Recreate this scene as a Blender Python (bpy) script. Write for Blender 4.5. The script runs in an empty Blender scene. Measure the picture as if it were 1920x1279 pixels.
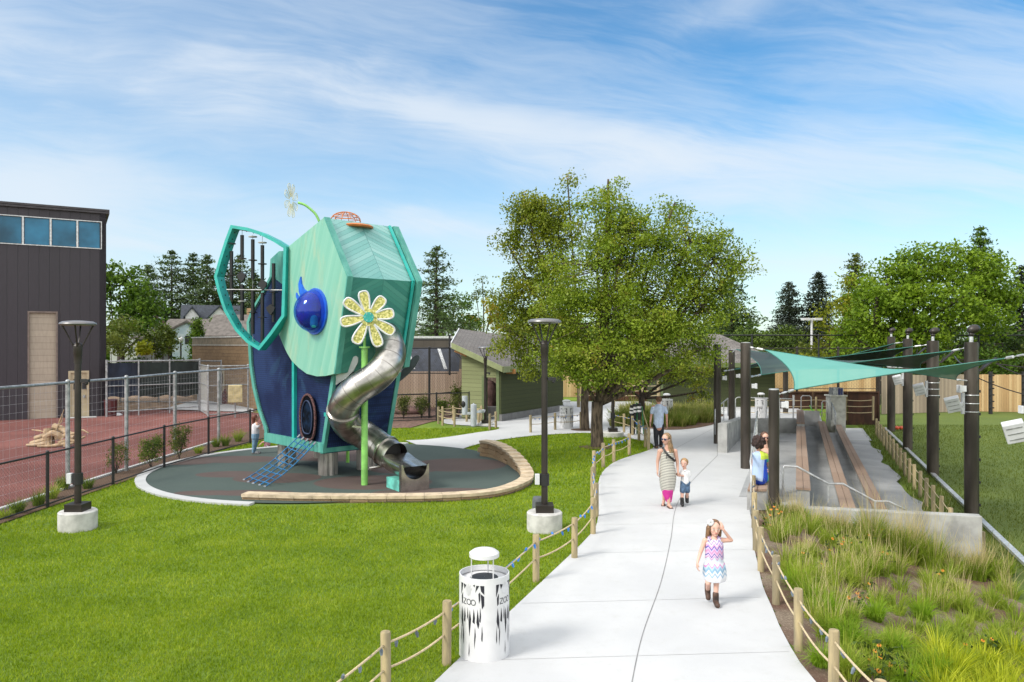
import bpy, bmesh, math, random
import numpy as np
from mathutils import Vector, Matrix, noise
SC = bpy.context.scene
COL = SC.collection
V = Vector
F, HZ, CAMZ = 1400.0, 645.0, 3.55

# ---------------------------------------------------------------- camera
cam = bpy.data.cameras.new('camera'); cam_o = bpy.data.objects.new('camera', cam); COL.objects.link(cam_o)
cam_o.location = (0, 0, CAMZ); cam_o.rotation_euler = (math.pi / 2, 0, 0)
cam.sensor_width = 36; cam.lens = 36 * F / 1920; cam.shift_y = 5.5 / 1920
cam.clip_start = 0.1; cam.clip_end = 3000
SC.camera = cam_o
SC.render.resolution_x, SC.render.resolution_y = 1024, 682
SC.view_settings.view_transform = 'Standard'; SC.view_settings.look = 'None'
SC.view_settings.exposure = 1.4; SC.view_settings.gamma = 1
SC.view_settings.use_curve_mapping = False
SC.render.engine = 'CYCLES'
SC.cycles.use_denoising = True
SC.cycles.max_bounces = 6; SC.cycles.transparent_max_bounces = 12
SC.cycles.diffuse_bounces = 3; SC.cycles.glossy_bounces = 3
SUN_AZ, SUN_EL = math.radians(236), math.radians(42)      # azimuth clockwise from +Y
sun_dir = V((math.sin(SUN_AZ) * math.cos(SUN_EL), math.cos(SUN_AZ) * math.cos(SUN_EL), math.sin(SUN_EL)))

# ---------------------------------------------------------------- node helper
class NT:
    def __init__(s, tree): s.t = tree; s.n = tree.nodes; s.l = tree.links
    def new(s, typ, **props):
        n = s.n.new(typ)
        for k, v in props.items(): setattr(n, k, v)
        return n
    def put(s, sock, val):
        if isinstance(val, bpy.types.NodeSocket): s.l.new(val, sock)
        elif val is not None:
            if isinstance(val, (tuple, list)) and len(val) == 3 and sock.type == 'RGBA': val = (*val, 1)
            sock.default_value = val
    def m(s, op, a, b=None, c=None, clamp=False):
        n = s.new('ShaderNodeMath', operation=op, use_clamp=clamp)
        s.put(n.inputs[0], a)
        if b is not None: s.put(n.inputs[1], b)
        if c is not None: s.put(n.inputs[2], c)
        return n.outputs[0]
    def mix(s, f, a, b, blend='MIX'):
        n = s.new('ShaderNodeMix', data_type='RGBA', blend_type=blend)
        s.put(n.inputs[0], f); s.put(n.inputs[6], a); s.put(n.inputs[7], b)
        return n.outputs[2]
    def noise(s, vec, scale, detail=3, rough=.55, dist=0):
        n = s.new('ShaderNodeTexNoise'); s.put(n.inputs['Vector'], vec)
        n.inputs['Scale'].default_value = scale; n.inputs['Detail'].default_value = detail
        n.inputs['Roughness'].default_value = rough; n.inputs['Distortion'].default_value = dist
        return n.outputs[0]
    def dot(s, vec, d):
        n = s.new('ShaderNodeVectorMath', operation='DOT_PRODUCT'); s.put(n.inputs[0], vec); n.inputs[1].default_value = d
        return n.outputs['Value']
    def vmul(s, vec, d):
        n = s.new('ShaderNodeVectorMath', operation='MULTIPLY'); s.put(n.inputs[0], vec); n.inputs[1].default_value = d
        return n.outputs[0]
    def step(s, x, a, b):
        n = s.new('ShaderNodeMapRange', interpolation_type='SMOOTHSTEP'); s.put(n.inputs[0], x)
        n.inputs[1].default_value = a; n.inputs[2].default_value = b
        return n.outputs[0]
    def bump(s, h, dist, strength=1.0):
        n = s.new('ShaderNodeBump'); n.inputs['Distance'].default_value = dist; n.inputs['Strength'].default_value = strength
        s.put(n.inputs['Height'], h); return n.outputs[0]

# ---------------------------------------------------------------- world
world = bpy.data.worlds.new('World'); SC.world = world; world.use_nodes = True
W = NT(world.node_tree); W.n.clear()
sky = W.new('ShaderNodeTexSky', sky_type='NISHITA'); sky.sun_disc = False
sky.sun_elevation = SUN_EL; sky.sun_rotation = SUN_AZ
sky.air_density = 1.0; sky.dust_density = 0.6; sky.ozone_density = 2.0; sky.altitude = 100
hsv = W.new('ShaderNodeHueSaturation'); hsv.inputs['Saturation'].default_value = 1.25; hsv.inputs['Value'].default_value = 1.38
W.put(hsv.inputs['Color'], sky.outputs[0])
tc = W.new('ShaderNodeTexCoord'); sep = W.new('ShaderNodeSeparateXYZ'); W.l.new(tc.outputs['Generated'], sep.inputs[0])
dz = W.m('MAXIMUM', sep.outputs[2], 0.0)
dy = W.m('MAXIMUM', W.m('ABSOLUTE', sep.outputs[1]), 0.05)
ta = W.m('DIVIDE', sep.outputs[0], dy); tb = W.m('DIVIDE', dz, dy)            # slopes of the view direction
comb = W.new('ShaderNodeCombineXYZ'); W.put(comb.inputs[0], ta); W.put(comb.inputs[1], W.m('MULTIPLY', tb, 2.6)); W.put(comb.inputs[2], 0.0)
rot = W.new('ShaderNodeVectorRotate', rotation_type='Z_AXIS'); rot.inputs['Angle'].default_value = math.radians(22)
W.l.new(comb.outputs[0], rot.inputs['Vector'])
warp = W.new('ShaderNodeTexNoise'); warp.inputs['Scale'].default_value = 1.6; warp.inputs['Detail'].default_value = 3
W.l.new(rot.outputs[0], warp.inputs['Vector'])
vm = W.new('ShaderNodeVectorMath', operation='MULTIPLY_ADD'); W.l.new(warp.outputs['Color'], vm.inputs[0]); vm.inputs[1].default_value = (.45, .45, .45)
W.l.new(rot.outputs[0], vm.inputs[2])
st = W.vmul(vm.outputs[0], (1.0, 3.2, 1.0))
n1 = W.noise(st, 1.7, 7, .62)
n2 = W.noise(st, 6.5, 6, .6)
streak = W.m('ADD', W.m('MULTIPLY', n1, .75), W.m('MULTIPLY', n2, .25))
wob = W.m('MULTIPLY', W.m('SUBTRACT', W.noise(comb.outputs[0], 2.2, 4), .5), .16)
tbw = W.m('ADD', tb, wob)
def band(a0, b0, a1, b1, w, amp, fade=.25):
    """a cirrus band lying along a line of view slopes"""
    k = (b1 - b0) / (a1 - a0)
    line = W.m('ADD', W.m('MULTIPLY', W.m('SUBTRACT', ta, a0), k), b0)
    d = W.m('DIVIDE', W.m('SUBTRACT', tbw, line), w)
    g = W.m('POWER', 2.718, W.m('MULTIPLY', W.m('MULTIPLY', d, d), -1.0))
    e = W.m('MULTIPLY', W.step(ta, a0 - fade, a0 + fade * .4), W.m('SUBTRACT', 1.0, W.step(ta, a1 - fade * .4, a1 + fade)))
    return W.m('MULTIPLY', W.m('MULTIPLY', g, e), amp)
cl = W.m('ADD', W.m('MULTIPLY', W.step(streak, .38, .74), .40), W.m('MULTIPLY', W.m('SUBTRACT', 1.0, W.step(ta, -.75, .35)), .26))
for args in ((-.95, .455, -.36, .33, .055, .85), (-.36, .37, .18, .25, .035, .75), (-.1, .30, .25, .245, .05, .4), (-.8, .20, -.6, .19, .09, .85, .2),
             (.10, .235, .72, .225, .05, .62), (.5, .385, .95, .36, .06, .4), (-.45, .195, -.1, .15, .02, .4), (-.5, .155, .2, .15, .015, .45),
             (.22, .41, .32, .45, .03, .3, .1), (.0, .10, .9, .11, .03, .45)):
    cl = W.m('ADD', cl, W.m('MULTIPLY', band(*args), W.m('ADD', .35, W.m('MULTIPLY', W.step(streak, .34, .6), .75))))
haze_f = W.m('SUBTRACT', 1.0, W.step(tb, .0, .34))
cl = W.m('ADD', cl, W.m('MULTIPLY', haze_f, .55))
cl = W.m('SUBTRACT', 1.0, W.m('POWER', 2.718, W.m('MULTIPLY', cl, -1.15)), clamp=True)
skyc = W.mix(cl, W.mix(1.0, hsv.outputs[0], (.84, 1.06, 1.03), 'MULTIPLY'), (6.2, 6.75, 7.35))
# unseen bright fill added to the sky overhead and behind, to lift shade
sky_fill = W.m('MAXIMUM', W.m('SUBTRACT', 1.0, W.step(sep.outputs[1], -.25, .2)), W.step(sep.outputs[2], .5, .8))
skyc = W.mix(W.m('MULTIPLY', sky_fill, .8), skyc, (16.0, 15.8, 15.2))
bg = W.new('ShaderNodeBackground'); W.put(bg.inputs[0], skyc); bg.inputs[1].default_value = 0.05
out = W.new('ShaderNodeOutputWorld'); W.l.new(bg.outputs[0], out.inputs[0])

sun = bpy.data.lights.new('sun', 'SUN'); sun.energy = 1.3; sun.angle = math.radians(16); sun.color = (1.0, .955, .88)
sun_o = bpy.data.objects.new('sun', sun); COL.objects.link(sun_o)
sun_o.rotation_euler = sun_dir.to_track_quat('Z', 'Y').to_euler()

# ---------------------------------------------------------------- placing helpers
def gp(px, py, z=0.0):
    Y = F * (CAMZ - z) / (py - HZ); return V(((px - 960) * Y / F, Y, z))
def at(px, py, Y): return V(((px - 960) * Y / F, Y, CAMZ - (py - HZ) * Y / F))

# ---------------------------------------------------------------- mesh builder
OFF = {}
class MB:
    def __init__(s): s.v = []; s.f = []; s.mi = []; s.cur = 0
    def add(s, vs, fs):
        o = len(s.v); s.v += [V(a) for a in vs]; s.f += [tuple(i + o for i in f) for f in fs]; s.mi += [s.cur] * len(fs); return s
    def box(s, c, size, rz=0.0, M=None):
        hx, hy, hz = size[0] / 2, size[1] / 2, size[2] / 2
        vs = [V((x, y, z)) for x in (-hx, hx) for y in (-hy, hy) for z in (-hz, hz)]
        R = M if M else Matrix.Rotation(rz, 3, 'Z')
        return s.add([R @ v + V(c) for v in vs], [(0, 1, 3, 2), (4, 6, 7, 5), (0, 4, 5, 1), (2, 3, 7, 6), (0, 2, 6, 4), (1, 5, 7, 3)])
    def bb(s, x0, x1, y0, y1, z0, z1): return s.box(((x0 + x1) / 2, (y0 + y1) / 2, (z0 + z1) / 2), (x1 - x0, y1 - y0, z1 - z0))
    def beam(s, a, b, w, h, up=(0, 0, 1)):
        a, b = V(a), V(b); d = b - a; L = d.length
        if L < 1e-6: return s
        d.normalize(); up = V(up)
        if abs(d.dot(up)) > .98: up = V((0, 1, 0)) if abs(d.y) < .9 else V((1, 0, 0))
        x = d.cross(up).normalized(); z = x.cross(d).normalized()
        M = Matrix((x, d, z)).transposed()
        return s.box((a + b) / 2, (w, L, h), M=M)
    def tube(s, pts, r, n=8, cap=True, closed=False, sq=None):
        pts = [V(p) for p in pts]; k = len(pts)
        if not isinstance(r, (list, tuple)): r = [r] * k
        rings = []; prev = None
        for i, p in enumerate(pts):
            if closed: t = pts[(i + 1) % k] - pts[i - 1]
            else: t = pts[min(i + 1, k - 1)] - pts[max(i - 1, 0)]
            if t.length < 1e-9: t = V((0, 0, 1))
            t.normalize()
            if prev is None:
                a = V((0, 0, 1)) if abs(t.z) < .9 else V((0, 1, 0))
                x = t.cross(a).normalized()
            else:
                x = (prev - t * prev.dot(t))
                x = x.normalized() if x.length > 1e-6 else t.orthogonal().normalized()
            prev = x; y = t.cross(x)
            rings.append([p + (x * math.cos(2 * math.pi * j / n) + y * math.sin(2 * math.pi * j / n)) * r[i] for j in range(n)])
        vs = [v for ring in rings for v in ring]; fs = []
        for i in range(k if closed else k - 1):
            for j in range(n):
                a = i * n + j; b = i * n + (j + 1) % n; c = ((i + 1) % k) * n + (j + 1) % n; d = ((i + 1) % k) * n + j
                fs.append((a, b, c, d))
        if cap and not closed: fs += [tuple(range(n))[::-1], tuple(range((k - 1) * n, k * n))]
        return s.add(vs, fs)
    def cyl(s, a, b, r0, r1=None, n=16, cap=True): return s.tube([a, b], [r0, r0 if r1 is None else r1], n, cap)
    def prism(s, poly, vec):
        k = len(poly); vec = V(vec); p = [V(a) for a in poly]
        return s.add(p + [a + vec for a in p], [tuple(range(k))[::-1], tuple(range(k, 2 * k))] + [(i, (i + 1) % k, k + (i + 1) % k, k + i) for i in range(k)])
    def lathe(s, prof, c=(0, 0, 0), n=24, cap=False):
        c = V(c); vs = []; fs = []
        for (r, z) in prof:
            vs += [c + V((r * math.cos(2 * math.pi * j / n), r * math.sin(2 * math.pi * j / n), z)) for j in range(n)]
        for i in range(len(prof) - 1):
            for j in range(n):
                fs.append((i * n + j, i * n + (j + 1) % n, (i + 1) * n + (j + 1) % n, (i + 1) * n + j))
        if cap: fs += [tuple(range(n))[::-1], tuple(range((len(prof) - 1) * n, len(prof) * n))]
        return s.add(vs, fs)
    def ell(s, c, r, M=None, nu=14, nv=9):
        c = V(c); R = M or Matrix.Identity(3); vs = [c + R @ V((0, 0, -r[2]))]; fs = []
        for i in range(1, nv):
            t = math.pi * i / nv - math.pi / 2
            for j in range(nu):
                a = 2 * math.pi * j / nu
                vs.append(c + R @ V((r[0] * math.cos(t) * math.cos(a), r[1] * math.cos(t) * math.sin(a), r[2] * math.sin(t))))
        vs.append(c + R @ V((0, 0, r[2]))); L = len(vs) - 1
        for j in range(nu):
            fs.append((0, 1 + (j + 1) % nu, 1 + j)); b = 1 + (nv - 2) * nu
            fs.append((L, b + j, b + (j + 1) % nu))
        for i in range(nv - 2):
            for j in range(nu):
                a = 1 + i * nu + j; b = 1 + i * nu + (j + 1) % nu
                fs.append((a, b, b + nu, a + nu))
        return s.add(vs, fs)
    def loft(s, rings, cap=True):
        n = len(rings[0]); vs = [p for r in rings for p in r]; fs = []
        for i in range(len(rings) - 1):
            for j in range(n): fs.append((i * n + j, i * n + (j + 1) % n, (i + 1) * n + (j + 1) % n, (i + 1) * n + j))
        if cap: fs += [tuple(range(n))[::-1], tuple(range((len(rings) - 1) * n, len(rings) * n))]
        return s.add(vs, fs)
    def build(s, name, mat, parent=None, smooth=False, loc=None, bevel=0, recalc=True):
        off = V(loc) if loc is not None else (OFF.get(parent.name, V((0, 0, 0))) if parent else V((0, 0, 0)))
        me = bpy.data.meshes.new(name); me.from_pydata([v - off for v in s.v], [], s.f)
        mats = mat if isinstance(mat, (list, tuple)) else [mat]
        for m_ in mats: me.materials.append(m_)
        if len(mats) > 1: me.polygons.foreach_set('material_index', s.mi)
        if recalc or bevel:
            bm = bmesh.new(); bm.from_mesh(me)
            bmesh.ops.recalc_face_normals(bm, faces=bm.faces)
            if bevel: bmesh.ops.bevel(bm, geom=[e for e in bm.edges if len(e.link_faces) == 2 and e.calc_face_angle(0) > .6], offset=bevel, segments=2, affect='EDGES', profile=.6)
            bm.to_mesh(me); bm.free()
        if smooth: me.polygons.foreach_set('use_smooth', [True] * len(me.polygons))
        me.update()
        if smooth == 'auto': me.set_sharp_from_angle(angle=math.radians(38))
        o = bpy.data.objects.new(name, me); COL.objects.link(o)
        if parent: o.parent = parent; OFF[o.name] = off
        elif loc is not None: o.location = off; OFF[o.name] = off
        return o

def tag(o, label, cat, group=None, kind=None):
    if label: o['label'] = label
    if cat: o['category'] = cat
    if group: o['group'] = group
    if kind: o['kind'] = kind
    return o
def struct(o): o['kind'] = 'structure'; return o
def thing(name, label, cat, loc=(0, 0, 0), rz=0.0, group=None):
    o = bpy.data.objects.new(name, None); COL.objects.link(o); o.location = loc; o.rotation_euler = (0, 0, rz)
    o.empty_display_size = .2
    OFF[o.name] = V(loc); return tag(o, label, cat, group)
def dup(root, loc, rz=0.0, label=None, scale=None):
    r = root.copy(); COL.objects.link(r); r.location = loc; r.rotation_euler = (0, 0, rz)
    if scale: r.scale = (scale,) * 3 if not isinstance(scale, tuple) else scale
    if label: r['label'] = label
    for ch in list(root.children):
        c = ch.copy(); COL.objects.link(c); c.parent = r
        for g in list(ch.children):
            d = g.copy(); COL.objects.link(d); d.parent = c
    return r

# ---------------------------------------------------------------- materials
def newmat(name):
    m = bpy.data.materials.new(name); m.use_nodes = True; n = NT(m.node_tree)
    b = n.n['Principled BSDF']; return m, n, b
def mat(name, col, rough=.6, metal=0.0, var=.12, vs=4.0, bump=0.0, bs=40.0, stretch=(1, 1, 1), col2=None, spec=.5, coat=0.0, world=False):
    m, n, b = newmat(name)
    if world: vec = n.new('ShaderNodeNewGeometry').outputs['Position']
    else: vec = n.new('ShaderNodeTexCoord').outputs['Object']
    sv = n.vmul(vec, stretch)
    nz = n.noise(sv, vs, 4)
    c2 = col2 or tuple(max(0, c * (1 - 2.2 * var)) for c in col)
    c1 = col if col2 else tuple(min(1, c * (1 + var)) for c in col)
    n.put(b.inputs['Base Color'], n.mix(n.step(nz, .3, .7), c2, c1))
    b.inputs['Roughness'].default_value = rough; b.inputs['Metallic'].default_value = metal
    b.inputs['Specular IOR Level'].default_value = spec; b.inputs['Coat Weight'].default_value = coat
    if bump: n.put(b.inputs['Normal'], n.bump(n.noise(sv, bs, 4, .65), bump))
    return m
def planks(name, col, d, w, var=.25, groove=.06, col2=None, rough=.6, along=None, gcol=.35, bump=.004, off=0.0):
    """boards running across direction d (object space), width w, each board its own tone"""
    m, n, b = newmat(name); vec = n.new('ShaderNodeTexCoord').outputs['Object']
    t = n.m('ADD', n.m('DIVIDE', n.dot(vec, d), w), off + 100.0)
    idx = n.m('FLOOR', t); fr = n.m('FRACT', t)
    wn = n.new('ShaderNodeTexWhiteNoise', noise_dimensions='1D'); n.put(wn.inputs['W'], idx)
    g = n.m('MULTIPLY', n.step(fr, 0.0, groove), n.m('SUBTRACT', 1.0, n.step(fr, 1 - groove, 1.0)))
    st_ = tuple(1.0 if abs(c) > .3 else .12 for c in (along or (1, 1, 1)))
    gr = n.noise(n.vmul(vec, (1, 1, .15) if not along else along), 14, 5, .65)
    base = n.mix(wn.outputs['Value'], tuple(c * (1 - var) for c in col), col2 or tuple(min(1, c * (1 + var)) for c in col))
    base = n.mix(n.m('MULTIPLY', n.step(gr, .35, .75), .35), base, tuple(c * .55 for c in col))
    n.put(b.inputs['Base Color'], n.mix(n.m('MULTIPLY', n.m('SUBTRACT', 1.0, g), 1 - gcol), base, tuple(c * .25 for c in col)))
    b.inputs['Roughness'].default_value = rough
    n.put(b.inputs['Normal'], n.bump(g, bump)); return m
def leafmat(name, cols, trans=.35, rough=.55):
    """colours blended over leaves by a per-leaf random value and a slow noise"""
    m, n, b = newmat(name)
    at_ = n.new('ShaderNodeAttribute', attribute_name='rnd'); r = at_.outputs['Fac']
    ns = n.noise(n.new('ShaderNodeNewGeometry').outputs['Position'], 1.3, 3)
    f = n.m('ADD', n.m('MULTIPLY', r, .65), n.m('MULTIPLY', n.m('SUBTRACT', ns, .32), 1.0), clamp=True)
    cr = n.new('ShaderNodeValToRGB'); n.put(cr.inputs[0], f); els = cr.color_ramp.elements
    while len(els) < len(cols): els.new(.5)
    for i, c in enumerate(cols): els[i].position = i / (len(cols) - 1); els[i].color = (*c, 1)
    n.put(b.inputs['Base Color'], cr.outputs[0]); b.inputs['Roughness'].default_value = rough; b.inputs['Specular IOR Level'].default_value = .18
    tr = n.new('ShaderNodeBsdfTranslucent'); n.put(tr.inputs[0], n.mix(1.0, cr.outputs[0], (1.25, 1.35, .55), 'MULTIPLY'))
    mx = n.new('ShaderNodeMixShader'); mx.inputs[0].default_value = trans
    n.l.new(b.outputs[0], mx.inputs[1]); n.l.new(tr.outputs[0], mx.inputs[2]); n.l.new(mx.outputs[0], n.n['Material Output'].inputs[0])
    return m
M_ = {}
M_['concrete'] = mat('pale_concrete', (.45, .455, .46), .85, var=.05, vs=.9, bump=.004, bs=60, world=True)
M_['conc_wall'] = mat('cast_concrete', (.36, .36, .35), .85, var=.16, vs=2.2, bump=.004, bs=25, world=True)
M_['conc_base'] = mat('lamp_base_concrete', (.50, .49, .47), .85, var=.1, vs=6, bump=.004, bs=50)
M_['bronze'] = mat('bronze_metal', (.035, .028, .024), .42, .35, var=.15, vs=3)
M_['post'] = mat('brown_steel', (.075, .062, .052), .38, .45, var=.25, vs=2.5, stretch=(1, 1, .25))
M_['black'] = mat('black_paint', (.012, .012, .013), .5, 0, var=.1)
M_['galv'] = mat('galvanised_steel', (.36, .37, .38), .45, .55, var=.18, vs=9)
M_['galv_l'] = mat('light_galvanised_steel', (.55, .56, .57), .4, .5, var=.12, vs=9)
M_['steel'] = mat('brushed_steel', (.52, .50, .47), .27, 1.0, var=.12, vs=5, bump=.001, bs=12)
M_['white'] = mat('white_paint', (.60, .60, .61), .4, 0, var=.03)
M_['white_p'] = mat('white_plastic', (.55, .56, .58), .45, 0, var=.05)
M_['teal'] = mat('teal_paint', (.012, .36, .32), .42, 0, var=.08, vs=3, coat=.2)
M_['teal_w'] = mat('weathered_teal_wood', (.10, .34, .28), .5, 0, var=.15, vs=5, bump=.003, bs=30, stretch=(1, 1, .3), col2=(.045, .24, .20))
M_['postwood'] = mat('pale_post_wood', (.40, .32, .18), .85, 0, var=.18, vs=9, stretch=(1, 1, .18), bump=.006, bs=22, col2=(.20, .17, .11), spec=.2, world=True)
M_['rope'] = mat('tan_rope', (.52, .42, .26), .9, 0, var=.15, vs=60)
M_['bulb'] = mat('blue_bulb', (.03, .19, .60), .3, 0, var=.2)
M_['bulb_g'] = mat('grey_bulb', (.13, .16, .20), .4, 0, var=.2)
M_['bark'] = mat('tree_bark', (.105, .078, .052), .95, 0, var=.35, vs=14, stretch=(1, 1, .22), bump=.03, bs=18)
M_['bark_d'] = mat('dark_tree_bark', (.05, .036, .026), .95, 0, var=.3, vs=12, stretch=(1, 1, .25), bump=.02, bs=18)
M_['mulch'] = mat('bark_mulch', (.16, .095, .06), 1, 0, var=.4, vs=45, bump=.03, bs=55, world=True, col2=(.07, .04, .025))
M_['skin'] = mat('light_skin', (.62, .37, .27), .55, 0, var=.03)

# ---------------------------------------------------------------- terrain
PR = [(8.0, 3.55), (7.4, 2.98), (8.5, 3.17), (9.35, 3.12), (10.9, 3.38), (13.2, 4.22), (15.7, 5.02), (16.1, 5.15), (19, 5.9)]
def path_right(y):
    pts = [(4.0, 3.6), (7.84, 3.19), (9.12, 3.32), (10.92, 3.67), (13.25, 4.28), (15.78, 5.05), (17, 5.3)]
    for (y0, x0), (y1, x1) in zip(pts, pts[1:]):
        if y <= y1: return x0 + (x1 - x0) * max(0, (y - y0)) / (y1 - y0)
    return pts[-1][1]
P0, P1 = V((5.12, 16.2)), V((9.45, 15.0))            # front line of the retaining wall
def wall_y(x): return P0.y + (x - P0.x) * (P1.y - P0.y) / (P1.x - P0.x)
def lerp_tab(tab, s):
    if s <= tab[0][0]: return tab[0][1]
    for (a, za), (b, zb) in zip(tab, tab[1:]):
        if s <= b: return za + (zb - za) * (s - a) / (b - a)
    return tab[-1][1]
TERR = [(.27, 0), (.31, -.42), (1.24, -.42), (1.28, -.85), (3.4, -.88), (4.4, -1.0)]
def terr(s): return lerp_tab(TERR, s)
def sstep(x, a, b): t = min(1, max(0, (x - a) / (b - a))); return t * t * (3 - 2 * t)
def H(x, y):
    s = x - .382 * y
    if y > 46: 
        return -1.0 * (1 - sstep(y, 55, 62)) * sstep(x, 14, 16)
    if x > P0.x - .3 and y > wall_y(x) + .3:
        z = lerp_tab([(-.3, -.03), (.12, -.62), (.9, -1.05), (2.9, -1.05), (3.35, -.9), (4.4, -1.0)], s)
        if y > 38: z *= 1 - sstep(y, 38, 40) * (1 if s < 2.4 else 0)
        return z
    d = x - path_right(y) if y < 17.5 else -1
    if x > 0 and d > 0: return -.98 * sstep(d, 0.0, 4.6)
    return 0.0
# ================================================================ SETTING
# one ground sheet: fine near, coarse far
def sheet(name, xs, ys, zf, m, off=0.0, keep=None):
    b = MB(); nx, ny = len(xs), len(ys)
    b.v = [V((x, y, zf(x, y) + off)) for y in ys for x in xs]
    for j in range(ny - 1):
        for i in range(nx - 1):
            if keep is None or keep((xs[i] + xs[i + 1]) / 2, (ys[j] + ys[j + 1]) / 2): b.f.append((j * nx + i, j * nx + i + 1, (j + 1) * nx + i + 1, (j + 1) * nx + i))
    b.mi = [0] * len(b.f)
    return b.build(name, m, smooth=True, recalc=False)
def rng(a, b, st): return list(np.arange(a, b + 1e-6, st))
m, n, b = newmat('lawn_soil'); pos = n.new('ShaderNodeNewGeometry').outputs['Position']
nz = n.noise(pos, .55, 4); nf = n.noise(pos, 22, 5, .7)
nz = n.m('ADD', n.m('MULTIPLY', nz, .6), n.m('MULTIPLY', n.noise(pos, .13, 2), .4)); c = n.mix(n.step(nz, .38, .62), (.11, .18, .008), (.17, .25, .012))
c = n.mix(n.m('MULTIPLY', n.step(nf, .38, .68), .75), c, (.075, .145, .008))
c = n.mix(n.m('MULTIPLY', n.step(n.noise(pos, 1.7, 5), .56, .75), .4), c, (.22, .24, .04))
lft = n.step(n.dot(pos, (1, -.382, 0)), 3.2, 4.4); c = n.mix(n.m('MULTIPLY', lft, .75), c, n.mix(nz, (.055, .085, .012), (.10, .125, .02)))  # duller right-hand lawn, its shade mixed into the grass colour
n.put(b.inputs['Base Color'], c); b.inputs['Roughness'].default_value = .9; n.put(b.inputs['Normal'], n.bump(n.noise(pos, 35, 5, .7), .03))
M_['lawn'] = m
xs = [-600, -250, -120, -70, -45, -30, -20] + rng(-13, 24, .25) + [28, 34, 45, 70, 120, 250, 600]
ys = [-200, -60, -10, 2] + rng(5, 46, .25) + [48, 50, 53, 56, 60, 66, 75, 95, 130, 200, 400, 1500]
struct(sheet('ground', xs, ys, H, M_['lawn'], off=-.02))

def flat(name, pts, m, z=0.0, parent=None):
    """a flat sheet from an outline"""
    bm = bmesh.new(); vs = [bm.verts.new((p[0], p[1], z)) for p in pts]
    f = bm.faces.new(vs); bmesh.ops.triangulate(bm, faces=[f]); bmesh.ops.recalc_face_normals(bm, faces=bm.faces)
    if bm.faces and sum(f.normal.z for f in bm.faces) < 0: bmesh.ops.reverse_faces(bm, faces=bm.faces)
    me = bpy.data.meshes.new(name); bm.to_mesh(me); bm.free(); me.materials.append(m)
    o = bpy.data.objects.new(name, me); COL.objects.link(o); return struct(o)
def catmull(pts, k=8, closed=False):
    pts = [V(p) for p in pts]; n_ = len(pts); out = []
    for i in range(n_ if closed else n_ - 1):
        g = (lambda j: pts[j % n_]) if closed else (lambda j: pts[min(max(j, 0), n_ - 1)])
        a, b_, c_, d = g(i - 1), g(i), g(i + 1), g(i + 2)
        for j in range(k):
            t = j / k
            out.append(.5 * ((2 * b_) + (c_ - a) * t + (2 * a - 5 * b_ + 4 * c_ - d) * t * t + (3 * b_ - a - 3 * c_ + d) * t ** 3))
    if not closed: out.append(pts[-1])
    return out
def gpp(lst): return [gp(x, y).to_2d() for x, y in lst]

# main concrete path material: faint joints and broom texture
m, n, b = newmat('path_concrete'); pos = n.new('ShaderNodeNewGeometry').outputs['Position']
c = n.mix(n.step(n.noise(pos, .7, 4), .3, .7), (.435, .44, .45), (.485, .49, .495))
c = n.mix(n.m('MULTIPLY', n.step(n.noise(pos, 5, 6, .65), .5, .75), .4), c, (.40, .40, .39)); c = n.mix(n.m('MULTIPLY', n.step(n.noise(pos, 1.1, 6, .7), .60, .70), .35), c, (.39, .385, .37)); c = n.mix(n.m('MULTIPLY', n.step(n.noise(pos, 70, 2), .68, .74), .35), c, (.25, .24, .22))
n.put(b.inputs['Base Color'], c); b.inputs['Roughness'].default_value = .85
n.put(b.inputs['Normal'], n.bump(n.noise(n.vmul(pos, (1, 12, 1)), 20, 3), .003)); M_['path'] = m
left_edge = catmull(gpp([(620, 1500), (720, 1370), (815, 1279), (893, 1205), (958, 1145), (1040, 1068), (1095, 1015), (1118, 985), (1122, 950), (1121, 915), (1128, 888), (1150, 868), (1180, 856), (1212, 846), (1226, 838), (1216, 829), (1190, 824)]), 6)
far_left = catmull(gpp([(1190, 824), (1160, 817), (1100, 812), (1050, 814), (1000, 817), (930, 826), (885, 836), (858, 846), (850, 853), (856, 862)]), 5)
far2 = catmull(gpp([(760, 826), (800, 824), (850, 818), (895, 811), (930, 806), (934, 801), (900, 799), (862, 797), (834, 794), (828, 786)]), 4)
back = [V((-3.2, 40)), V((-.2, 40)), V((3.2, 46)), V((9.0, 46)), V((16.5, 46)), V((15.3, 38.5)), V((14.2, 36.5)), V((6.6, 16.6)), V((6.3, 15.95)), V((5.3, 16.15))]
right_edge = catmull([V((path_right(y), y)) for y in (16.1, 15, 14, 13.25, 12, 10.92, 10, 9.12, 7.84, 6, 4.5)], 3)
outline = left_edge + far_left[1:] + far2 + back + right_edge
flat('path', outline, M_['path'], .006)
# expansion joints in the path
jm = mat('joint_dark', (.20, .20, .20), .9, var=.1)
jb = MB()
def joint(pts, w=.012, z=.0105):
    pts = [V((p[0], p[1], z)) for p in pts]
    for a, c_ in zip(pts, pts[1:]):
        d = (c_ - a); nrm = V((-d.y, d.x, 0)).normalized() * w / 2
        jb.add([a - nrm, a + nrm, c_ + nrm, c_ - nrm], [(0, 1, 2, 3)])
joint(catmull(gpp([(1183, 1290), (1205, 1190), (1240, 1090), (1258, 1010), (1264, 965), (1275, 935), (1300, 900), (1345, 855)]), 6), .010)
joint(catmull(gpp([(1345, 855), (1345, 830)]), 2)); joint(gpp([(1250, 850), (1345, 800)])[:2])
struct(jb.build('path_joint', jm, recalc=False))
jb = MB()
for k in (1240, 1130, 1040, 985, 950, 915, 888, 868):
    j = min(left_edge, key=lambda p: abs(gp(0, k).y - p.y)); joint([(j.x + .05, j.y), (path_right(j.y) - .05, j.y + .25)], .008, .0095)
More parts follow.
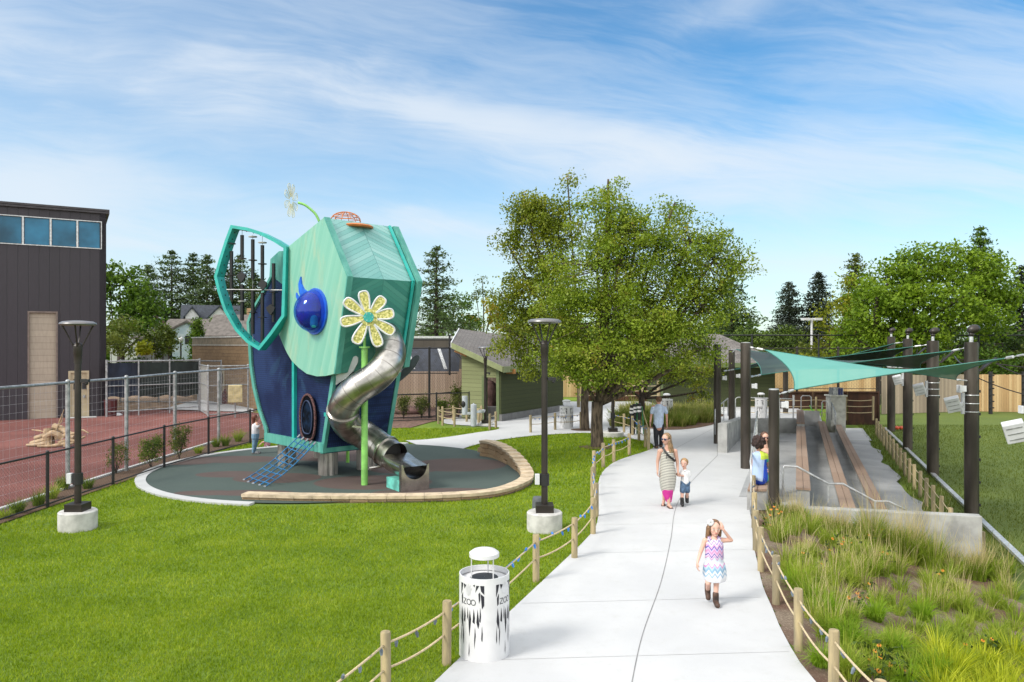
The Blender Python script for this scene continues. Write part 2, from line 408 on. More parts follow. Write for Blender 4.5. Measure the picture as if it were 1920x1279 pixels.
struct(jb.build('path_joint', mat('joint_faint', (.44, .44, .44), .9, var=.05), recalc=False))

# planting islands lying on the concrete
ISL = catmull(gpp([(1140, 790), (1190, 799), (1240, 806), (1290, 805), (1335, 797), (1340, 790), (1300, 788), (1230, 786), (1180, 783)]), 5, True)
flat('planting_bed', ISL, M_['mulch'], .014)
ISL2 = catmull(gpp([(1160, 779), (1240, 781), (1345, 783), (1345, 775), (1240, 774), (1160, 773)]), 3, True)
flat('planting_bed', ISL2, M_['mulch'], .0145)
TR = gp(1120, 838)
flat('planting_bed', [(TR.x + .62 * (1 + .1 * math.sin(3 * a)) * math.cos(a), TR.y - .1 + .5 * math.sin(a)) for a in np.linspace(0, 6.28, 22)[:-1]], M_['mulch'], .008)
TR2 = gp(1097, 806)
flat('planting_bed', [(TR2.x + .6 * math.cos(a), TR2.y + .5 * math.sin(a)) for a in np.linspace(0, 6.28, 18)[:-1]], M_['mulch'], .0085)

# play surface: green and brown rubber with a pale concrete kerb on the left
CC, CR = V((-5.05, 21.6)), 5.0
m, n, b = newmat('rubber_surface'); pos = n.new('ShaderNodeNewGeometry').outputs['Position']
def blob(cx, cy, rx, ry):
    d = n.new('ShaderNodeVectorMath', operation='SUBTRACT'); n.put(d.inputs[0], pos); d.inputs[1].default_value = (cx, cy, 0)
    e = n.vmul(d.outputs[0], (1 / rx, 1 / ry, 0)); L = n.new('ShaderNodeVectorMath', operation='LENGTH'); n.put(L.inputs[0], e)
    return n.m('SUBTRACT', 1.0, n.step(L.outputs['Value'], .97, 1.03))
acc = None
for g_, rx, ry in (((520, 897), 1.15, .75), ((440, 862), 1.5, .7), ((345, 868), .9, .45), ((700, 905), 1.5, 1.0), ((840, 925), 1.8, .6), ((640, 855), 1.9, 1.2), ((860, 872), 1.4, 1.2), ((430, 890), .9, .5), ((760, 880), 1.0, .8), ((390, 925), .8, .3), ((470, 925), 1.0, .35)):
    g2 = gp(*g_); q = blob(g2.x, g2.y, rx, ry); acc = q if acc is None else n.m('MAXIMUM', acc, q)
sp = n.noise(pos, 120, 3, .8); lw = n.noise(pos, 1.2, 3)
c = n.mix(acc, n.mix(lw, (.034, .056, .050), (.054, .078, .068)), n.mix(lw, (.058, .037, .032), (.092, .060, .052)))
c = n.mix(n.m('MULTIPLY', n.step(sp, .45, .75), .35), c, (.12, .125, .12))
n.put(b.inputs['Base Color'], c); b.inputs['Roughness'].default_value = .9; n.put(b.inputs['Normal'], n.bump(sp, .004))
flat('play_surface', [(CC.x + CR * math.cos(a), CC.y + CR * math.sin(a)) for a in np.linspace(0, 2 * math.pi, 73)[:-1]], m, .012)
WLP = gpp([(560, 941), (700, 942), (830, 940), (930, 932), (985, 915), (1001, 898), (975, 874), (938, 858), (908, 853)])
flat('play_surface', [tuple(p) for p in catmull(WLP, 8)] + [(CC.x, CC.y)], m, .0105)
kb = MB(); A = np.linspace(math.radians(75), math.radians(262), 56)
for a, c_ in zip(A, A[1:]):
    q = [V((CC.x + r * math.cos(t), CC.y + r * math.sin(t), .03)) for r, t in ((CR - .02, a), (CR + .24, a), (CR + .24, c_), (CR - .02, c_))]
    kb.prism(q, (0, 0, -.08))
struct(kb.build('kerb', M_['concrete'], recalc=True))

# red crushed ground of the animal yard, mulch strip between the fences
m, n, b = newmat('red_gravel'); pos = n.new('ShaderNodeNewGeometry').outputs['Position']
c = n.mix(n.step(n.noise(pos, .35, 5), .35, .68), (.15, .048, .040), (.225, .082, .068))
c = n.mix(n.m('MULTIPLY', n.step(n.noise(pos, 16, 6, .75), .45, .7), .45), c, (.08, .026, .022))
n.put(b.inputs['Base Color'], c); b.inputs['Roughness'].default_value = 1; n.put(b.inputs['Normal'], n.bump(n.noise(pos, 8, 7, .75), .08))
flat('red_yard_ground', [(-11.0, 3), (-10.95, 20), (-10.8, 27), (-10.6, 34), (-13.2, 38.6), (-19.2, 40.2), (-20.6, 38.4), (-26, 35.5), (-60, 16), (-60, 3)], m, .004)
flat('mulch_strip', [(-10.1, 3), (-10.1, 16), (-9.95, 22), (-9.75, 25), (-9.2, 27.5), (-8.7, 30), (-10.6, 34), (-10.8, 27), (-10.95, 20), (-11.0, 3)], M_['mulch'], .003)
kb = MB(); kb.prism([V((-10.93, 3, 0)), V((-11.03, 3, 0)), V((-10.98, 20, 0)), V((-10.83, 27, 0)), V((-10.73, 27, 0)), V((-10.88, 20, 0))], (0, 0, .05))
struct(kb.build('kerb', M_['concrete']))
flat('paved_apron', [(-14.2, 41.0), (-19.5, 47.4), (-19.8, 46.2), (-19.0, 40.6), (-13.5, 38.9)], M_['concrete'], .010)
flat('brown_yard_ground', [(-20, 41.0), (-13.4, 39.2), (-14.2, 41.2), (-17, 60), (-40, 60), (-40, 38), (-26.5, 36.0), (-20.8, 38.6)], mat('brown_dirt', (.24, .16, .10), 1, var=.25, vs=2, bump=.03, bs=12, world=True), .0035)
flat('brown_yard_ground', [(-8.2, 31.2), (-6.2, 31.0), (-4.3, 31.6), (-3.7, 34), (-2.6, 36.4), (-3.0, 46), (-12, 46), (-10.6, 34)], mat('brown_mulch_ground', (.17, .10, .075), 1, var=.3, vs=6, bump=.03, bs=20, world=True), .0075)

# terraced gravel of the seating area
m, n, b = newmat('grey_gravel'); pos = n.new('ShaderNodeNewGeometry').outputs['Position']
c = n.mix(n.step(n.noise(pos, .9, 5), .35, .7), (.29, .30, .31), (.40, .405, .41))
c = n.mix(n.m('MULTIPLY', n.step(n.noise(pos, 60, 4, .8), .45, .7), .55), c, (.50, .50, .50))
c = n.mix(n.m('MULTIPLY', n.step(n.noise(pos, 3.2, 6, .7), .62, .72), .6), c, (.09, .07, .055))
n.put(b.inputs['Base Color'], c); b.inputs['Roughness'].default_value = 1; n.put(b.inputs['Normal'], n.bump(n.noise(pos, 50, 5, .8), .02)); M_['gravel'] = m
def strip(name, sa, sb, z, ya, yb, m, edge=None):
    b_ = MB(); N = 24
    L = [V((s_ + .382 * y, y, z)) for s_, y in [(sa, ya + (yb - ya) * i / N) for i in range(N + 1)]]
    R_ = [V((s_ + (edge(y) if edge else 0) + .382 * y, y, z)) for s_, y in [(sb, ya + (yb - ya) * i / N) for i in range(N + 1)]]
    for i in range(N):
        b_.add([L[i], R_[i], R_[i + 1], L[i + 1]], [(0, 1, 2, 3)])
    return struct(b_.build(name, m, recalc=False))
strip('gravel_terrace', -1.35, .28, .011, 17.3, 27.2, M_['gravel'])
strip('gravel_terrace', .26, 1.24, -.20, 15.6, 35, M_['gravel'])
strip('gravel_terrace', 1.2, 1.9, -.60, 15.6, 35, M_['gravel'])
strip('gravel_terrace', 1.85, 3.3, -.85, 15.3, 34, M_['gravel'], lambda y: .12 * math.sin(y * 1.3) + .08 * math.sin(y * 3.1))
strip('paved_apron', 1.85, 3.4, -.845, 34, 39, M_['concrete'])
strip('paved_apron', .26, 1.2, -.19, 35.0, 39, M_['concrete'])
cb = MB(); cp = [V((4.62 + .382 * y, y, -.98)) for y in (8, 40)]
cb.prism([cp[0], cp[0] + V((.14, 0, 0)), cp[1] + V((.14, 0, 0)), cp[1]], (0, 0, .07))
struct(cb.build('kerb', M_['galv_l']))
# bed ground: mulch sheet following the slope
def bedkeep(x, y):
    if y > 16.4: return False
    d = x - path_right(y)
    return d > -.02 and y < wall_y(x) + .15 and x < 6.3 + max(0, 10.2 - y) * 1.2 + (y - 8) * .52 + .3 * math.sin(y * 1.7)
m, n, b = newmat('bed_mulch'); pos = n.new('ShaderNodeNewGeometry').outputs['Position']
c = n.mix(n.step(n.noise(pos, 1.1, 4), .4, .62), (.16, .085, .055), (.30, .235, .17))
nn = n.noise(pos, 38, 6, .8)
c = n.mix(n.step(nn, .42, .62), n.mix(.5, c, (.06, .035, .025)), c); c = n.mix(n.m('MULTIPLY', n.step(nn, .58, .66), .8), c, (.46, .38, .29))
n.put(b.inputs['Base Color'], c); b.inputs['Roughness'].default_value = 1; n.put(b.inputs['Normal'], n.bump(nn, .03)); M_['bedmulch'] = m
struct(sheet('planting_bed', rng(2.6, 13.5, .1), rng(4.5, 16.5, .1), H, M_['bedmulch'], off=-.004, keep=bedkeep))
for o_ in [o for o in bpy.data.objects if o.name.startswith('planting_bed')]: o_['kind'] = 'structure'

# ---------------------------------------------------------------- grass (uncountable): blades as small triangles
def quads_obj(name, P, m, rnd=None, loc=None, tri=False):
    """P: (N,k,3) faces, k = 3 or 4, as one mesh with a per-face random value"""
    N, k, _ = P.shape
    me = bpy.data.meshes.new(name); me.vertices.add(N * k); me.loops.add(N * k); me.polygons.add(N)
    off = np.array(loc) if loc is not None else np.zeros(3)
    me.vertices.foreach_set('co', (P - off).reshape(-1).astype(np.float32))
    me.loops.foreach_set('vertex_index', np.arange(N * k, dtype=np.int32))
    me.polygons.foreach_set('loop_start', np.arange(0, N * k, k, dtype=np.int32))
    me.polygons.foreach_set('loop_total', np.full(N, k, dtype=np.int32)) if hasattr(me.polygons[0], 'loop_total') else None
    me.update(calc_edges=True); me.validate()
    a = me.attributes.new('rnd', 'FLOAT', 'FACE'); r = np.random.rand(N) if rnd is None else rnd
    a.data.foreach_set('value', r.astype(np.float32))
    me.materials.append(m); o = bpy.data.objects.new(name, me); COL.objects.link(o)
    if loc is not None: o.location = loc
    return o
RS = np.random.RandomState(7)
def blades(x, y, z, h, w, lean=.6, rs=RS):
    N = len(x); a = rs.rand(N) * 2 * np.pi; la = rs.rand(N) * 2 * np.pi; ln = rs.rand(N) * lean * h
    P = np.zeros((N, 3, 3)); dx, dy = np.cos(a) * w / 2, np.sin(a) * w / 2
    P[:, 0] = np.stack([x - dx, y - dy, z], 1); P[:, 1] = np.stack([x + dx, y + dy, z], 1)
    P[:, 2] = np.stack([x + np.cos(la) * ln, y + np.sin(la) * ln, z + h], 1); return P
def inpoly(px, py, poly):
    poly = np.array([(p[0], p[1]) for p in poly]); c = np.zeros(len(px), bool); j = len(poly) - 1
    for i in range(len(poly)):
        xi, yi = poly[i]; xj, yj = poly[j]
        t = ((yi > py) != (yj > py)) & (px < (xj - xi) * (py - yi) / (yj - yi + 1e-12) + xi); c ^= t; j = i
    return c
GRASS = leafmat('lawn_grass', [(.075, .135, .003), (.155, .235, .005), (.25, .335, .010), (.37, .40, .05)], .3)
def lawn_patch(x0, x1, y0, y1, dens, h, w, keep):
    N = int((x1 - x0) * (y1 - y0) * dens); x = x0 + (x1 - x0) * RS.rand(N); y = y0 + (y1 - y0) * RS.rand(N)
    k = keep(x, y) & (np.abs(x) < y * .85 + 1); x, y = x[k], y[k]
    z = np.zeros(len(x)) - .022
    return blades(x, y, z, h * (.5 + .8 * RS.rand(len(x))), w, 1.1)
ow = [(p.x, p.y) for p in outline]
WLq = [tuple(p) for p in catmull(WLP, 8)] + [(CC.x, CC.y)]
def on_lawn(x, y): return ~inpoly(x, y, ow) & ~inpoly(x, y, WLq) & (((x - CC.x) ** 2 + (y - CC.y) ** 2) > 5.22 ** 2) & (x > -10.05 + np.clip(y - 20, 0, 9) * .09)
PS = [lawn_patch(-10, 1.5, 7.6, 10.5, 3800, .042, .009, on_lawn), lawn_patch(-10, 2.2, 10.5, 14, 2000, .045, .012, on_lawn),
      lawn_patch(-10.1, 3, 14, 18.5, 1000, .05, .016, on_lawn), lawn_patch(-10.1, 5.5, 18.5, 31.5, 420, .07, .024, on_lawn)]
g = quads_obj('lawn_grass', np.concatenate(PS), GRASS); tag(g, None, None, kind='stuff')
def low(x, y):
    s = x - .382 * y; return (s > 3.45) & (y > 15)
GRASS2 = leafmat('shaded_grass', [(.05, .08, .010), (.09, .12, .014), (.15, .17, .03)], .25)  # right lawn blades, olive with the shade in their colour
N = 150000; x = 7 + 26 * RS.rand(N); y = 8 + 34 * RS.rand(N); s = x - .382 * y
edge = 6.6 + np.clip(10.2 - y, 0, 9) * 1.2 + (y - 8) * .52
k = (((s > 3.3) & (y > 15)) | ((y <= 15) & (x > edge))) & (x < y * .95 + 1) & ~((s > 4.6) & (s < 4.78))
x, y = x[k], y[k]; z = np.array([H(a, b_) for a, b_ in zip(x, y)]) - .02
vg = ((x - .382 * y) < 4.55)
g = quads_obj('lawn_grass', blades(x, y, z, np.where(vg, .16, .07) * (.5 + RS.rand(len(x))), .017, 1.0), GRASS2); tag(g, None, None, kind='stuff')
# ================================================================ BUILDINGS
def siding(name, col, w=.2, d=(0, 0, 1), var=.08, gcol=.25): return planks(name, col, d, w, var=var, groove=.07, gcol=gcol, rough=.92, bump=.006, along=(2, 2, 2))
def wall_quad(mb, a, b, z0, z1, t=.25):
    """upright wall from a to b (plan), thickness t behind it"""
    a = V((a[0], a[1], 0)); b = V((b[0], b[1], 0)); d = (b - a).normalized(); n_ = V((-d.y, d.x, 0)) * t
    mb.prism([a + V((0, 0, z0)), b + V((0, 0, z0)), b + V((0, 0, z1)), a + V((0, 0, z1))], n_); return mb
def frame_on(mb, o, ux, uz, x0, x1, z0, z1, w, depth, nrm):
    for (a, b, c, d) in ((x0, x1, z0, z0 + w), (x0, x1, z1 - w, z1), (x0, x0 + w, z0 + w, z1 - w), (x1 - w, x1, z0 + w, z1 - w)):
        mb.prism([o + ux * a + uz * c, o + ux * b + uz * c, o + ux * b + uz * d, o + ux * a + uz * d], nrm * depth)
UZ = V((0, 0, 1))
M_['darkwall'] = planks('dark_metal_siding', (.030, .025, .034), (.86, .51, 0), .42, var=.10, groove=.05, gcol=.45, rough=.55, bump=.01)
M_['glassblue'] = mat('blue_window_glass', (.025, .17, .30), .25, 0, var=.3, vs=.35, spec=.35)
# --- dark industrial building
A, B = V((-26.9, 32.7, 0)), V((-20.0, 36.8, 0)); ux = (B - A).normalized(); nx = V((ux.y, -ux.x, 0)); Lw = (B - A).length
A2 = A - ux * 8; Lw2 = Lw + 8
bld = thing('industrial_building', 'tall dark purple-brown metal building with a band of blue windows', 'building', (-22, 38, 0))
mb = MB(); DX0, DX1 = 0, 0
def wx(px):                                                     # distance along the wall for a pixel column
    k = (px - 960) / F; return (A.x - k * A.y) / (k * ux.y - ux.x)
ws, we = -7.0, wx(191)
zt, zb = 9.56, 8.2
rd0, rd1 = wx(55), wx(105)
pd0, pd1 = wx(128), wx(167)
back = -nx * 12
def wallpiece(mb, x0, x1, z0, z1): mb.prism([A + ux * x0 + UZ * z0, A + ux * x1 + UZ * z0, A + ux * x1 + UZ * z1, A + ux * x0 + UZ * z1], -nx * .3)
wallpiece(mb, ws - 1, rd0, 0, zb); wallpiece(mb, rd0, rd1, 5.03, zb); wallpiece(mb, rd1, pd0, 0, zb)
wallpiece(mb, pd0, pd1, 2.25, zb); wallpiece(mb, pd1, Lw, 0, zb); wallpiece(mb, ws - 1, Lw, zt, 9.95); wallpiece(mb, we, Lw, zb, zt)
mb.prism([B + UZ * 0, B - nx * 12, B - nx * 12 + UZ * 9.9, B + UZ * 9.9], ux * -.28)
mb.prism([A + ux * (ws - 1) + back + UZ * 0, B + back, B + back + UZ * 9.9, A + ux * (ws - 1) + back + UZ * 9.9], nx * .3)
mb.build('wall', M_['darkwall'], bld)
mb = MB(); q = [A + ux * (ws - 1.1) + nx * .12, B + ux * .14 + nx * .12, B + ux * .14 + back, A + ux * (ws - 1.1) + back]
mb.prism([p + UZ * 9.95 for p in q], UZ * .09); mb.prism([p + UZ * 10.06 - nx * .0 for p in q], UZ * .1); mb.build('roof', mat('dark_roof_metal', (.05, .045, .05), .5, .3), bld)
edges_px = [None, -60, -8, 43, 95, 145, 191]; xs_ = [ws] + [wx(p) for p in edges_px[1:]]
for x0, x1 in zip(xs_, xs_[1:]):
    fb = MB(); frame_on(fb, A + nx * .04, ux, UZ, x0, x1, zb, zt, .04, .1, -nx); fr = fb.build('window_frame', M_['galv_l'], bld)
    gb = MB(); gb.prism([A + ux * (x0 + .06) + UZ * (zb + .06) - nx * .04, A + ux * (x1 - .06) + UZ * (zb + .06) - nx * .04, A + ux * (x1 - .06) + UZ * (zt - .06) - nx * .04, A + ux * (x0 + .06) + UZ * (zt - .06) - nx * .04], -nx * .03)
    gb.build('pane', M_['glassblue'], fr)
M_['rollup'] = planks('roller_door_slats', (.40, .34, .27), (0, 0, 1), .3, var=.05, groove=.06, gcol=.55, rough=.6)
mb = MB(); wallpiece(mb, rd0, rd1, 0, 5.03); 
for v in range(len(mb.v)): mb.v[v] = mb.v[v] - nx * .12
mb.build('roller_door', M_['rollup'], bld)
mb = MB(); frame_on(mb, A + nx * .02, ux, UZ, rd0 - .07, rd1 + .07, -.1, 5.1, .07, .14, -nx); mb.build('door_frame', mat('door_trim', (.18, .14, .12), .6), bld)
M_['beige'] = mat('beige_door_paint', (.43, .36, .24), .5, 0, var=.05)
mb = MB(); wallpiece(mb, pd0 + .1, pd1 - .1, 0, 2.15)
for v in range(len(mb.v)): mb.v[v] = mb.v[v] - nx * .05
dr = mb.build('door', M_['beige'], bld)
mb = MB(); frame_on(mb, A + nx * .03, ux, UZ, pd0, pd1, -.1, 2.25, .1, .12, -nx); mb.build('door_frame', M_['beige'], bld)
mb = MB(); o_ = A + nx * -.02
for k in range(2):
    x0 = pd0 + .22 + k * .34; mb.prism([o_ + ux * x0 + UZ * 1.35, o_ + ux * (x0 + .2) + UZ * 1.35, o_ + ux * (x0 + .2) + UZ * 1.85, o_ + ux * x0 + UZ * 1.85], -nx * .02)
mb.build('door_window', M_['black'], dr)
mb = MB(); mb.box(o_ + ux * (pd1 - .2) + UZ * 1.0, (.08, .08, .14)); mb.build('handle', M_['galv'], dr)
flat('door_step', [(A + ux * (pd0 - .1)).to_2d(), (A + ux * (pd1 + .3)).to_2d(), (A + ux * (pd1 + .3) + nx * .7).to_2d(), (A + ux * (pd0 - .1) + nx * .7).to_2d()], M_['concrete'], .02)

# --- tan block building
m, n, b = newmat('tan_split_block'); tc_ = n.new('ShaderNodeTexCoord'); uvn = n.new('ShaderNodeCombineXYZ')
n.put(uvn.inputs[0], n.dot(tc_.outputs['Object'], (.654, -.757, 0))); n.put(uvn.inputs[1], n.dot(tc_.outputs['Object'], (0, 0, 1)))
bt = n.new('ShaderNodeTexBrick'); n.l.new(uvn.outputs[0], bt.inputs['Vector']); bt.inputs['Scale'].default_value = 1
bt.inputs['Brick Width'].default_value = .42; bt.inputs['Row Height'].default_value = .2; bt.inputs['Mortar Size'].default_value = .008
bt.inputs['Color1'].default_value = (.34, .22, .115, 1); bt.inputs['Color2'].default_value = (.26, .165, .088, 1); bt.inputs['Mortar'].default_value = (.17, .115, .07, 1)
nn = n.noise(tc_.outputs['Object'], 9, 5, .7)
n.put(b.inputs['Base Color'], n.mix(n.m('MULTIPLY', n.step(nn, .4, .7), .35), bt.outputs[0], (.40, .28, .16)))
b.inputs['Roughness'].default_value = .95; n.put(b.inputs['Normal'], n.bump(n.m('ADD', n.m('MULTIPLY', bt.outputs['Fac'], -.6), nn), .02)); M_['block'] = m
C0b, C1b = V((-20.9, 48.8, 0)), V((-13.6, 40.35, 0)); ub = (C1b - C0b).normalized(); nb = V((ub.y, -ub.x, 0))
if nb.y > 0: nb = -nb
tb_ = thing('block_building', 'long tan split-block service building with pale coping', 'building', (-15, 46, 0))
mb = MB(); back_ = V((-2.2, 7.5, 0))
mb.prism([C0b, C1b, C1b + back_, C0b + back_], UZ * 3.45); mb.build('wall', M_['block'], tb_)
mb = MB(); mb.prism([p + UZ * 3.45 for p in (C0b + nb * .03 - ub * .03, C1b + nb * .03 + ub * .03, C1b + back_, C0b + back_ - ub * .03)], UZ * .06); mb.build('coping', mat('pale_coping', (.5, .47, .42), .6), tb_)
mb = MB(); mb.prism([p + UZ * 3.51 for p in (C0b, C1b, C1b + back_, C0b + back_)], UZ * .42); mb.build('parapet', mat('tan_parapet', (.28, .22, .15), .7), tb_)
mb = MB(); mb.prism([p + UZ * 3.93 for p in (C0b + nb * .05 - ub * .05, C1b + nb * .05 + ub * .03, C1b + back_, C0b + back_ - ub * .05)], UZ * .07); mb.build('coping', mat('white_coping', (.62, .6, .58), .5), tb_)
def on_b(px): k = (px - 960) / F; return (C0b.x - k * C0b.y) / (k * ub.y - ub.x)
for px0, px1, zt_ in ((378, 388, 2.25), (411, 421, 2.2)):
    mb = MB(); a_, b_ = on_b(px0), on_b(px1); o_ = C0b + nb * .04
    mb.prism([o_ + ub * a_, o_ + ub * b_, o_ + ub * b_ + UZ * zt_, o_ + ub * a_ + UZ * zt_], -nb * .1); d_ = mb.build('door', M_['beige'], tb_)
    if px0 == 411:
        mb = MB(); o_ = C0b + nb * .06; q0, q1 = on_b(414), on_b(419)
        mb.prism([o_ + ub * q0 + UZ * 1.2, o_ + ub * q1 + UZ * 1.2, o_ + ub * q1 + UZ * 1.8, o_ + ub * q0 + UZ * 1.8], -nb * .03); mb.build('door_window', M_['black'], d_)
# --- long dark brown building behind
lb = thing('long_low_building', 'long dark brown panelled building behind the wooden fence', 'building', (-8, 60, 0))
mb = MB(); mb.bb(-14, 3.5, 60, 72, 0, 4.0); mb.build('wall', planks('brown_panels', (.06, .047, .04), (1, 0, 0), .9, var=.1, groove=.03, gcol=.5), lb)
mb = MB(); mb.bb(-14.1, 3.6, 59.9, 72.1, 4.0, 4.18); mb.build('coping', M_['galv_l'], lb)

# --- green lap-sided sheds
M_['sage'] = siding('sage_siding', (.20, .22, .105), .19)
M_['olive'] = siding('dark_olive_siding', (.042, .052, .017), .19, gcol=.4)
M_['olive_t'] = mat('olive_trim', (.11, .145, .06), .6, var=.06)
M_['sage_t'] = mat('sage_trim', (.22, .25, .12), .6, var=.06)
m, n, b = newmat('grey_shingles'); tc_ = n.new('ShaderNodeTexCoord'); bt = n.new('ShaderNodeTexBrick'); n.l.new(tc_.outputs['Object'], bt.inputs['Vector'])
bt.inputs['Scale'].default_value = 1; bt.inputs['Brick Width'].default_value = .33; bt.inputs['Row Height'].default_value = .16; bt.inputs['Mortar Size'].default_value = .012
bt.inputs['Color1'].default_value = (.17, .155, .145, 1); bt.inputs['Color2'].default_value = (.105, .095, .09, 1); bt.inputs['Mortar'].default_value = (.05, .045, .04, 1)
n.put(b.inputs['Base Color'], bt.outputs[0]); b.inputs['Roughness'].default_value = .95; n.put(b.inputs['Normal'], n.bump(n.noise(tc_.outputs['Object'], 30, 4), .01)); M_['shingle'] = m
M_['footing'] = mat('grey_block_footing', (.16, .16, .16), .9, var=.1)
sh = thing('green_shed', 'open-sided green lap-siding shed with sloping shingle roof by the drinking fountain', 'shed', (0, 36, 0))
a0, a1 = V((-.5, 34.2, 0)), V((2.72, 39.6, 0)); ud = (a1 - a0).normalized(); nd = V((ud.y, -ud.x, 0))
mb = MB(); mb.prism([a0 + UZ * .32, a1 + UZ * .32, a1 + UZ * 2.45, a0 + UZ * 2.45], -nd * .16); mb.build('wall', M_['olive'], sh)  # right-hand wall: shade put into the siding colour, left wall kept light
mb = MB(); mb.prism([a0 + nd * .04, a1 + nd * .04, a1 - nd * .2, a0 - nd * .2], UZ * .32); mb.build('footing', M_['footing'], sh)
ul = V((-.84, .545, 0)).normalized(); nl = V((-ul.y, ul.x, 0)); nl = -nl if nl.y > 0 else nl
lw0 = a0 + ul * .1; xw = 2.15
def lz(t): return 2.32 + (3.3 - 2.32) * t / xw
mb = MB()
def pc(t0, t1, z0, f0, f1=None): mb.prism([lw0 + ul * t0 + UZ * z0, lw0 + ul * t1 + UZ * z0, lw0 + ul * t1 + UZ * (lz(t1) if f0 is None else f0), lw0 + ul * t0 + UZ * (lz(t0) if f0 is None else f0)], -nl * .12)
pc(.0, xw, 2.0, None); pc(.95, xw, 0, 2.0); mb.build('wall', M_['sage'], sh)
mb = MB(); mb.prism([lw0 + nl * .02, lw0 + ul * .16 + nl * .02, lw0 + ul * .16 + nl * .02 + UZ * 2.38, lw0 + nl * .02 + UZ * 2.32], -nl * .2)
mb.prism([lw0 + ul * .85 + nl * .02, lw0 + ul * .97 + nl * .02, lw0 + ul * .97 + nl * .02 + UZ * 2.05, lw0 + ul * .85 + nl * .02 + UZ * 2.05], -nl * .3); mb.build('corner_board', M_['olive_t'], sh)
RA, RB, RC, RD = V((-2.82, 35.0, 3.55)), V((-.41, 33.8, 2.47)), V((3.4, 40.0, 2.47)), V((-2.94, 42, 4.35))
mb = MB(); t_ = UZ * .05
mb.prism([RA, RB, RC], t_); mb.prism([RA, RC, RD], t_); mb.prism([RD, RC, V((3.0, 46, 3.6))], t_); mb.build('roof', M_['shingle'], sh)
mb = MB()
for p, q, hh in ((RA, RB, .2), (RB, RC, .22)):
    d_ = (q - p).normalized(); nn_ = V((d_.y, -d_.x, 0)).normalized()
    mb.prism([p - UZ * hh, q - UZ * hh, q + UZ * .06, p + UZ * .06], nn_ * .05)
mb.build('fascia', M_['sage_t'], sh)
mb = MB(); mb.prism([RA - UZ * .16 - V((.06, 0, 0)), RD - UZ * .16 - V((.06, 0, 0)), RD + UZ * .1 - V((.06, 0, 0)), RA + UZ * .08 - V((.06, 0, 0))], V((.05, 0, 0))); mb.build('ridge_cap', M_['white'], sh)
wood_o = mat('orange_beam_wood', (.42, .19, .055), .6, var=.15, vs=8)
mb = MB(); mb.beam(a0 + UZ * 2.28 + ud * .5 + nd * .45, a0 + UZ * 2.28 + ud * .5 - nd * .3, .12, .22); mb.beam(RA + V((.15, .2, -.27)), RA + V((.7, -.1, -.5)), .1, .2); mb.build('beam', wood_o, sh)
# second green building on the right
s2 = thing('green_lodge', 'dark green lap-sided building with grey shingle roof behind the grasses', 'building', (12, 45, 0))
mb = MB(); g0, g1 = at(1240, 780, 42.0), at(1420, 780, 42.0); mb.bb(g0.x, g1.x + 1, 42.0, 49, 0, 2.45); mb.build('wall', M_['olive'], s2)
mb = MB(); mb.bb(g0.x - .05, g0.x + .1, 41.96, 42.1, 0, 2.45); mb.build('corner_board', M_['olive_t'], s2)
mb = MB(); r0, r1, r2, r3 = V((g0.x - .9, 41.3, 2.45)), V((g1.x + 1.5, 41.3, 2.45)), V((g1.x + 1.5, 49.5, 2.45)), V((g0.x - .9, 49.5, 2.45))
t0_, t1_ = V((g0.x + 2.5, 45.4, 4.15)), V((g1.x - 1.2, 45.4, 4.15))
mb.add([r0, r1, r2, r3, t0_, t1_], [(0, 1, 5, 4), (1, 2, 5), (2, 3, 4, 5), (3, 0, 4), (0, 3, 2, 1)]); mb.build('roof', M_['shingle'], s2)
mb = MB(); mb.bb(r0.x, r1.x, 41.24, 41.3, 2.25, 2.5); mb.build('fascia', M_['olive_t'], s2)

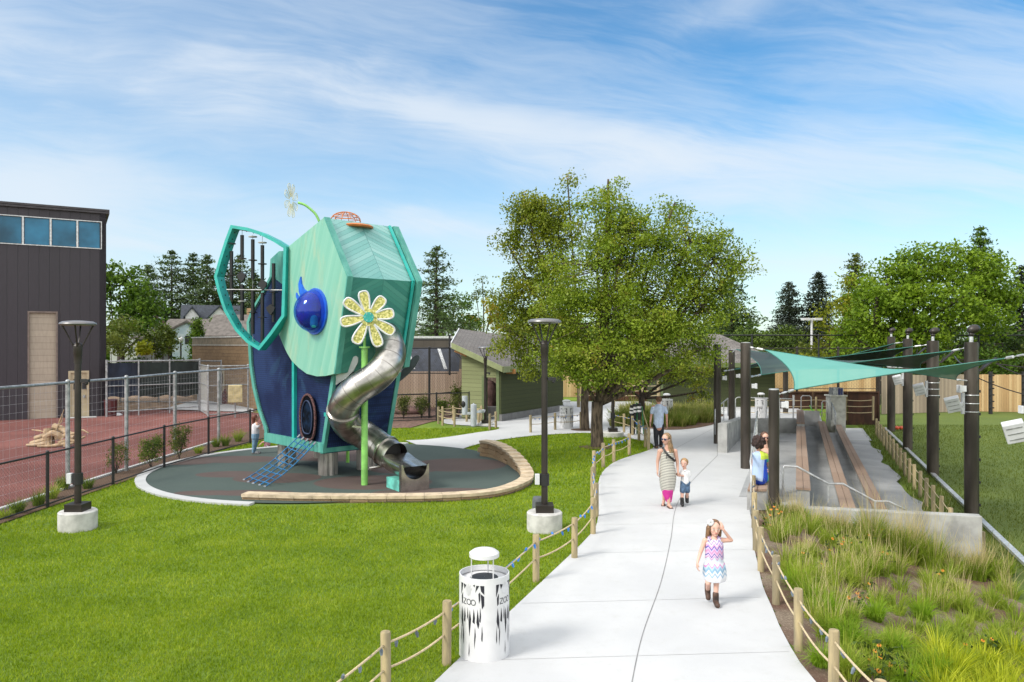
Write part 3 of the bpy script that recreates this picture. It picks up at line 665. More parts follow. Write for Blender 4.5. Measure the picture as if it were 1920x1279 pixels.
# --- houses far behind on the left
def gable_house(name, label, x, y, w, d, h, hr, wallm, roofm, front='gable', wins=(), z0=0, over=.4, rot=0.0):
    r = thing(name, label, 'house', (x, y, 0))
    R = Matrix.Rotation(rot, 3, 'Z')
    def T(p): return R @ V(p) + V((x, y, z0))
    mb = MB()
    if front == 'gable':
        mb.prism([T((-w / 2, 0, 0)), T((w / 2, 0, 0)), T((w / 2, 0, h)), T((0, 0, h + hr)), T((-w / 2, 0, h))], R @ V((0, d, 0)))
        rf = [((-w / 2 - over, h - over * hr / (w / 2)), (0, h + hr)), ((0, h + hr), (w / 2 + over, h - over * hr / (w / 2)))]
        mr = MB()
        for (xa, za), (xb, zb_) in rf: mr.prism([T((xa, -over, za + .02)), T((xb, -over, zb_ + .02)), T((xb, -over, zb_ + .25)), T((xa, -over, za + .25))], R @ V((0, d + 2 * over, 0)))
    else:
        mb.prism([T((-w / 2, 0, 0)), T((-w / 2, d, 0)), T((-w / 2, d, h)), T((-w / 2, d / 2, h + hr)), T((-w / 2, 0, h))], R @ V((w, 0, 0)))
        mr = MB(); k = hr / (d / 2)
        for (ya, za), (yb, zb_) in (((-over, h - over * k), (d / 2, h + hr)), ((d / 2, h + hr), (d + over, h - over * k))):
            mr.prism([T((-w / 2 - over, ya, za + .02)), T((-w / 2 - over, yb, zb_ + .02)), T((-w / 2 - over, yb, zb_ + .25)), T((-w / 2 - over, ya, za + .25))], R @ V((w + 2 * over, 0, 0)))
    mb.build('wall', wallm, r); mr.build('roof', roofm, r)
    for (cx, cz, ww, hh) in wins:
        fb = MB(); frame_on(fb, T((cx - ww / 2, -.08, cz - hh / 2)), R @ V((1, 0, 0)), UZ, 0, ww, 0, hh, .14, .12, R @ V((0, 1, 0))); fr = fb.build('window_frame', M_['white'] if wallm is not M_['wrap'] else M_['black'], r)
        gb = MB(); gb.prism([T((cx - ww / 2 + .1, -.03, cz - hh / 2 + .1)), T((cx + ww / 2 - .1, -.03, cz - hh / 2 + .1)), T((cx + ww / 2 - .1, -.03, cz + hh / 2 - .1)), T((cx - ww / 2 + .1, -.03, cz + hh / 2 - .1))], R @ V((0, .03, 0)))
        gb.build('pane', mat('dark_pane', (.03, .035, .04), .15), fr)
    return r
M_['whitewall'] = mat('white_stucco', (.62, .62, .62), .8, var=.04, world=True)
M_['wrap'] = mat('pale_blue_house_wrap', (.36, .46, .53), .7, var=.25, vs=1.6, col2=(.55, .60, .64))
M_['cream'] = mat('cream_siding', (.42, .40, .24), .7, var=.05)
rbrown = mat('brown_roof', (.10, .06, .05), .9); rdark = mat('dark_slate_roof', (.035, .042, .055), .9, var=.15, vs=3); rgrey = mat('grey_brown_roof', (.13, .115, .105), .9, var=.15, vs=3)
c = at(262, 640, 80); gable_house('gabled_house', 'white gabled house with brown roof edge half hidden by dark trees', c.x, 80, 5.6, 6, 5.4, 2.2, M_['whitewall'], rbrown, wins=((1.5, 5.4, .9, 1.6),), rot=.46)
c = at(286, 640, 76); mbp = gable_house('porch_house', 'low grey-roofed porch in front of the white gabled house', c.x, 76, 3.2, 2.5, 4.2, .6, mat('porch_shade', (.10, .10, .11), .8), rgrey, front='eave')
c = at(398, 640, 92); gable_house('slate_roof_house', 'white house with dark slate roof between the pines', c.x, 92, 6.4, 5, 6.4, 1.8, M_['whitewall'], rdark, front='eave', wins=((-1.3, 5.7, .9, .9),), rot=.38)
c = at(357, 640, 90); gable_house('slate_roof_wing', 'small white gable bay under the dark slate roof at its left end', c.x, 90.5, 1.5, 2.5, 6.9, 1.0, M_['whitewall'], rdark, wins=((0, 6.3, 1.1, .9),), over=.25, rot=.42)
c = at(410, 640, 90); gable_house('slate_roof_wing', 'half-timbered white gable bay at the right of the dark slate roof', c.x, 90.3, 3.0, 2.5, 6.4, 1.6, M_['whitewall'], rdark, wins=(), over=.3, rot=.38)
c = at(350, 640, 74); gable_house('wrapped_house', 'unfinished house clad in pale blue building wrap with small dark window', c.x, 74, 2.6, 3, 4.9, .75, M_['wrap'], rgrey, wins=((.15, 3.95, .6, .8),), over=.25, rot=.42)
c = at(358, 640, 77); gable_house('long_grey_roof_house', 'long low grey-brown roofed house wing behind the pale blue wrapped gable', c.x, 77, 5.6, 4, 4.7, 1.25, M_['wrap'], rgrey, front='eave')
c = at(452, 640, 64); gable_house('cream_house', 'cream house with grey-brown roof seen through the ear frame of the play tower', c.x, 64, 5.0, 4.5, 4.3, 1.6, M_['cream'], rgrey, front='eave', wins=(), rot=.1)
ch = MB(); c = at(462, 590, 67); ch.bb(c.x - .25, c.x + .25, 67.8, 68.3, 3, 6.8); ch.build('chimney_stack', M_['block'], loc=(c.x, 66, 3)); tag(bpy.data.objects['chimney_stack'], 'tan brick chimney stack beside the cream house behind the ear frame', 'chimney')

# ================================================================ FENCES
def wiremesh(mb, p0, p1, z0a, z1a, z0b, z1b, sp, w, diag=False):
    """a sheet of thin wires between two posts"""
    p0, p1 = V((*p0, 0)), V((*p1, 0)); L = (p1 - p0).length; d = (p1 - p0) / L; up = V((0, 0, 1))
    nrm = V((d.y, -d.x, 0)) * w
    def strip_(a, b): mb.tube([a, b], w, 3, cap=False)
    n_ = max(2, int(L / sp))
    if diag:
        h = z1a - z0a; k = int((L + h) / sp)
        for i in range(k):
            for sgn in (1, -1):
                t0 = i * sp - h; t1 = t0 + h; c0, c1 = max(0, t0), min(L, t1)
                if c1 <= c0: continue
                za, zb2 = (c0 - t0), (c1 - t0)
                if sgn < 0: za, zb2 = h - za, h - zb2
                f0, f1 = c0 / L, c1 / L
                strip_(p0 + d * c0 + up * (z0a + (z0b - z0a) * f0 + za), p0 + d * c1 + up * (z0a + (z0b - z0a) * f1 + zb2))
    else:
        for i in range(1, n_): f = i / n_; strip_(p0 + d * L * f + up * (z0a + (z0b - z0a) * f), p0 + d * L * f + up * (z1a + (z1b - z1a) * f))
        m_ = max(2, int((z1a - z0a) / sp))
        for j in range(1, m_): f = j / m_; strip_(p0 + up * (z0a + (z1a - z0a) * f), p1 + up * (z0b + (z1b - z0b) * f))
def mesh_fence(name, label, posts, h, postm, wirem, pr=.03, sp=.1, w=.002, diag=True, bottom=True, mid=None, rail_r=.022, z0=0.0, cat='fence', caps=True):
    """posts: plan points; each post, the rails and each span of mesh are parts"""
    r = thing(name, label, cat, (*posts[0], z0)); q = [V((*p, z0)) for p in posts]
    for p in q:
        mb = MB(); mb.cyl(p, p + UZ * (h + .02), pr, n=10); 
        if caps: mb.ell(p + UZ * (h + .03), (pr * 1.1, pr * 1.1, pr))
        mb.build('post', postm, r, smooth='auto')
    mb = MB(); mb.tube([p + UZ * h for p in q], rail_r, 8); mb.build('top_rail', postm, r, smooth='auto')
    if bottom: mb = MB(); mb.tube([p + UZ * .07 for p in q], rail_r * .8, 8); mb.build('bottom_rail', postm, r, smooth='auto')
    if mid: mb = MB(); mb.tube([p + UZ * mid for p in q], rail_r * .8, 8); mb.build('middle_rail', postm, r, smooth='auto')
    for a, b_ in zip(q, q[1:]):
        mb = MB(); wiremesh(mb, a.to_2d(), b_.to_2d(), a.z + .08, a.z + h, b_.z + .08, b_.z + h, sp, w, diag); mb.build('wire_mesh', wirem, r)
    return r
bf = [(-10.35, 8.0), (-10.3, 11.0), (-10.2, 13.7)] + [tuple(gp(x, y).to_2d()) for x, y in ((89, 951), (212, 910), (308, 877), (391, 853), (469, 832))] + [(-8.75, 29.6), (-8.3, 32.5)]
mesh_fence('chain_link_fence', 'low black chain-link fence along the left edge of the lawn', bf, 1.17, M_['black'], M_['black'], pr=.035, sp=.085, w=.0016)
gf = [(-11.2, 8.5), (-11.15, 11.5), (-11.1, 14.8)] + [tuple(gp(x, y).to_2d()) for x, y in ((127, 916), (237, 883), (328, 851), (410, 828))] + [(-10.3, 31), (-9.9, 34.5), (-10.8, 37.5)]
mesh_fence('wire_yard_fence', 'tall galvanised wire fence with round grey posts round the red yard', gf, 2.6, M_['galv'], mat('pale_wire', (.42, .43, .45), .4, .5), pr=.052, sp=.19, w=.002, diag=False, bottom=False, rail_r=.036)
# green screened fence beyond the yard
scr = thing('screened_fence', 'grey pipe fence hung with dark green privacy screen beside the dark building', 'fence', (-19.8, 37.6, 0))
sp_ = [gp(200, 782), gp(260, 779), gp(318, 775), gp(374, 771)]
for i, p in enumerate(sp_):
    mb = MB(); mb.cyl(p, p + UZ * 2.78, .055 if i in (0, 3) else .04, n=10); mb.build('post', M_['galv'], scr, smooth='auto')
M_['screen'] = mat('dark_green_screen', (.016, .024, .022), .8, var=.2, vs=1.5)
for z in (.25, 1.5, 2.7):
    mb = MB(); mb.tube([p + UZ * z for p in sp_], .03, 8); mb.build('rail', M_['galv'], scr, smooth='auto')
for i, (a, b_) in enumerate(zip(sp_, sp_[1:])):
    mb = MB(); yv = V((0, .05, 0)); zlo = .95 - i * .05; N = 8
    for k in range(N):
        f, g_ = k / N, (k + 1) / N; wv = lambda t: V((0, .03 * math.sin(t * 19), 0)); p, q_ = a.lerp(b_, f), a.lerp(b_, g_)
        mb.add([p + yv + wv(f) + UZ * (zlo + .05 * math.sin(f * 9)), q_ + yv + wv(g_) + UZ * (zlo + .05 * math.sin(g_ * 9)), q_ + yv + wv(g_) + UZ * 2.62, p + yv + wv(f) + UZ * 2.62], [(0, 1, 2, 3)])
    mb.build('privacy_screen', mat('navy_screen', (.012, .02, .04), .8, var=.2, vs=1.5) if i == 0 else M_['screen'], scr, recalc=False)
mesh_fence('far_pipe_fence', 'plain galvanised chain-link fence just behind the dark green screened one', [(-23.6, 45), (-21.3, 45), (-18.6, 44.2), (-16.9, 43.4)], 2.55, M_['galv'], M_['galv'], pr=.05, sp=.14, w=.003, rail_r=.04)
mesh_fence('side_pipe_fence', 'short galvanised fence joining the screened fence to the tan block wall', [tuple(sp_[3].to_2d()), (-14.9, 36.6), (-13.4, 37.9)], 2.45, M_['galv'], M_['galv'], pr=.05, sp=.15, w=.0025, mid=1.5, rail_r=.035)
mesh_fence('iron_railing', 'thin dark railing fence in front of the far houses', [(-40, 62), (-34, 62), (-28, 62), (-22, 62), (-18, 62)], 1.5, M_['black'], M_['black'], sp=.3, w=.012, diag=False, pr=.05)

def picket(name, label, a, b, z0, z1, m, railm=None, zr=None, backside=True):
    a, b = V((*a, 0)), V((*b, 0)); L = (b - a).length; d = (b - a) / L; nn_ = V((d.y, -d.x, 0)); nn_ = nn_ if nn_.y < 0 else -nn_
    r = thing(name, label, 'fence', (a.x, a.y, z0)); mb = MB(); k = int(L / .15); rr = random.Random(len(label))
    for i in range(k):
        h = z1 + rr.uniform(-.015, .015); c = a + d * (i + .5) * .15 + nn_ * rr.uniform(-.006, .006)
        mb.box(c + UZ * (z0 + h) / 2, (.142, .022, h - z0), M=Matrix((d, -nn_, UZ)).transposed())
    mb.build('boards', m, r)
    mb = MB()
    for z in (z0 + .3, (z0 + z1) / 2, z1 - .3): mb.beam(a + UZ * z - nn_ * .05, b + UZ * z - nn_ * .05, .04, .09)
    mb.build('back_rails', m, r); return r
def cedar(name, c1, c2, d=(1, 0, 0)):
    return planks(name, c1, d, .15, var=.12, groove=.05, gcol=.6, col2=c2, along=(3, 3, .5), rough=.85)
M_['cedar'] = cedar('pale_cedar', (.36, .26, .19), (.47, .36, .28))
M_['cedar_y'] = cedar('golden_cedar', (.46, .29, .13), (.58, .42, .22))
M_['cedar_g'] = cedar('weathered_cedar', (.30, .24, .18), (.42, .34, .25))
M_['reddark'] = cedar('dark_red_boards', (.075, .028, .018), (.11, .04, .026))
picket('board_fence', 'pale cedar board fence between the play tower and the green shed', (-9.6, 42), (-2.35, 42), 0, 2.15, M_['cedar'])
picket('board_fence', 'pinkish cedar boards seen through the opening of the green shed', (-1.9, 40.2), (-.5, 40.2), 0, 1.9, M_['cedar'])
picket('tall_board_fence', 'golden cedar board fence behind the tree trunks', (2.6, 50), (9.2, 50), 0, 2.0, M_['cedar_y'])
picket('tall_board_fence', 'golden cedar board fence behind the podium and rust panels', (14.0, 48), (23.4, 47.5), -.2, 1.95, M_['cedar_y'])
picket('low_board_fence', 'low dark red board fence behind the small dark-trunked tree', (4.4, 46.5), (9.3, 46.5), 0, .95, M_['reddark'])
picket('weathered_board_fence', 'weathered grey cedar fence along the far side of the right lawn', (24.0, 48.5), (31.2, 50.5), -1, 1.5, M_['cedar_g'])
picket('weathered_board_fence', 'weathered tan cedar fence at the right end beyond the two black gate posts', (31.35, 50.4), (38.5, 49.0), -1, 1.5, M_['cedar_y'])
# animal-yard fence of black pipe in front of the cedar boards
af = [(-7.9, 34.2), tuple(gp(805, 784).to_2d()), tuple(gp(868, 776).to_2d())]
mesh_fence('yard_fence', 'tall black pipe and mesh fence between the play tower and the green shed', af, 3.35, M_['black'], M_['black'], pr=.055, sp=.16, w=.0022, mid=1.15, rail_r=.03)
r_ = thing('fence_outrigger', 'black angled outrigger frame of rails above the yard fence', 'fence top', (-5, 37, 2))
mb = MB()
for x0, x1, y, z in ((-9.4, -2.7, 37.2, 3.75), (-9.4, -2.7, 37.0, 2.1)): mb.tube([V((x0, y, z)), V((x1, y, z))], .03, 6)
for x0 in (-6.3, -3.1): mb.tube([V((x0, 37.1, 2.0)), V((x0, 37.1, 4.0))], .05, 8); mb.tube([V((x0, 37.1, 3.4)), V((x0 + 1.0, 35.6, 2.5))], .035, 6)
mb.build('rails', M_['black'], r_, smooth='auto')
mb = MB(); mb.add([V((-9.5, 38.2, 3.35)), V((-2.7, 38.2, 3.35)), V((-2.7, 37.0, 2.15)), V((-9.5, 37.0, 2.15))], [(0, 1, 2, 3)]); mb.v = [v + V((0, 1, 0)) for v in mb.v]
mb.build('mesh_roof', mat('dark_blue_netting', (.02, .026, .042), .6, var=.2), r_, recalc=False)
mb = MB()
for x0 in (-7.3, -5.0, -3.4): mb.beam(V((x0 - .35, 38.15, 3.34)), V((x0 + .1, 37.15, 2.3)), .16, .03)
mb.build('slanted_slats', M_['galv_l'], r_)
mesh_fence('low_yard_fence', 'low black pipe fence in front of the brown mulch yard', [(-9.2, 31.6), (-5.9, 33.6), (-3.5, 34.6), (-2.0, 35.2)][:4], 1.25, M_['black'], M_['black'], pr=.04, sp=.12, w=.002, rail_r=.025)
# rust steel panels
rust = mat('rusted_steel', (.075, .032, .018), .9, .2, var=.4, vs=2.5, bump=.003, bs=20, col2=(.03, .015, .011), stretch=(1, 1, .4))
for i, (x0, x1, lb_) in enumerate(((14.6, 16.5, 'rusted steel panel behind the pale sail posts, left of the podium'), (16.54, 18.4, 'rusted steel panel directly behind the concrete podium'), (18.44, 20.15, 'rusted steel panel at the right end, right of the podium'))):
    r_ = thing('rust_panel', lb_, 'panel fence', (x0, 41, 0), group='rusted steel fence panels'); mb = MB(); z0 = -.9
    mb.bb(x0, x1, 41, 41.02, z0, .92); mb.build('panel', rust, r_)
    mb = MB(); mb.bb(x0, x1, 40.94, 41.0, .86, .95); mb.bb(x0, x0 + .07, 40.94, 41, z0, .86); mb.bb(x1 - .07, x1, 40.94, 41, z0, .86); mb.build('frame', rust, r_)
mesh_fence('black_net_fence', 'tall dark mesh fence standing in front of the golden cedar boards', [(14.0, 43.5), (16.6, 43.5), (19.0, 43.5), (21.4, 43.5)], 3.3, M_['bronze'], M_['black'], pr=.07, sp=.2, w=.0025, mid=.95)
mesh_fence('black_back_fence', 'long black top-rail fence below the rounded trees on the right', [(13.5, 56), (18, 56), (23, 56), (29, 56), (35, 56), (42, 56)], 4.2, M_['black'], M_['black'], pr=.07, sp=.35, w=.005, rail_r=.05)
for nm, x0, lb_ in (('gate_post', 31.15, 'left of the two thick black posts against the weathered cedar fence'), ('gate_post', 33.3, 'right of the two thick black posts against the weathered cedar fence')):
    mb = MB(); mb.cyl((x0, 48.6, -1), (x0, 48.6, 1.75), .12, n=10)
    for k in range(6): mb.ell((x0 - .13, 48.5, -.6 + k * .42), (.06, .06, .05), nu=8, nv=5)
    for k in range(6): mb.ell((x0 + .13, 48.5, -.6 + k * .42), (.06, .06, .05), nu=8, nv=5)
    tag(mb.build(nm, M_['black'], loc=(x0, 48.6, -1), smooth='auto'), lb_, 'gate post')

# ================================================================ STREET FURNITURE
def lamp_parts(r, o, h, base=(.34, .34), sq=.34, cam_=True, junction=None, soft=False):
    o = V(o)
    mb = MB(); zb0 = -.3; bh = base[0]
    mb.lathe([(base[1] - .02 if not soft else base[1], zb0), (base[1], 0 if not soft else 0.05), (base[1], bh - .02), (base[1] - .02, bh), (0.01, bh)], o, 32); mb.build('concrete_base', M_['conc_base'], r, smooth='auto')
    mb = MB(); mb.box(o + UZ * (bh + .07), (sq, sq, .15)); mb.build('base_cover', M_['bronze'], r, bevel=.008)
    mb = MB(); mb.tube([o + UZ * (bh + .14), o + UZ * (h - .78), ], [.062, .058], 16); mb.tube([o + UZ * (h - .78), o + UZ * (h - .62), o + UZ * (h - .6), o + UZ * (h - .45)], [.07, .07, .078, .078], 16)
    mb.tube([o + UZ * (h - .45), o + UZ * (h - .40), o + UZ * (h - .38)], [.085, .06, .03], 16)
    mb.build('pole', M_['bronze'], r, smooth='auto')
    mb = MB()
    for k in range(4):
        a = math.radians(20 + 90 * k); c, s_ = math.cos(a), math.sin(a)
        mb.tube([o + V((.06 * c, .06 * s_, h - .48)), o + V((.19 * c, .19 * s_, h - .2)), o + V((.265 * c, .265 * s_, h - .05))], [.014, .014, .018], 6)
    mb.build('arms', M_['bronze'], r)
    mb = MB(); mb.lathe([(.01, h - .05), (.24, h - .06), (.30, h - .05), (.325, h - .03), (.315, h - .005), (.26, h + .025), (.1, h + .04), (.005, h + .042)], o, 36); mb.build('lamp_head', mat('lamp_grey', (.17, .165, .17), .38, .3, var=.05), r, smooth='auto')
    if cam_:
        mb = MB(); z = h - 1.12; mb.box(o + V((.14, 0, z)), (.16, .07, .06)); mb.ell(o + V((.17, 0, z - .05)), (.035, .035, .035), nu=8, nv=6); mb.build('camera', M_['black'], r)
    if junction:
        mb = MB(); mb.box(o + V((junction * .14, -.02, bh + .62)), (.09, .1, .2)); mb.build('junction_box', M_['white_p'], r, bevel=.01)
        mb = MB(); mb.tube([o + UZ * (bh + .5), o + UZ * (bh + .72)], .09, 12); mb.build('collar', M_['black'], r)
    return r
l1 = gp(146, 990); r = thing('street_lamp', 'tall bronze lamp post on round concrete base at the left of the lawn', 'street lamp', l1, group='bronze path lamps'); lamp_parts(r, l1, 3.96, junction=-1)
l2 = gp(1021, 992); r = thing('street_lamp', 'tall bronze lamp post on concrete base beside the rope fence in the middle', 'street lamp', l2, group='bronze path lamps'); lamp_parts(r, l2, 4.0, junction=-1)
l3 = gp(910, 797); r = thing('street_lamp', 'distant slim lamp post by the drinking fountain in front of the shed', 'street lamp', l3, group='bronze path lamps'); lamp_parts(r, l3, 3.4, base=(.08, .36), cam_=True)
l4 = gp(1149, 818); r = thing('street_lamp', 'lamp post half hidden in the crown of the large tree', 'street lamp', l4, group='bronze path lamps'); lamp_parts(r, l4, 3.6, base=(.18, .42), cam_=False, junction=-1)
mb = MB(); o = gp(1009, 968); mb.lathe([(.10, -.05), (.10, .1), (.125, .12), (.12, .35), (.10, .4), (.01, .41)], o, 20); tag(mb.build('irrigation_box', mat('grey_plastic', (.10, .11, .12), .6), loc=o, smooth='auto'), 'short dark grey domed utility bollard behind the middle lamp base', 'utility bollard')
mb = MB(); o = at(1522, 640, 62); mb.cyl(V((o.x, 62, 0)), V((o.x, 62, 5.6)), .1, n=10); mb.beam(V((o.x - .6, 62, 5.65)), V((o.x + .6, 62, 5.65)), .08, .08)
r = thing('parking_light', 'white twin-head light pole rising beyond the sails', 'street lamp', (o.x, 62, 0)); mb.build('pole', M_['white'], r)
for sx in (-1, 1): mb = MB(); mb.box((o.x + sx * .5, 62, 5.6), (.62, .5, .2)); mb.build('lamp_head', M_['white'], r, bevel=.02)
mb = MB(); o = at(339, 650, 70); r = thing('yard_light', 'small black post light with white globe near the wrapped house', 'street lamp', (o.x, 70, 0)); mb.cyl((o.x, 70, 0), (o.x, 70, 3.7), .08, n=8); mb.build('pole', M_['black'], r)
mb = MB(); mb.ell((o.x, 70, 3.95), (.24, .24, .27)); mb.build('globe', M_['white'], r, smooth=True)
for px, y, z1, lb_ in ((1318, 39, 3.7, 'thin dark pole in front of the green lodge among the grasses'),):
    o = at(px, 700, y); mb = MB(); mb.cyl((o.x, y, 0), (o.x, y, z1), .055, n=8); mb.cyl((o.x, y, 0), (o.x, y, .5), .09, n=8); tag(mb.build('slim_pole', M_['bronze'], loc=(o.x, y, 0)), lb_, 'pole')

# --- litter bins with cut-out pattern
def make_bin(label, loc, detailed):
    r = thing('litter_bin', label, 'litter bin', loc, group='white cut-out litter bins'); o = V(loc); R_, Hh = .288, .93
    mb = MB(); mb.lathe([(R_, 0), (R_, Hh), (R_ - .012, Hh), (R_ - .012, Hh - .06)], o, 48); mb.build('body', M_['white'], r, smooth='auto')
    mb = MB(); mb.lathe([(R_ - .012, Hh - .07), (.16, Hh - .06), (.155, Hh - .075), (.15, Hh - .5)], o, 36); mb.build('top_ring', M_['white'], r, smooth='auto')
    mb = MB(); mb.lathe([(.158, Hh - .058), (.15, Hh - .052), (.005, Hh - .054)], o, 28); mb.build('opening', M_['black'], r)
    mb = MB(); mb.lathe([(.165, Hh + .175), (.172, Hh + .18), (.172, Hh + .225), (.13, Hh + .255), (.07, Hh + .272), (.004, Hh + .278)], o, 36); mb.lathe([(.165, Hh + .176), (.004, Hh + .178)], o, 36); mb.build('lid', M_['white'], r, smooth='auto')
    for k in range(3):
        mb = MB(); a = math.radians(195 + k * 120); p = o + V((.15 * math.cos(a), .15 * math.sin(a), 0)); mb.cyl(p + UZ * (Hh - .06), p + UZ * (Hh + .19), .007, n=6); mb.build('lid_strut', M_['white'], r)
    # dark inlays painted as shadowed cut-outs: tall splinters fanning down, gaps round a hand emblem, ZOO lettering
    def onc(u, z, off=.0025): a = u / R_; return o + V(((R_ + off) * math.sin(a), -(R_ + off) * math.cos(a), z))
    def poly(mb, pts):
        us = [p[0] for p in pts]; c = (sum(us) / len(us), sum(p[1] for p in pts) / len(pts))
        ring = []
        for (a, b_) in zip(pts, pts[1:] + pts[:1]):
            for t in (0, .5): ring.append((a[0] + (b_[0] - a[0]) * t, a[1] + (b_[1] - a[1]) * t))
        k = len(ring); mb.add([onc(*p) for p in ring] + [onc(*c)], [(i, (i + 1) % k, k) for i in range(k)])
    def stroke(mb, pts, w):
        for a, b_ in zip(pts, pts[1:]):
            d = V((b_[0] - a[0], b_[1] - a[1])); nn_ = V((-d.y, d.x)).normalized() * w / 2
            mb.add([onc(a[0] - nn_.x, a[1] - nn_.y, .004), onc(a[0] + nn_.x, a[1] + nn_.y, .004), onc(b_[0] + nn_.x, b_[1] + nn_.y, .004), onc(b_[0] - nn_.x, b_[1] - nn_.y, .004)], [(0, 1, 2, 3)])
    em = mat('emblem_white', (.55, .55, .57), .4); cut = MB(); let = MB(); per = 2 * math.pi * R_ / 4
    for q in range(4):
        c = -.16 + per * (q - 1) + .02
        sp = [(-.145, .60, .36, .03), (-.095, .60, .44, .028), (-.05, .61, .50, .02), (-.02, .58, .28, .034), (.03, .60, .44, .03), (.075, .60, .38, .026), (-.12, .42, .17, .016), (.045, .40, .15, .018), (-.03, .22, .10, .014), (.105, .62, .46, .02), (.125, .42, .24, .016), (-.16, .40, .20, .012)]
        for (u, z1, z0, w) in sp:
            j = .008 * math.sin(u * 90 + q); poly(cut, [(c + u, z1), (c + u + w / 2, z1 - .1), (c + u + w / 2 + j, z1 - .17), (c + u + j, z0), (c + u - w / 2, z1 - .15)])
        for pts in ([(-.165, .86), (-.125, .86), (-.14, .79), (-.165, .72)], [(-.115, .86), (-.07, .85), (-.10, .80)], [(-.155, .71), (-.128, .76), (-.132, .64), (-.15, .62)], [(.06, .86), (.095, .86), (.06, .80), (.05, .78)],
                    [(.105, .86), (.15, .86), (.15, .76), (.115, .80)], [(.085, .77), (.105, .79), (.105, .70), (.092, .66)], [(.11, .77), (.15, .74), (.15, .64), (.125, .60)],  [(.02, .86), (.045, .87), (.04, .84)]):
            poly(cut, [(c + a, b_) for a, b_ in pts])
        if detailed:
            zc = .668; hz = .030; x0 = c - .115
            stroke(let, [(x0, zc + hz), (x0 + .044, zc + hz), (x0, zc - hz), (x0 + .047, zc - hz)], .008)
            for cx in (x0 + .082, x0 + .139): stroke(let, [(cx + .027 * math.cos(t), zc + hz * 1.0 * math.sin(t)) for t in np.linspace(0, 2 * math.pi, 17)], .008)
            fing = [(-180, .04), (165, .045), (152, .07), (143, .07), (132, .042), (122, .045), (114, .088), (107, .088), (101, .048), (96, .048), (91, .095), (85, .095), (80, .048), (75, .048), (70, .09), (64, .09), (58, .045), (50, .042), (46, .07), (39, .07), (25, .04), (0, .038), (-45, .038), (-90, .04), (-135, .04)]
            hand = MB(); poly(hand, [(c - .045 + L_ * math.cos(math.radians(a_)), .775 + L_ * math.sin(math.radians(a_))) for a_, L_ in fing]); hand.build('hand_emblem', em, r, recalc=False)

    cut.build('cut_out_inlays', mat('inlay_dark', (.008, .008, .016), .6), r, recalc=False)
    if detailed:
        let.build('lettering', mat('letter_dark', (.05, .05, .06), .5), r, recalc=False)
    return r
make_bin('white bin with ZOO lettering standing in the foreground at the path edge', gp(908, 1224), True)
make_bin('white bin on the paving to the left of the large tree trunks', gp(1062, 803), True)
make_bin('white bin in front of the green lodge just right of the walking man', gp(1250, 785), False)
make_bin('white bin mostly hidden behind the ramp wall and sail posts', gp(1427, 783, 0), False)

# --- drinking fountain
r = thing('drinking_fountain', 'pale grey bottle-filling drinking fountain with side bowl', 'drinking fountain', gp(888, 799)); o = gp(888, 799); fm = mat('fountain_grey', (.42, .45, .50), .4, .1, var=.03)
mb = MB(); mb.lathe([(.13, 0), (.13, .92), (.11, .94), (.01, .945)], o, 24); mb.ell(o + UZ * .96, (.04, .04, .03)); mb.build('column', fm, r, smooth='auto')
mb = MB(); mb.beam(o + V((-.1, 0, .55)), o + V((-.42, 0, .55)), .16, .1); mb.build('bracket', fm, r, bevel=.01)
mb = MB(); mb.cyl(o + V((-.38, 0, .5)), o + V((-.38, 0, 1.3)), .12, n=20); mb.build('bottle_filler', fm, r, smooth='auto')
mb = MB(); mb.ell(o + V((-.42, -.08, .95)), (.1, .06, .17)); mb.build('filler_recess', M_['black'], r, smooth=True)
mb = MB(); mb.lathe([(.02, .56), (.13, .60), (.16, .70), (.14, .70), (.10, .64), (.01, .62)], o + V((.36, 0, 0)), 20); mb.build('bowl', fm, r, smooth='auto')
mb = MB(); mb.beam(o + V((.08, 0, .62)), o + V((.3, 0, .62)), .1, .1); mb.build('bowl_arm', fm, r)
mb = MB(); o = gp(908, 794) + V((-.25, .2, 0)); mb.cyl(o, o + UZ * .48, .07, n=10); mb.cyl(o + UZ * .48, o + UZ * .62, .085, n=10); tag(mb.build('short_post', M_['postwood'], loc=o), 'short wooden post with grey cap beside the fountain lamp', 'post')

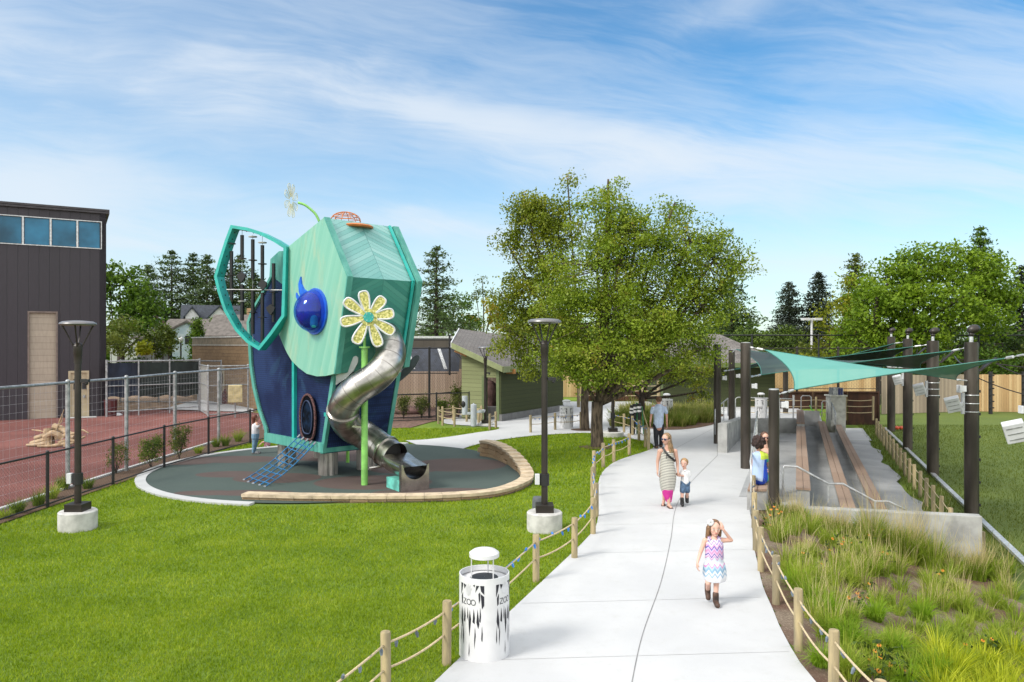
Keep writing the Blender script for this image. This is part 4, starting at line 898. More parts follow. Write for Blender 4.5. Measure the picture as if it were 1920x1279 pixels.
# --- rope fences
def rope_fence(name, label, posts, h=.68, r_=.052, lights=None, ropes=(.58, .33), z=None, sag=.04, rr=.012, step=.28):
    q = [V((p[0], p[1], (z(p[0], p[1]) if z else 0))) for p in posts]; r = thing(name, label, 'rope fence', q[0]); rd = random.Random(len(q) * 7 + 1)
    for p in q:
        mb = MB(); hh = h * rd.uniform(.97, 1.03); t = V((rd.uniform(-.01, .01), rd.uniform(-.01, .01), 0))
        mb.tube([p - UZ * .15, p + UZ * (hh - .012) + t, p + UZ * hh + t], [r_, r_, r_ * .9], 14); mb.build('post', M_['postwood'], r, smooth='auto')
    for f in ropes:
        mb = MB()
        for a, b_ in zip(q, q[1:]):
            sg = sag * rd.uniform(.5, 1.2); mb.tube([a.lerp(b_, t) + UZ * (f * h / .68 - 4 * sg * t * (1 - t)) for t in np.linspace(0, 1, 7)], rr, 6)
        mb.build('rope', M_['rope'], r, smooth=True)
    if lights:
        for a, b_ in zip(q, q[1:]):
            L = (b_ - a).length; mb = MB(); k = max(2, int(L / step))
            mb.tube([a.lerp(b_, t) + UZ * (ropes[0] * h / .68 - .13 * t * (1 - t) + .012 * math.sin(t * 31)) for t in np.linspace(0, 1, 14)], .004, 4)
            for i in range(k):
                t = (i + rd.uniform(.3, .7)) / k; p = a.lerp(b_, t) + UZ * (ropes[0] * h / .68 - .13 * t * (1 - t)); d = V((rd.uniform(-.03, .03), rd.uniform(-.03, .03), -.07 if rd.random() < .75 else .05)); mb.tube([p, p + d * .4, p + d], [.008, .02, .012], 6)
            mb.build('light_string', M_['bulb_g'] if b_.y < 10 else lights, r)
    return r
lp = [(480, 1530), (724, 1316), (837, 1243), (1005, 1088), (1077, 1046), (1112, 1001), (1118, 968), (1111, 930), (1114, 893), (1131, 876), (1151, 866), (1180, 853)]
rope_fence('rope_fence', 'wooden post and rope fence with blue bulbs along the left side of the path', gpp(lp), lights=M_['bulb'])
rope_fence('rope_fence', 'short rope fence run from the man\'s left foot back towards the lamp under the tree', gpp([(1216, 843), (1210, 838), (1198, 826), (1186, 816), (1170, 811), (1150, 806)]), h=.75, lights=M_['bulb'])
rope_fence('rope_fence', 'low rope fence in front of the large tree trunks by the far bin', gpp([(995, 811), (1041, 806), (1089, 803)]), lights=M_['bulb'], rr=.014)
rope_fence('rope_fence', 'wooden post and rope fence between the path and the ornamental grass bed', [tuple(p) for p in gpp([(1650, 1420), (1562, 1308), (1497, 1217), (1455, 1132), (1427, 1071), (1417, 1032), (1414, 990), (1413, 950)])], lights=M_['bulb_g'])
rope_fence('rope_fence', 'curved rope fence round the drinking fountain', gpp([(930, 803), (918, 806)]) , rr=.014)
rope_fence('rope_fence', 'rope fence on the left curve by the drinking fountain', gpp([(903, 790), (875, 791), (850, 789), (830, 791), (822, 794), (830, 797), (852, 799)]), h=.72, rr=.014)
rf = [V((3.3 + .40 + .402 * y - .55, y)) for y in (15.7, 16.9, 18.15, 19.4, 20.6, 21.8, 23.0, 24.2, 25.4, 26.6, 27.8, 29.0, 30.3, 31.6, 32.9, 34.2, 35.5, 36.7)]
rope_fence('rope_fence', 'long rope fence stepping down the right side of the gravel terraces', rf, h=.76, z=lambda x, y: -.9, sag=.03)
q_ = [at(x, 790, 37.2).to_2d() for x in (1637, 1585, 1530, 1460, 1400)]
rope_fence('rope_fence', 'back rope fence in front of the rusted steel panels', q_, h=1.05, z=lambda x, y: -.1, ropes=(.56, .36, .16), rr=.018)
rope_fence('rope_fence', 'far rope fence in front of the dark red boards under the trees', [at(x, 790, 42).to_2d() for x in (1085, 1150, 1205, 1235)], h=1.5, r_=.1, rr=.02, ropes=(.55, .42, .3), z=lambda x, y: 0)
rope_fence('rope_post_pair', 'single rope post standing right of the end of the concrete retaining wall', [(9.62, 15.25), (9.9, 16.0)], h=.68, z=lambda x, y: -.98)
# ================================================================ PLAY TOWER (elephant shape)
u_ = V((-.7, .714, 0)).normalized(); w_ = V((.714, .7, 0)).normalized()
def onplane(px, py, P, d):
    k = (px - 960) / F; t = (k * P.y - P.x) / (d.x - k * d.y); Q = P + d * t
    return V((Q.x, Q.y, CAMZ - (py - HZ) * Q.y / F))
PL = V((-4.017, 18.2, 0)); PB = V((-4.9, 19.4, 0)); WH = w_ * 2.27; WB = w_ * 1.95
m, n, b = newmat('teal_board_wall'); vec = n.new('ShaderNodeTexCoord').outputs['Object']
def board_cols(n, vec, d, w, cA, cB, cC, gr=.55, groove=.035):
    t = n.m('ADD', n.m('DIVIDE', n.dot(vec, d), w), 200.0); idx = n.m('FLOOR', t); fr = n.m('FRACT', t)
    wn = n.new('ShaderNodeTexWhiteNoise', noise_dimensions='1D'); n.put(wn.inputs['W'], idx)
    cr = n.new('ShaderNodeValToRGB'); n.put(cr.inputs[0], n.m('ADD', n.m('MULTIPLY', wn.outputs['Value'], .75), n.m('MULTIPLY', n.noise(vec, 1.6, 4), .3)))
    e = cr.color_ramp.elements; e[0].color = (*cA, 1); e[1].color = (*cC, 1); x = e.new(.5); x.color = (*cB, 1)
    g = n.m('MULTIPLY', n.step(fr, 0, groove), n.m('SUBTRACT', 1.0, n.step(fr, 1 - groove, 1)))
    return cr.outputs[0], g, idx
bd = (u_ * .93 + V((0, 0, .37)))
cc_, g_, _i = board_cols(n, vec, tuple(bd), .085, (.15, .39, .30), (.18, .42, .33), (.23, .46, .36), groove=.04)
sm = n.noise(n.vmul(vec, (1, 1, .25)), 3.0, 5, .6)
cc_ = n.mix(n.m('MULTIPLY', n.step(sm, .5, .72), .5), cc_, (.36, .42, .28))
n.put(b.inputs['Base Color'], n.mix(n.m('MULTIPLY', n.m('SUBTRACT', 1.0, g_), .25), cc_, (.02, .16, .12)))
b.inputs['Roughness'].default_value = .45; n.put(b.inputs['Normal'], n.bump(g_, .002)); M_['board'] = m
def chevron_mat(name, cA, cB, cC, apex, ax, up, k=.55):
    m, n, b = newmat(name); vec = n.new('ShaderNodeTexCoord').outputs['Object']
    a = n.m('ABSOLUTE', n.m('SUBTRACT', n.dot(vec, ax), apex)); s_ = n.m('ADD', n.dot(vec, up), n.m('MULTIPLY', a, k))
    t = n.m('ADD', n.m('DIVIDE', s_, .135), 100.0); idx = n.m('FLOOR', t); fr = n.m('FRACT', t)
    wn = n.new('ShaderNodeTexWhiteNoise', noise_dimensions='1D'); n.put(wn.inputs['W'], idx)
    side = n.m('GREATER_THAN', n.m('SUBTRACT', n.dot(vec, ax), apex), 0)
    r = n.m('FRACT', n.m('ADD', wn.outputs['Value'], n.m('MULTIPLY', side, .37)))
    cr = n.new('ShaderNodeValToRGB'); n.put(cr.inputs[0], r); e = cr.color_ramp.elements; e[0].color = (*cA, 1); e[1].color = (*cC, 1); x = e.new(.5); x.color = (*cB, 1)
    g = n.m('MULTIPLY', n.step(fr, 0, .05), n.step(a, 0, .008))
    n.put(b.inputs['Base Color'], n.mix(n.m('SUBTRACT', 1.0, g), cr.outputs[0], (.015, .11, .11))); b.inputs['Roughness'].default_value = .42
    n.put(b.inputs['Normal'], n.bump(g, .004)); return m
tower = thing('elephant_play_tower', 'tall teal elephant-shaped play tower with big blue eye, ear frame and steel tube slide', 'play structure', (-5.4, 20.6, 0)); TO = V((-5.4, 20.6, 0))
hp = [(608, 407), (651, 518), (627, 701), (611, 705), (594, 706), (575, 701), (560, 690), (547, 677), (538, 662), (530, 645), (523, 628), (526, 608), (537, 593), (540, 463)]
HL = [onplane(x, y, PL, u_) for x, y in hp]
mb = MB(); mb.prism(HL, w_ * .16); mb.build('side_panel', M_['board'], tower, bevel=.006)
HR = [p + WH for p in HL]; HR[2] = HR[2] + V((0, 0, .12)); HR[3] = HR[3] + V((0, 0, .1))
mb = MB(); mb.prism(HR, -w_ * .16); mb.build('side_panel', M_['teal_w'], tower, bevel=.006)
# edging bands on the panels' front edges
mb = MB()
for a, b_ in ((0, 1), (1, 2)):
    for base, sgn in ((HL, 1), (HR, -1)):
        p, q = base[a], base[b_]; o2 = w_ * (.15 * sgn); fr_ = -u_ * .035
        mb.prism([p + fr_ - w_ * .01 * sgn, q + fr_ - w_ * .01 * sgn, q + fr_ + o2, p + fr_ + o2], u_ * .05)
mb.build('edge_trim', M_['teal_w'], tower)
inn = -u_ * -.1
def wedge(i, j, ins=.17): return [HL[i] + w_ * ins + inn, HR[i] - w_ * ins + inn, HR[j] - w_ * ins + inn, HL[j] + w_ * ins + inn]
def chev_params(i, j):
    c0 = (HL[i] + HR[i]) / 2 - TO; c1 = (HL[j] + HR[j]) / 2 - TO; up = (c0 - c1).normalized()
    return c0.dot(w_), tuple(w_), tuple(up)
a_, ax, up = chev_params(0, 1)
mb = MB(); mb.prism(wedge(0, 1), u_ * .08); mb.build('forehead_panel', chevron_mat('pale_chevron_boards', (.12, .33, .31), (.17, .38, .36), (.24, .44, .42), a_, ax, up), tower)
a_, ax, up = chev_params(1, 2)
mb = MB(); mb.prism(wedge(1, 2), u_ * .08); mb.build('front_panel', chevron_mat('shaded_chevron_boards', (.03, .19, .16), (.045, .235, .19), (.07, .27, .22), a_, ax, up), tower)  # lower face turned from the sun, its shade put into deeper board colours
mb = MB(); mb.prism([HL[0] + inn + w_ * .16, HR[0] + inn - w_ * .16, HR[-1] - w_ * .16 - UZ * .02, HL[-1] + w_ * .16 - UZ * .02], -UZ * .08); mb.build('roof_panel', M_['teal_w'], tower)
# vertical rib beside the right flange
mb = MB()
for a, b_ in ((0, 1), (1, 2)): mb.beam(HR[a] - w_ * .24 + inn * .4, HR[b_] - w_ * .24 + inn * .4, .07, .05)
mb.build('rib', M_['teal'], tower)
# rear wing of the head behind the ear
rp = [onplane(x, y, PB + w_ * .1, u_) for x, y in ((523, 471), (507, 486), (505, 520), (512, 560), (545, 640), (560, 560), (545, 470))]
mb = MB(); mb.prism(rp, w_ * .12); mb.build('rear_panel', M_['teal_w'], tower)
# body: dark nets on teal frames
bp = [(607, 851), (498, 829), (495, 803), (483, 769), (473, 727), (467, 685), (465, 648), (462, 605), (470, 582), (489, 549), (505, 519), (560, 560), (629, 702)]
BL = [onplane(x, y, PB, u_) for x, y in bp]
m, n, b = newmat('navy_net'); vec = n.new('ShaderNodeTexCoord').outputs['Object']
def gridline(d, sp, wd): fr = n.m('FRACT', n.m('ADD', n.m('DIVIDE', n.dot(vec, d), sp), 100.0)); return n.m('LESS_THAN', fr, wd)
g1 = n.m('MAXIMUM', gridline((0, 0, 1), .06, .3), gridline((-.7, .714, 0), .06, .3))
big = n.m('MAXIMUM', g1, gridline((.714, .7, 0), .06, .3))
c = n.mix(n.step(n.noise(vec, 1.1, 4), .35, .65), (.010, .020, .070), (.022, .045, .13)); c = n.mix(n.m('MULTIPLY', n.step(n.noise(vec, .7, 2, dist=1.5), .55, .62), .5), c, (.03, .075, .15))
n.put(b.inputs['Base Color'], n.mix(n.m('MULTIPLY', big, .5), c, (.006, .009, .02))); b.inputs['Roughness'].default_value = .6; b.inputs['Specular IOR Level'].default_value = .15; n.put(b.inputs['Normal'], n.bump(big, .004)); M_['net'] = m
mb = MB(); core = [p + w_ * .06 for p in BL]; mb.prism(core, WB - w_ * .12); mb.build('safety_net', M_['net'], tower)
def edge_beams(mb, pts, w, h, closed=True):
    for a, b_ in zip(pts, pts[1:] + (pts[:1] if closed else [])): mb.beam(a, b_, w, h, up=tuple(w_))
for off in (V((0, 0, 0)), WB):
    mb = MB(); q = [p + off for p in BL[:11]]
    for i in range(1, 10): 
        a, b_ = q[i], q[i + 1]; mb.prism([a, b_, b_ - u_ * .16, a - u_ * .16], w_ * .1)
    mb.build('net_frame', M_['teal_w'], tower)
    fe = [BL[0] + off, BL[12] + off]
    mb = MB(); mb.prism([fe[0], fe[1], fe[1] + u_ * .14, fe[0] + u_ * .14], w_ * .12); mb.v = [v - w_ * .03 for v in mb.v]; mb.build('corner_post', M_['teal_w'], tower)
    bar0 = onplane(551, 823, PB, u_) + off; bar1 = onplane(551, 672, PB, u_) + off
    mb = MB(); mb.prism([bar0 - u_ * .06, bar0 + u_ * .06, bar1 + u_ * .06, bar1 - u_ * .06], w_ * .1); mb.v = [v - w_ * .03 for v in mb.v]; mb.build('upright', M_['teal'], tower)
# small bolts along the left net edge
mb = MB()
for i in range(1, 9):
    for t in np.arange(0, 1, .12): p = BL[i].lerp(BL[i + 1], float(t)) - u_ * .2 - w_ * .0; mb.box(p + w_ * .04, (.03, .03, .03))
for t in np.linspace(.02, .98, 22): p = (bar0 - WB).lerp(bar1 - WB, float(t)) + u_ * .1; mb.box(p + w_ * .04, (.03, .03, .03))
mb.build('net_hooks', mat('dark_steel_hook', (.05, .09, .10), .5, .5), tower)
z0b, z1b = .72, .97
q = [V((p.x, p.y, 0)) for p in (BL[0], BL[1])]; q = [q[0], q[1], q[1] + WB, q[0] + WB]
mb = MB(); mb.prism([q[0] + UZ * z0b - w_ * .05 - u_ * .04, q[1] + UZ * z0b - w_ * .05, q[1] + UZ * z1b - w_ * .05, q[0] + UZ * z1b - w_ * .05 - u_ * .04], w_ * .12)
mb.prism([q[0] + UZ * z0b - u_ * .041 + w_ * .071, q[3] + UZ * z0b - u_ * .041, q[3] + UZ * z1b - u_ * .041, q[0] + UZ * z1b - u_ * .041 + w_ * .071], u_ * .12)
mb.build('base_beam', M_['teal_w'], tower, bevel=.005)
mb = MB(); mb.prism([p + UZ * (z0b + .01) for p in q], UZ * .1); mb.build('floor_deck', M_['black'], tower)
mb = MB(); zz = 1.72; mb.beam(q[0] + UZ * zz - u_ * .06, q[3] + UZ * zz - u_ * .06, .1, .1); mb.build('cross_rail', M_['teal'], tower)
# entrance oval: near-black plates on the closed wall, the hollow's shade painted in
oc = onplane(580, 782, PB, u_) - w_ * .03
def oval(rx, rz, off, N=32, drop=0): return [oc + u_ * (rx * math.copysign(abs(math.cos(t)) ** (.55 if math.sin(t) < 0 else 1.0), math.cos(t))) + UZ * (rz * math.sin(t) * (1 if math.sin(t) > 0 else 1.0) - drop) + w_ * off for t in np.linspace(0, 2 * math.pi, N + 1)[:-1]]
mb = MB(); mb.tube(oval(.40, .60, -.02), .034, 10, closed=True); mb.build('entrance_rim', mat('red_brown_braid', (.11, .045, .045), .8, var=.5, vs=40, bump=.01, bs=40), tower, smooth=True)
mb = MB(); mb.prism(oval(.39, .58, -.02), w_ * .02); mb.build('entrance_dark_plate', mat('opening_dark', (.002, .003, .006), .9, spec=.1), tower)
mb = MB(); mb.tube(oval(.27, .44, -.045), .02, 8, closed=True); mb.build('inner_ring', mat('inner_ring_blue', (.015, .03, .08), .6), tower, smooth=True)
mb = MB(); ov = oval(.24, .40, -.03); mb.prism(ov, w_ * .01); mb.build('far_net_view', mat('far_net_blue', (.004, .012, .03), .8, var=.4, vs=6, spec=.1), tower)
# legs of clustered steel columns
for px, py in ((615, 890), (538, 873), (686, 880), (604, 858)):
    c = gp(px, py); mb = MB(); K = 48
    ring = [(.235 + .035 * abs(math.cos(4 * t)), t) for t in np.linspace(0, 2 * math.pi, K + 1)[:-1]]
    mb.loft([[c + V((r * math.cos(t), r * math.sin(t), z)) for r, t in ring] for z in (0, .72)]); mb.build('support_column', mat('column_steel', (.42, .40, .37), .38, .8, var=.2, vs=6, stretch=(1, 1, .2)), tower)
mb = MB(); c = gp(652, 868); mb.cyl(c, c + UZ * .75, .05, n=12); mb.build('green_leg', mat('leg_lime', (.25, .60, .10), .45), tower, smooth='auto')

# ear frame with hanging rods and discs
Hn = onplane(540, 463, PL, u_) - w_ * .05; e_ = V((-.98, .2, 0)).normalized(); ne = V((.2, .98, 0)).normalized()
ep = [(541, 463), (519, 449), (495, 437), (468, 428), (437, 423), (426, 452), (415, 487), (406, 519), (412, 546), (424, 583), (445, 620), (467, 643), (490, 657), (514, 627), (537, 594)]
EP = [onplane(x, y, Hn, e_) for x, y in ep]
def inset(pts, d, ax):
    q = [V((p.dot(ax), p.z)) for p in pts]; n_ = len(q); out = []
    area = sum(q[i].x * q[(i + 1) % n_].y - q[(i + 1) % n_].x * q[i].y for i in range(n_)); s = 1 if area > 0 else -1
    for i in range(n_):
        a, b_, c_ = q[i - 1], q[i], q[(i + 1) % n_]; d1 = (b_ - a).normalized(); d2 = (c_ - b_).normalized()
        n1 = V((-d1.y, d1.x)) * s; n2 = V((-d2.y, d2.x)) * s; mm = (n1 + n2); mm = mm / max(.35, mm.dot(n1)); r = b_ + mm * d
        base = pts[i]; out.append(base + ax * (r.x - q[i].x) + UZ * (r.y - q[i].y))
    return out
EI = inset(EP, .085, e_); ear = MB(); n_ = len(EP)
f0 = -ne * .12; dpt = ne * .36
for i in range(n_):
    j = (i + 1) % n_; ear.prism([EP[i] + f0, EP[j] + f0, EI[j] + f0, EI[i] + f0], dpt)
ear.build('ear_frame', M_['teal'], tower)
mb = MB()
for i in range(n_ - 1):
    for t in (.25, .75): p = EI[i].lerp(EI[i + 1], t); mb.ell(p + ne * .06, (.022, .022, .022), nu=6, nv=4)
mb.build('bolts', M_['black'], tower)
blk = mat('black_rod', (.012, .012, .014), .35, .2); paled = mat('pale_disc', (.45, .45, .43), .5)
def rod(x, y0, y1, discs, kite=None):
    mb = MB(); a, b_ = onplane(x, y0, Hn + ne * .05, e_), onplane(x, y1, Hn + ne * .05, e_); mb.cyl(a, b_, .052, n=10); o_ = mb.build('chime_rod', blk, tower, smooth='auto')
    for d, pale in discs:
        mb = MB(); c = onplane(x, d, Hn + ne * .05, e_); mb.lathe([(.01, -.012), (.115, -.012), (.115, .012), (.01, .012)], c, 20); mb.build('disc', paled if pale else blk, o_)
    if kite:
        c = onplane(kite[0], kite[1], Hn - ne * .1, e_); mb = MB(); mb.prism([c + e_ * .13 + UZ * .05, c + UZ * .14, c - e_ * .13 + UZ * .05, c - e_ * .1 - UZ * .04, c - UZ * .16, c + e_ * .1 - UZ * .04], ne * .05); mb.build('kite_plate', blk, o_)
rod(434, 471, 563, ((457, 0), (516, 0), (546, 0))); rod(454, 441, 486, ((485, 0),), (452, 519)); rod(454, 534, 601, ((565, 1),))
rod(474, 449, 524, ((444, 1), (488, 0))); rod(474, 545, 626, ((586, 0),)); rod(492, 460, 545, ((455, 1), (495, 0)), (492, 534)); rod(492, 549, 643, ((595, 0),)); rod(513, 494, 604, ((548, 0),), (507, 580))
mb = MB(); mb.tube([onplane(425, 543, Hn, e_), onplane(530, 544, Hn, e_)], .012, 5); mb.tube([onplane(454, 432, Hn + ne * .05, e_), onplane(454, 645, Hn + ne * .05, e_)], .006, 4); mb.tube([onplane(474, 440, Hn + ne * .05, e_), onplane(474, 650, Hn + ne * .05, e_)], .006, 4); mb.tube([onplane(492, 440, Hn + ne * .05, e_), onplane(492, 655, Hn + ne * .05, e_)], .006, 4)
mb.build('cables', M_['galv_l'], tower)
# eye
ec = onplane(592, 584, PL, u_); Me = Matrix((u_, UZ, -w_)).transposed()
def disc_on(mb, c, r, off, dep, k=40, sq=1.0):
    mb.prism([c + u_ * (r * math.cos(t)) + UZ * (r * sq * math.sin(t)) - w_ * off for t in np.linspace(0, 2 * math.pi, k + 1)[:-1]], w_ * dep)
mb = MB(); disc_on(mb, ec, .60, .05, .06); eye = mb.build('eye_ring', mat('cobalt_ring', (.012, .10, .58), .35, coat=.4), tower)
m, n, b = newmat('blue_dome'); b.inputs['Base Color'].default_value = (.01, .04, .40, 1); b.inputs['Roughness'].default_value = .06; b.inputs['Coat Weight'].default_value = 1
tr = n.new('ShaderNodeBsdfTransparent'); tr.inputs[0].default_value = (.45, .65, .98, 1); mx = n.new('ShaderNodeMixShader'); mx.inputs[0].default_value = .68
n.l.new(b.outputs[0], mx.inputs[1]); n.l.new(tr.outputs[0], mx.inputs[2]); n.l.new(mx.outputs[0], n.n['Material Output'].inputs[0])
mb = MB(); rows = [(.53 * math.cos(a), .50 * math.sin(a)) for a in np.linspace(0, math.pi / 2 * .98, 12)]
mb.loft([[ec + u_ * (r * math.cos(t)) + UZ * (r * 1.04 * math.sin(t)) - w_ * (.05 + h) for t in np.linspace(0, 2 * math.pi, 41)[:-1]] for r, h in rows], cap=False); mb.build('dome', m, eye, smooth=True)
mb = MB(); mb.ell(ec + u_ * .06 - w_ * .08, (.42, .48, .40), M=Me, nu=24, nv=14); mb.build('pupil', mat('violet_pupil', (.035, .012, .26), .2, coat=1, var=.2), eye, smooth=True)
bl2 = mat('eyelash_blue', (.01, .12, .62), .4)
for pts in (((678, 690), (684, 740), (700, 775), (728, 795), (700, 812), (678, 835), (667, 790), (664, 740)), ((648, 800), (656, 815), (668, 835), (658, 850), (648, 832))):
    mb = MB(); mb.prism([onplane(380 + x / 3.654, 330 + y / 3.654, PL, u_) - w_ * .04 for x, y in pts], w_ * .04); mb.build('eyelash', bl2, tower)
# orange ring and wire dome on the roof
oc2 = at(666, 419, 19.9); orange = mat('orange_metal', (.50, .15, .03), .5)
mb = MB(); mb.lathe([(.02, .0), (.46, .0), (.48, .04), (.44, .07), (.3, .1), (.02, .11)], oc2 - UZ * .13, 28); sk = mb.build('skylight_ring', orange, tower, smooth='auto')
oc3 = at(648, 415, 20.0); mb = MB(); Rd = .40
for k in range(6):
    a = math.pi * k / 6; mb.tube([oc3 + V((Rd * math.cos(t) * math.cos(a), Rd * math.cos(t) * math.sin(a), Rd * .62 * math.sin(t))) for t in np.linspace(0, math.pi, 15)], .009, 5)
for h in (.02, .28, .55, .8): r = Rd * math.cos(math.asin(h)); mb.tube([oc3 + V((r * math.cos(t), r * math.sin(t), Rd * .62 * h)) for t in np.linspace(0, 2 * math.pi, 21)[:-1]], .009, 5, closed=True)
mb.build('wire_dome', orange, tower)
# upper wire flower on an arching stem
lime = mat('lime_green_paint', (.22, .52, .12), .4, coat=.3); Yf = 20.6
mb = MB(); mb.tube(catmull([at(599, 416, Yf), at(592, 402, Yf), at(582, 392, Yf), at(571, 384, Yf), at(559, 380, Yf)], 5), .035, 8); stemo = mb.build('flower_stem', lime, tower, smooth=True)
fc = at(546, 376, Yf); fa = V((.35, .94, 0)).normalized(); mb = MB(); palewire = mat('cream_wire', (.55, .52, .33), .5)
def petal(th, r0=.1, r1=.62, w=.15, N=16):
    out = []
    for t in np.linspace(0, 2 * math.pi, N + 1)[:-1]:
        s = (1 - math.cos(t)) / 2; rad = r0 + (r1 - r0) * s; hw = w * math.copysign(abs(math.sin(t)) ** .62, math.sin(t)) * (.30 + .70 * s ** 1.2)
        out.append((rad * math.cos(th) - hw * math.sin(th), rad * math.sin(th) + hw * math.cos(th)))
    return out
for k in range(8):
    th = math.radians(22 + 45 * k); mb.tube([fc + fa * x * .62 + UZ * y for x, y in petal(th, .1, .48, .13)], .008, 5, closed=True)
    mb.tube([fc + fa * x * .62 + UZ * y for x, y in petal(th, .15, .42, .07)], .005, 4, closed=True)
    mb.tube([fc + fa * (x * .62) + UZ * y for x, y in ((.1 * math.cos(th), .1 * math.sin(th)), (.43 * math.cos(th), .43 * math.sin(th)))], .005, 4)
mb.build('wire_flower', palewire, tower)
# tube slide
sp = [at(722, 626, 19.75), at(729, 642, 19.2), at(733, 664, 18.75), at(722, 688, 18.5), at(700, 710, 18.4), at(672, 728, 18.4), at(650, 750, 18.5), at(643, 776, 18.75), at(656, 800, 19.25), at(682, 815, 19.5), at(708, 834, 19.35), at(727, 848, 19.15), at(741, 857, 18.95)]
P = catmull(sp, 5); rr = []
for i, p in enumerate(P): rr.append(.375)
mb = MB(); mb.tube(P, rr, 28, cap=False); slide = mb.build('tube_slide', mat('slide_steel', (.47, .45, .42), .3, 1.0, var=.18, vs=3, bump=.0012, bs=14), tower, smooth=True)
mb = MB()
for i in range(3, len(P) - 3, 3):
    t = (P[i + 1] - P[i - 1]).normalized(); mb.tube([P[i] - t * .008, P[i] + t * .008], [.3795, .3795], 28, cap=False)
mb.build('seam_rings', mat('seam_steel', (.28, .26, .24), .45, .9), slide, smooth='auto')
for i, th in ((34, .41), (54, .415)):
    t = (P[i + 1] - P[i - 1]).normalized(); mb = MB(); mb.tube([P[i] - t * .03, P[i] + t * .03], [th, th], 28); mb.build('flange', M_['steel'], slide, smooth='auto')
Pe = P[-1]; te = (V((-2.34, 17.97, .60)) - Pe).normalized()
mb = MB(); mb.tube([P[-6], P[-6] + te * .001], [.36, .36], 28); mb.build('tube_dark_disc', M_['black'], slide)  # black disc set inside the tube, stands for its dark interior
sd = V((.82, .57, 0)).normalized(); dn = V((.57, -.82, 0)).normalized(); pc_ = V((-2.335, 17.99, .60))
def arc_(c, r, up_, N=16, a0=math.pi, a1=2 * math.pi): return [c + sd * (r * math.cos(t)) + up_ * (r * math.sin(t)) for t in np.linspace(a0, a1, N)]
mb = MB(); tilt = UZ
A_ = [arc_(Pe + te * (.0), .37, UZ, 18, math.pi * .93, 2.07 * math.pi), arc_(Pe.lerp(pc_, .35), .36, UZ, 18, math.pi * .98, 2.02 * math.pi), arc_(pc_ - UZ * .0, .33, UZ, 18)]
mb.loft(A_, cap=False); A2_ = [[p + (p - c).normalized() * .015 for p in ring] for ring, c in zip(A_, (Pe, Pe.lerp(pc_, .35), pc_))]; mb.loft(A2_, cap=False); mb.build('slide_trough', M_['steel'], slide, smooth=True)
mb = MB(); half = .37; top = .66; front = [pc_ + dn * .02 + sd * x + UZ * (z - .60) for x, z in [(-half, 0), (half, 0), (half, top)] + [(.31 * math.cos(t), top - .06 + .31 * math.sin(t)) for t in np.linspace(0, -math.pi, 18)] + [(-half, top)]]
mb.prism(front, -dn * .03); mb.build('slide_end_plate', M_['steel'], slide)
ends = [(-half, 0), (-half, top), (-half, top), (-half, 0)]
mb = MB(); a = pc_ - UZ * .60 + sd * -half - dn * .012; mb.prism([a, a - dn * .8, a - dn * .8 + UZ * .27, a + UZ * .27], sd * .74); mb.build('slide_base', mat('faded_teal', (.13, .47, .40), .5, var=.2, vs=4), slide, bevel=.005)
mb = MB(); a = pc_ - UZ * .6 + sd * -half - dn * .012; mb.prism([a, a - dn * .1, a - dn * .1 + UZ * .655, a + UZ * .66], sd * .05); mb.build('slide_side_plate', M_['steel'], slide)
pole = gp(683.5, 910); mb = MB(); mb.beam(at(636, 799, 18.9), at(681, 800, 18.97), .05, .05); mb.beam(P[34] - UZ * .35, pole + UZ * 1.45, .05, .05); mb.build('slide_bracket', M_['steel'], slide)
mb = MB(); mb.tube([at(692, 878, 18.97), at(716, 874, 19.1)], .04, 8); mb.build('lower_bracket', M_['steel'], slide)
# grey fins
finm = mat('grey_fin_metal', (.36, .38, .40), .35, .7, var=.1); find = mat('dark_fin_metal', (.10, .11, .125), .4, .6)
mb = MB(); mb.prism([at(380 + x / 3.552, 620 + y / 3.552, 19.0) for x, y in ((885, 365), (888, 300), (925, 252), (965, 205), (995, 178), (1020, 168), (1036, 180), (1034, 212), (1005, 268), (955, 318))], V((0, .04, 0))); mb.build('steel_fin', finm, tower, bevel=.005)
mb = MB(); mb.prism([at(740 + x / 7.52, 640 + y / 7.52, 20.9) for x, y in ((60, 575), (90, 430), (190, 290), (290, 198), (335, 194), (352, 215), (345, 260), (290, 360), (200, 460), (110, 540))], V((0, .04, 0))); mb.build('steel_fin', find, tower, bevel=.005)
# rope net from the entrance
blue = mat('blue_rope', (.008, .13, .30), .7, var=.2); fit = mat('net_fitting', (.25, .27, .30), .4, .6)
tops = [onplane(x, y, PB - w_ * .08, u_) for x, y in ((563, 815), (570, 820), (578, 823), (585, 827), (592, 829))]
bots = [gp(x, y) for x, y in ((456, 901), (464, 905), (473, 908), (485, 911), (495, 914))]
rn = tower; mb = MB(); fb = MB()
def npnt(i, t): p = tops[i].lerp(bots[i], t); p.z += -.10 * math.sin(math.pi * t) ; return p
for i in range(5): mb.tube([npnt(i, t) for t in np.linspace(0, 1, 10)], .016, 6); fb.tube([npnt(i, .97), npnt(i, 1)], .035, 6); fb.tube([npnt(i, 0), npnt(i, .05)], .028, 6)
for k in range(1, 9):
    for i in range(4): mb.tube([npnt(i, k / 9), npnt(i + 1, k / 9 + .0) - UZ * .01], .014, 6)
    for i in range(5): fb.ell(npnt(i, k / 9), (.018, .018, .018), nu=6, nv=4)
net = mb.build('climbing_net', blue, tower, smooth=True); fb.build('rope_clamps', fit, net)
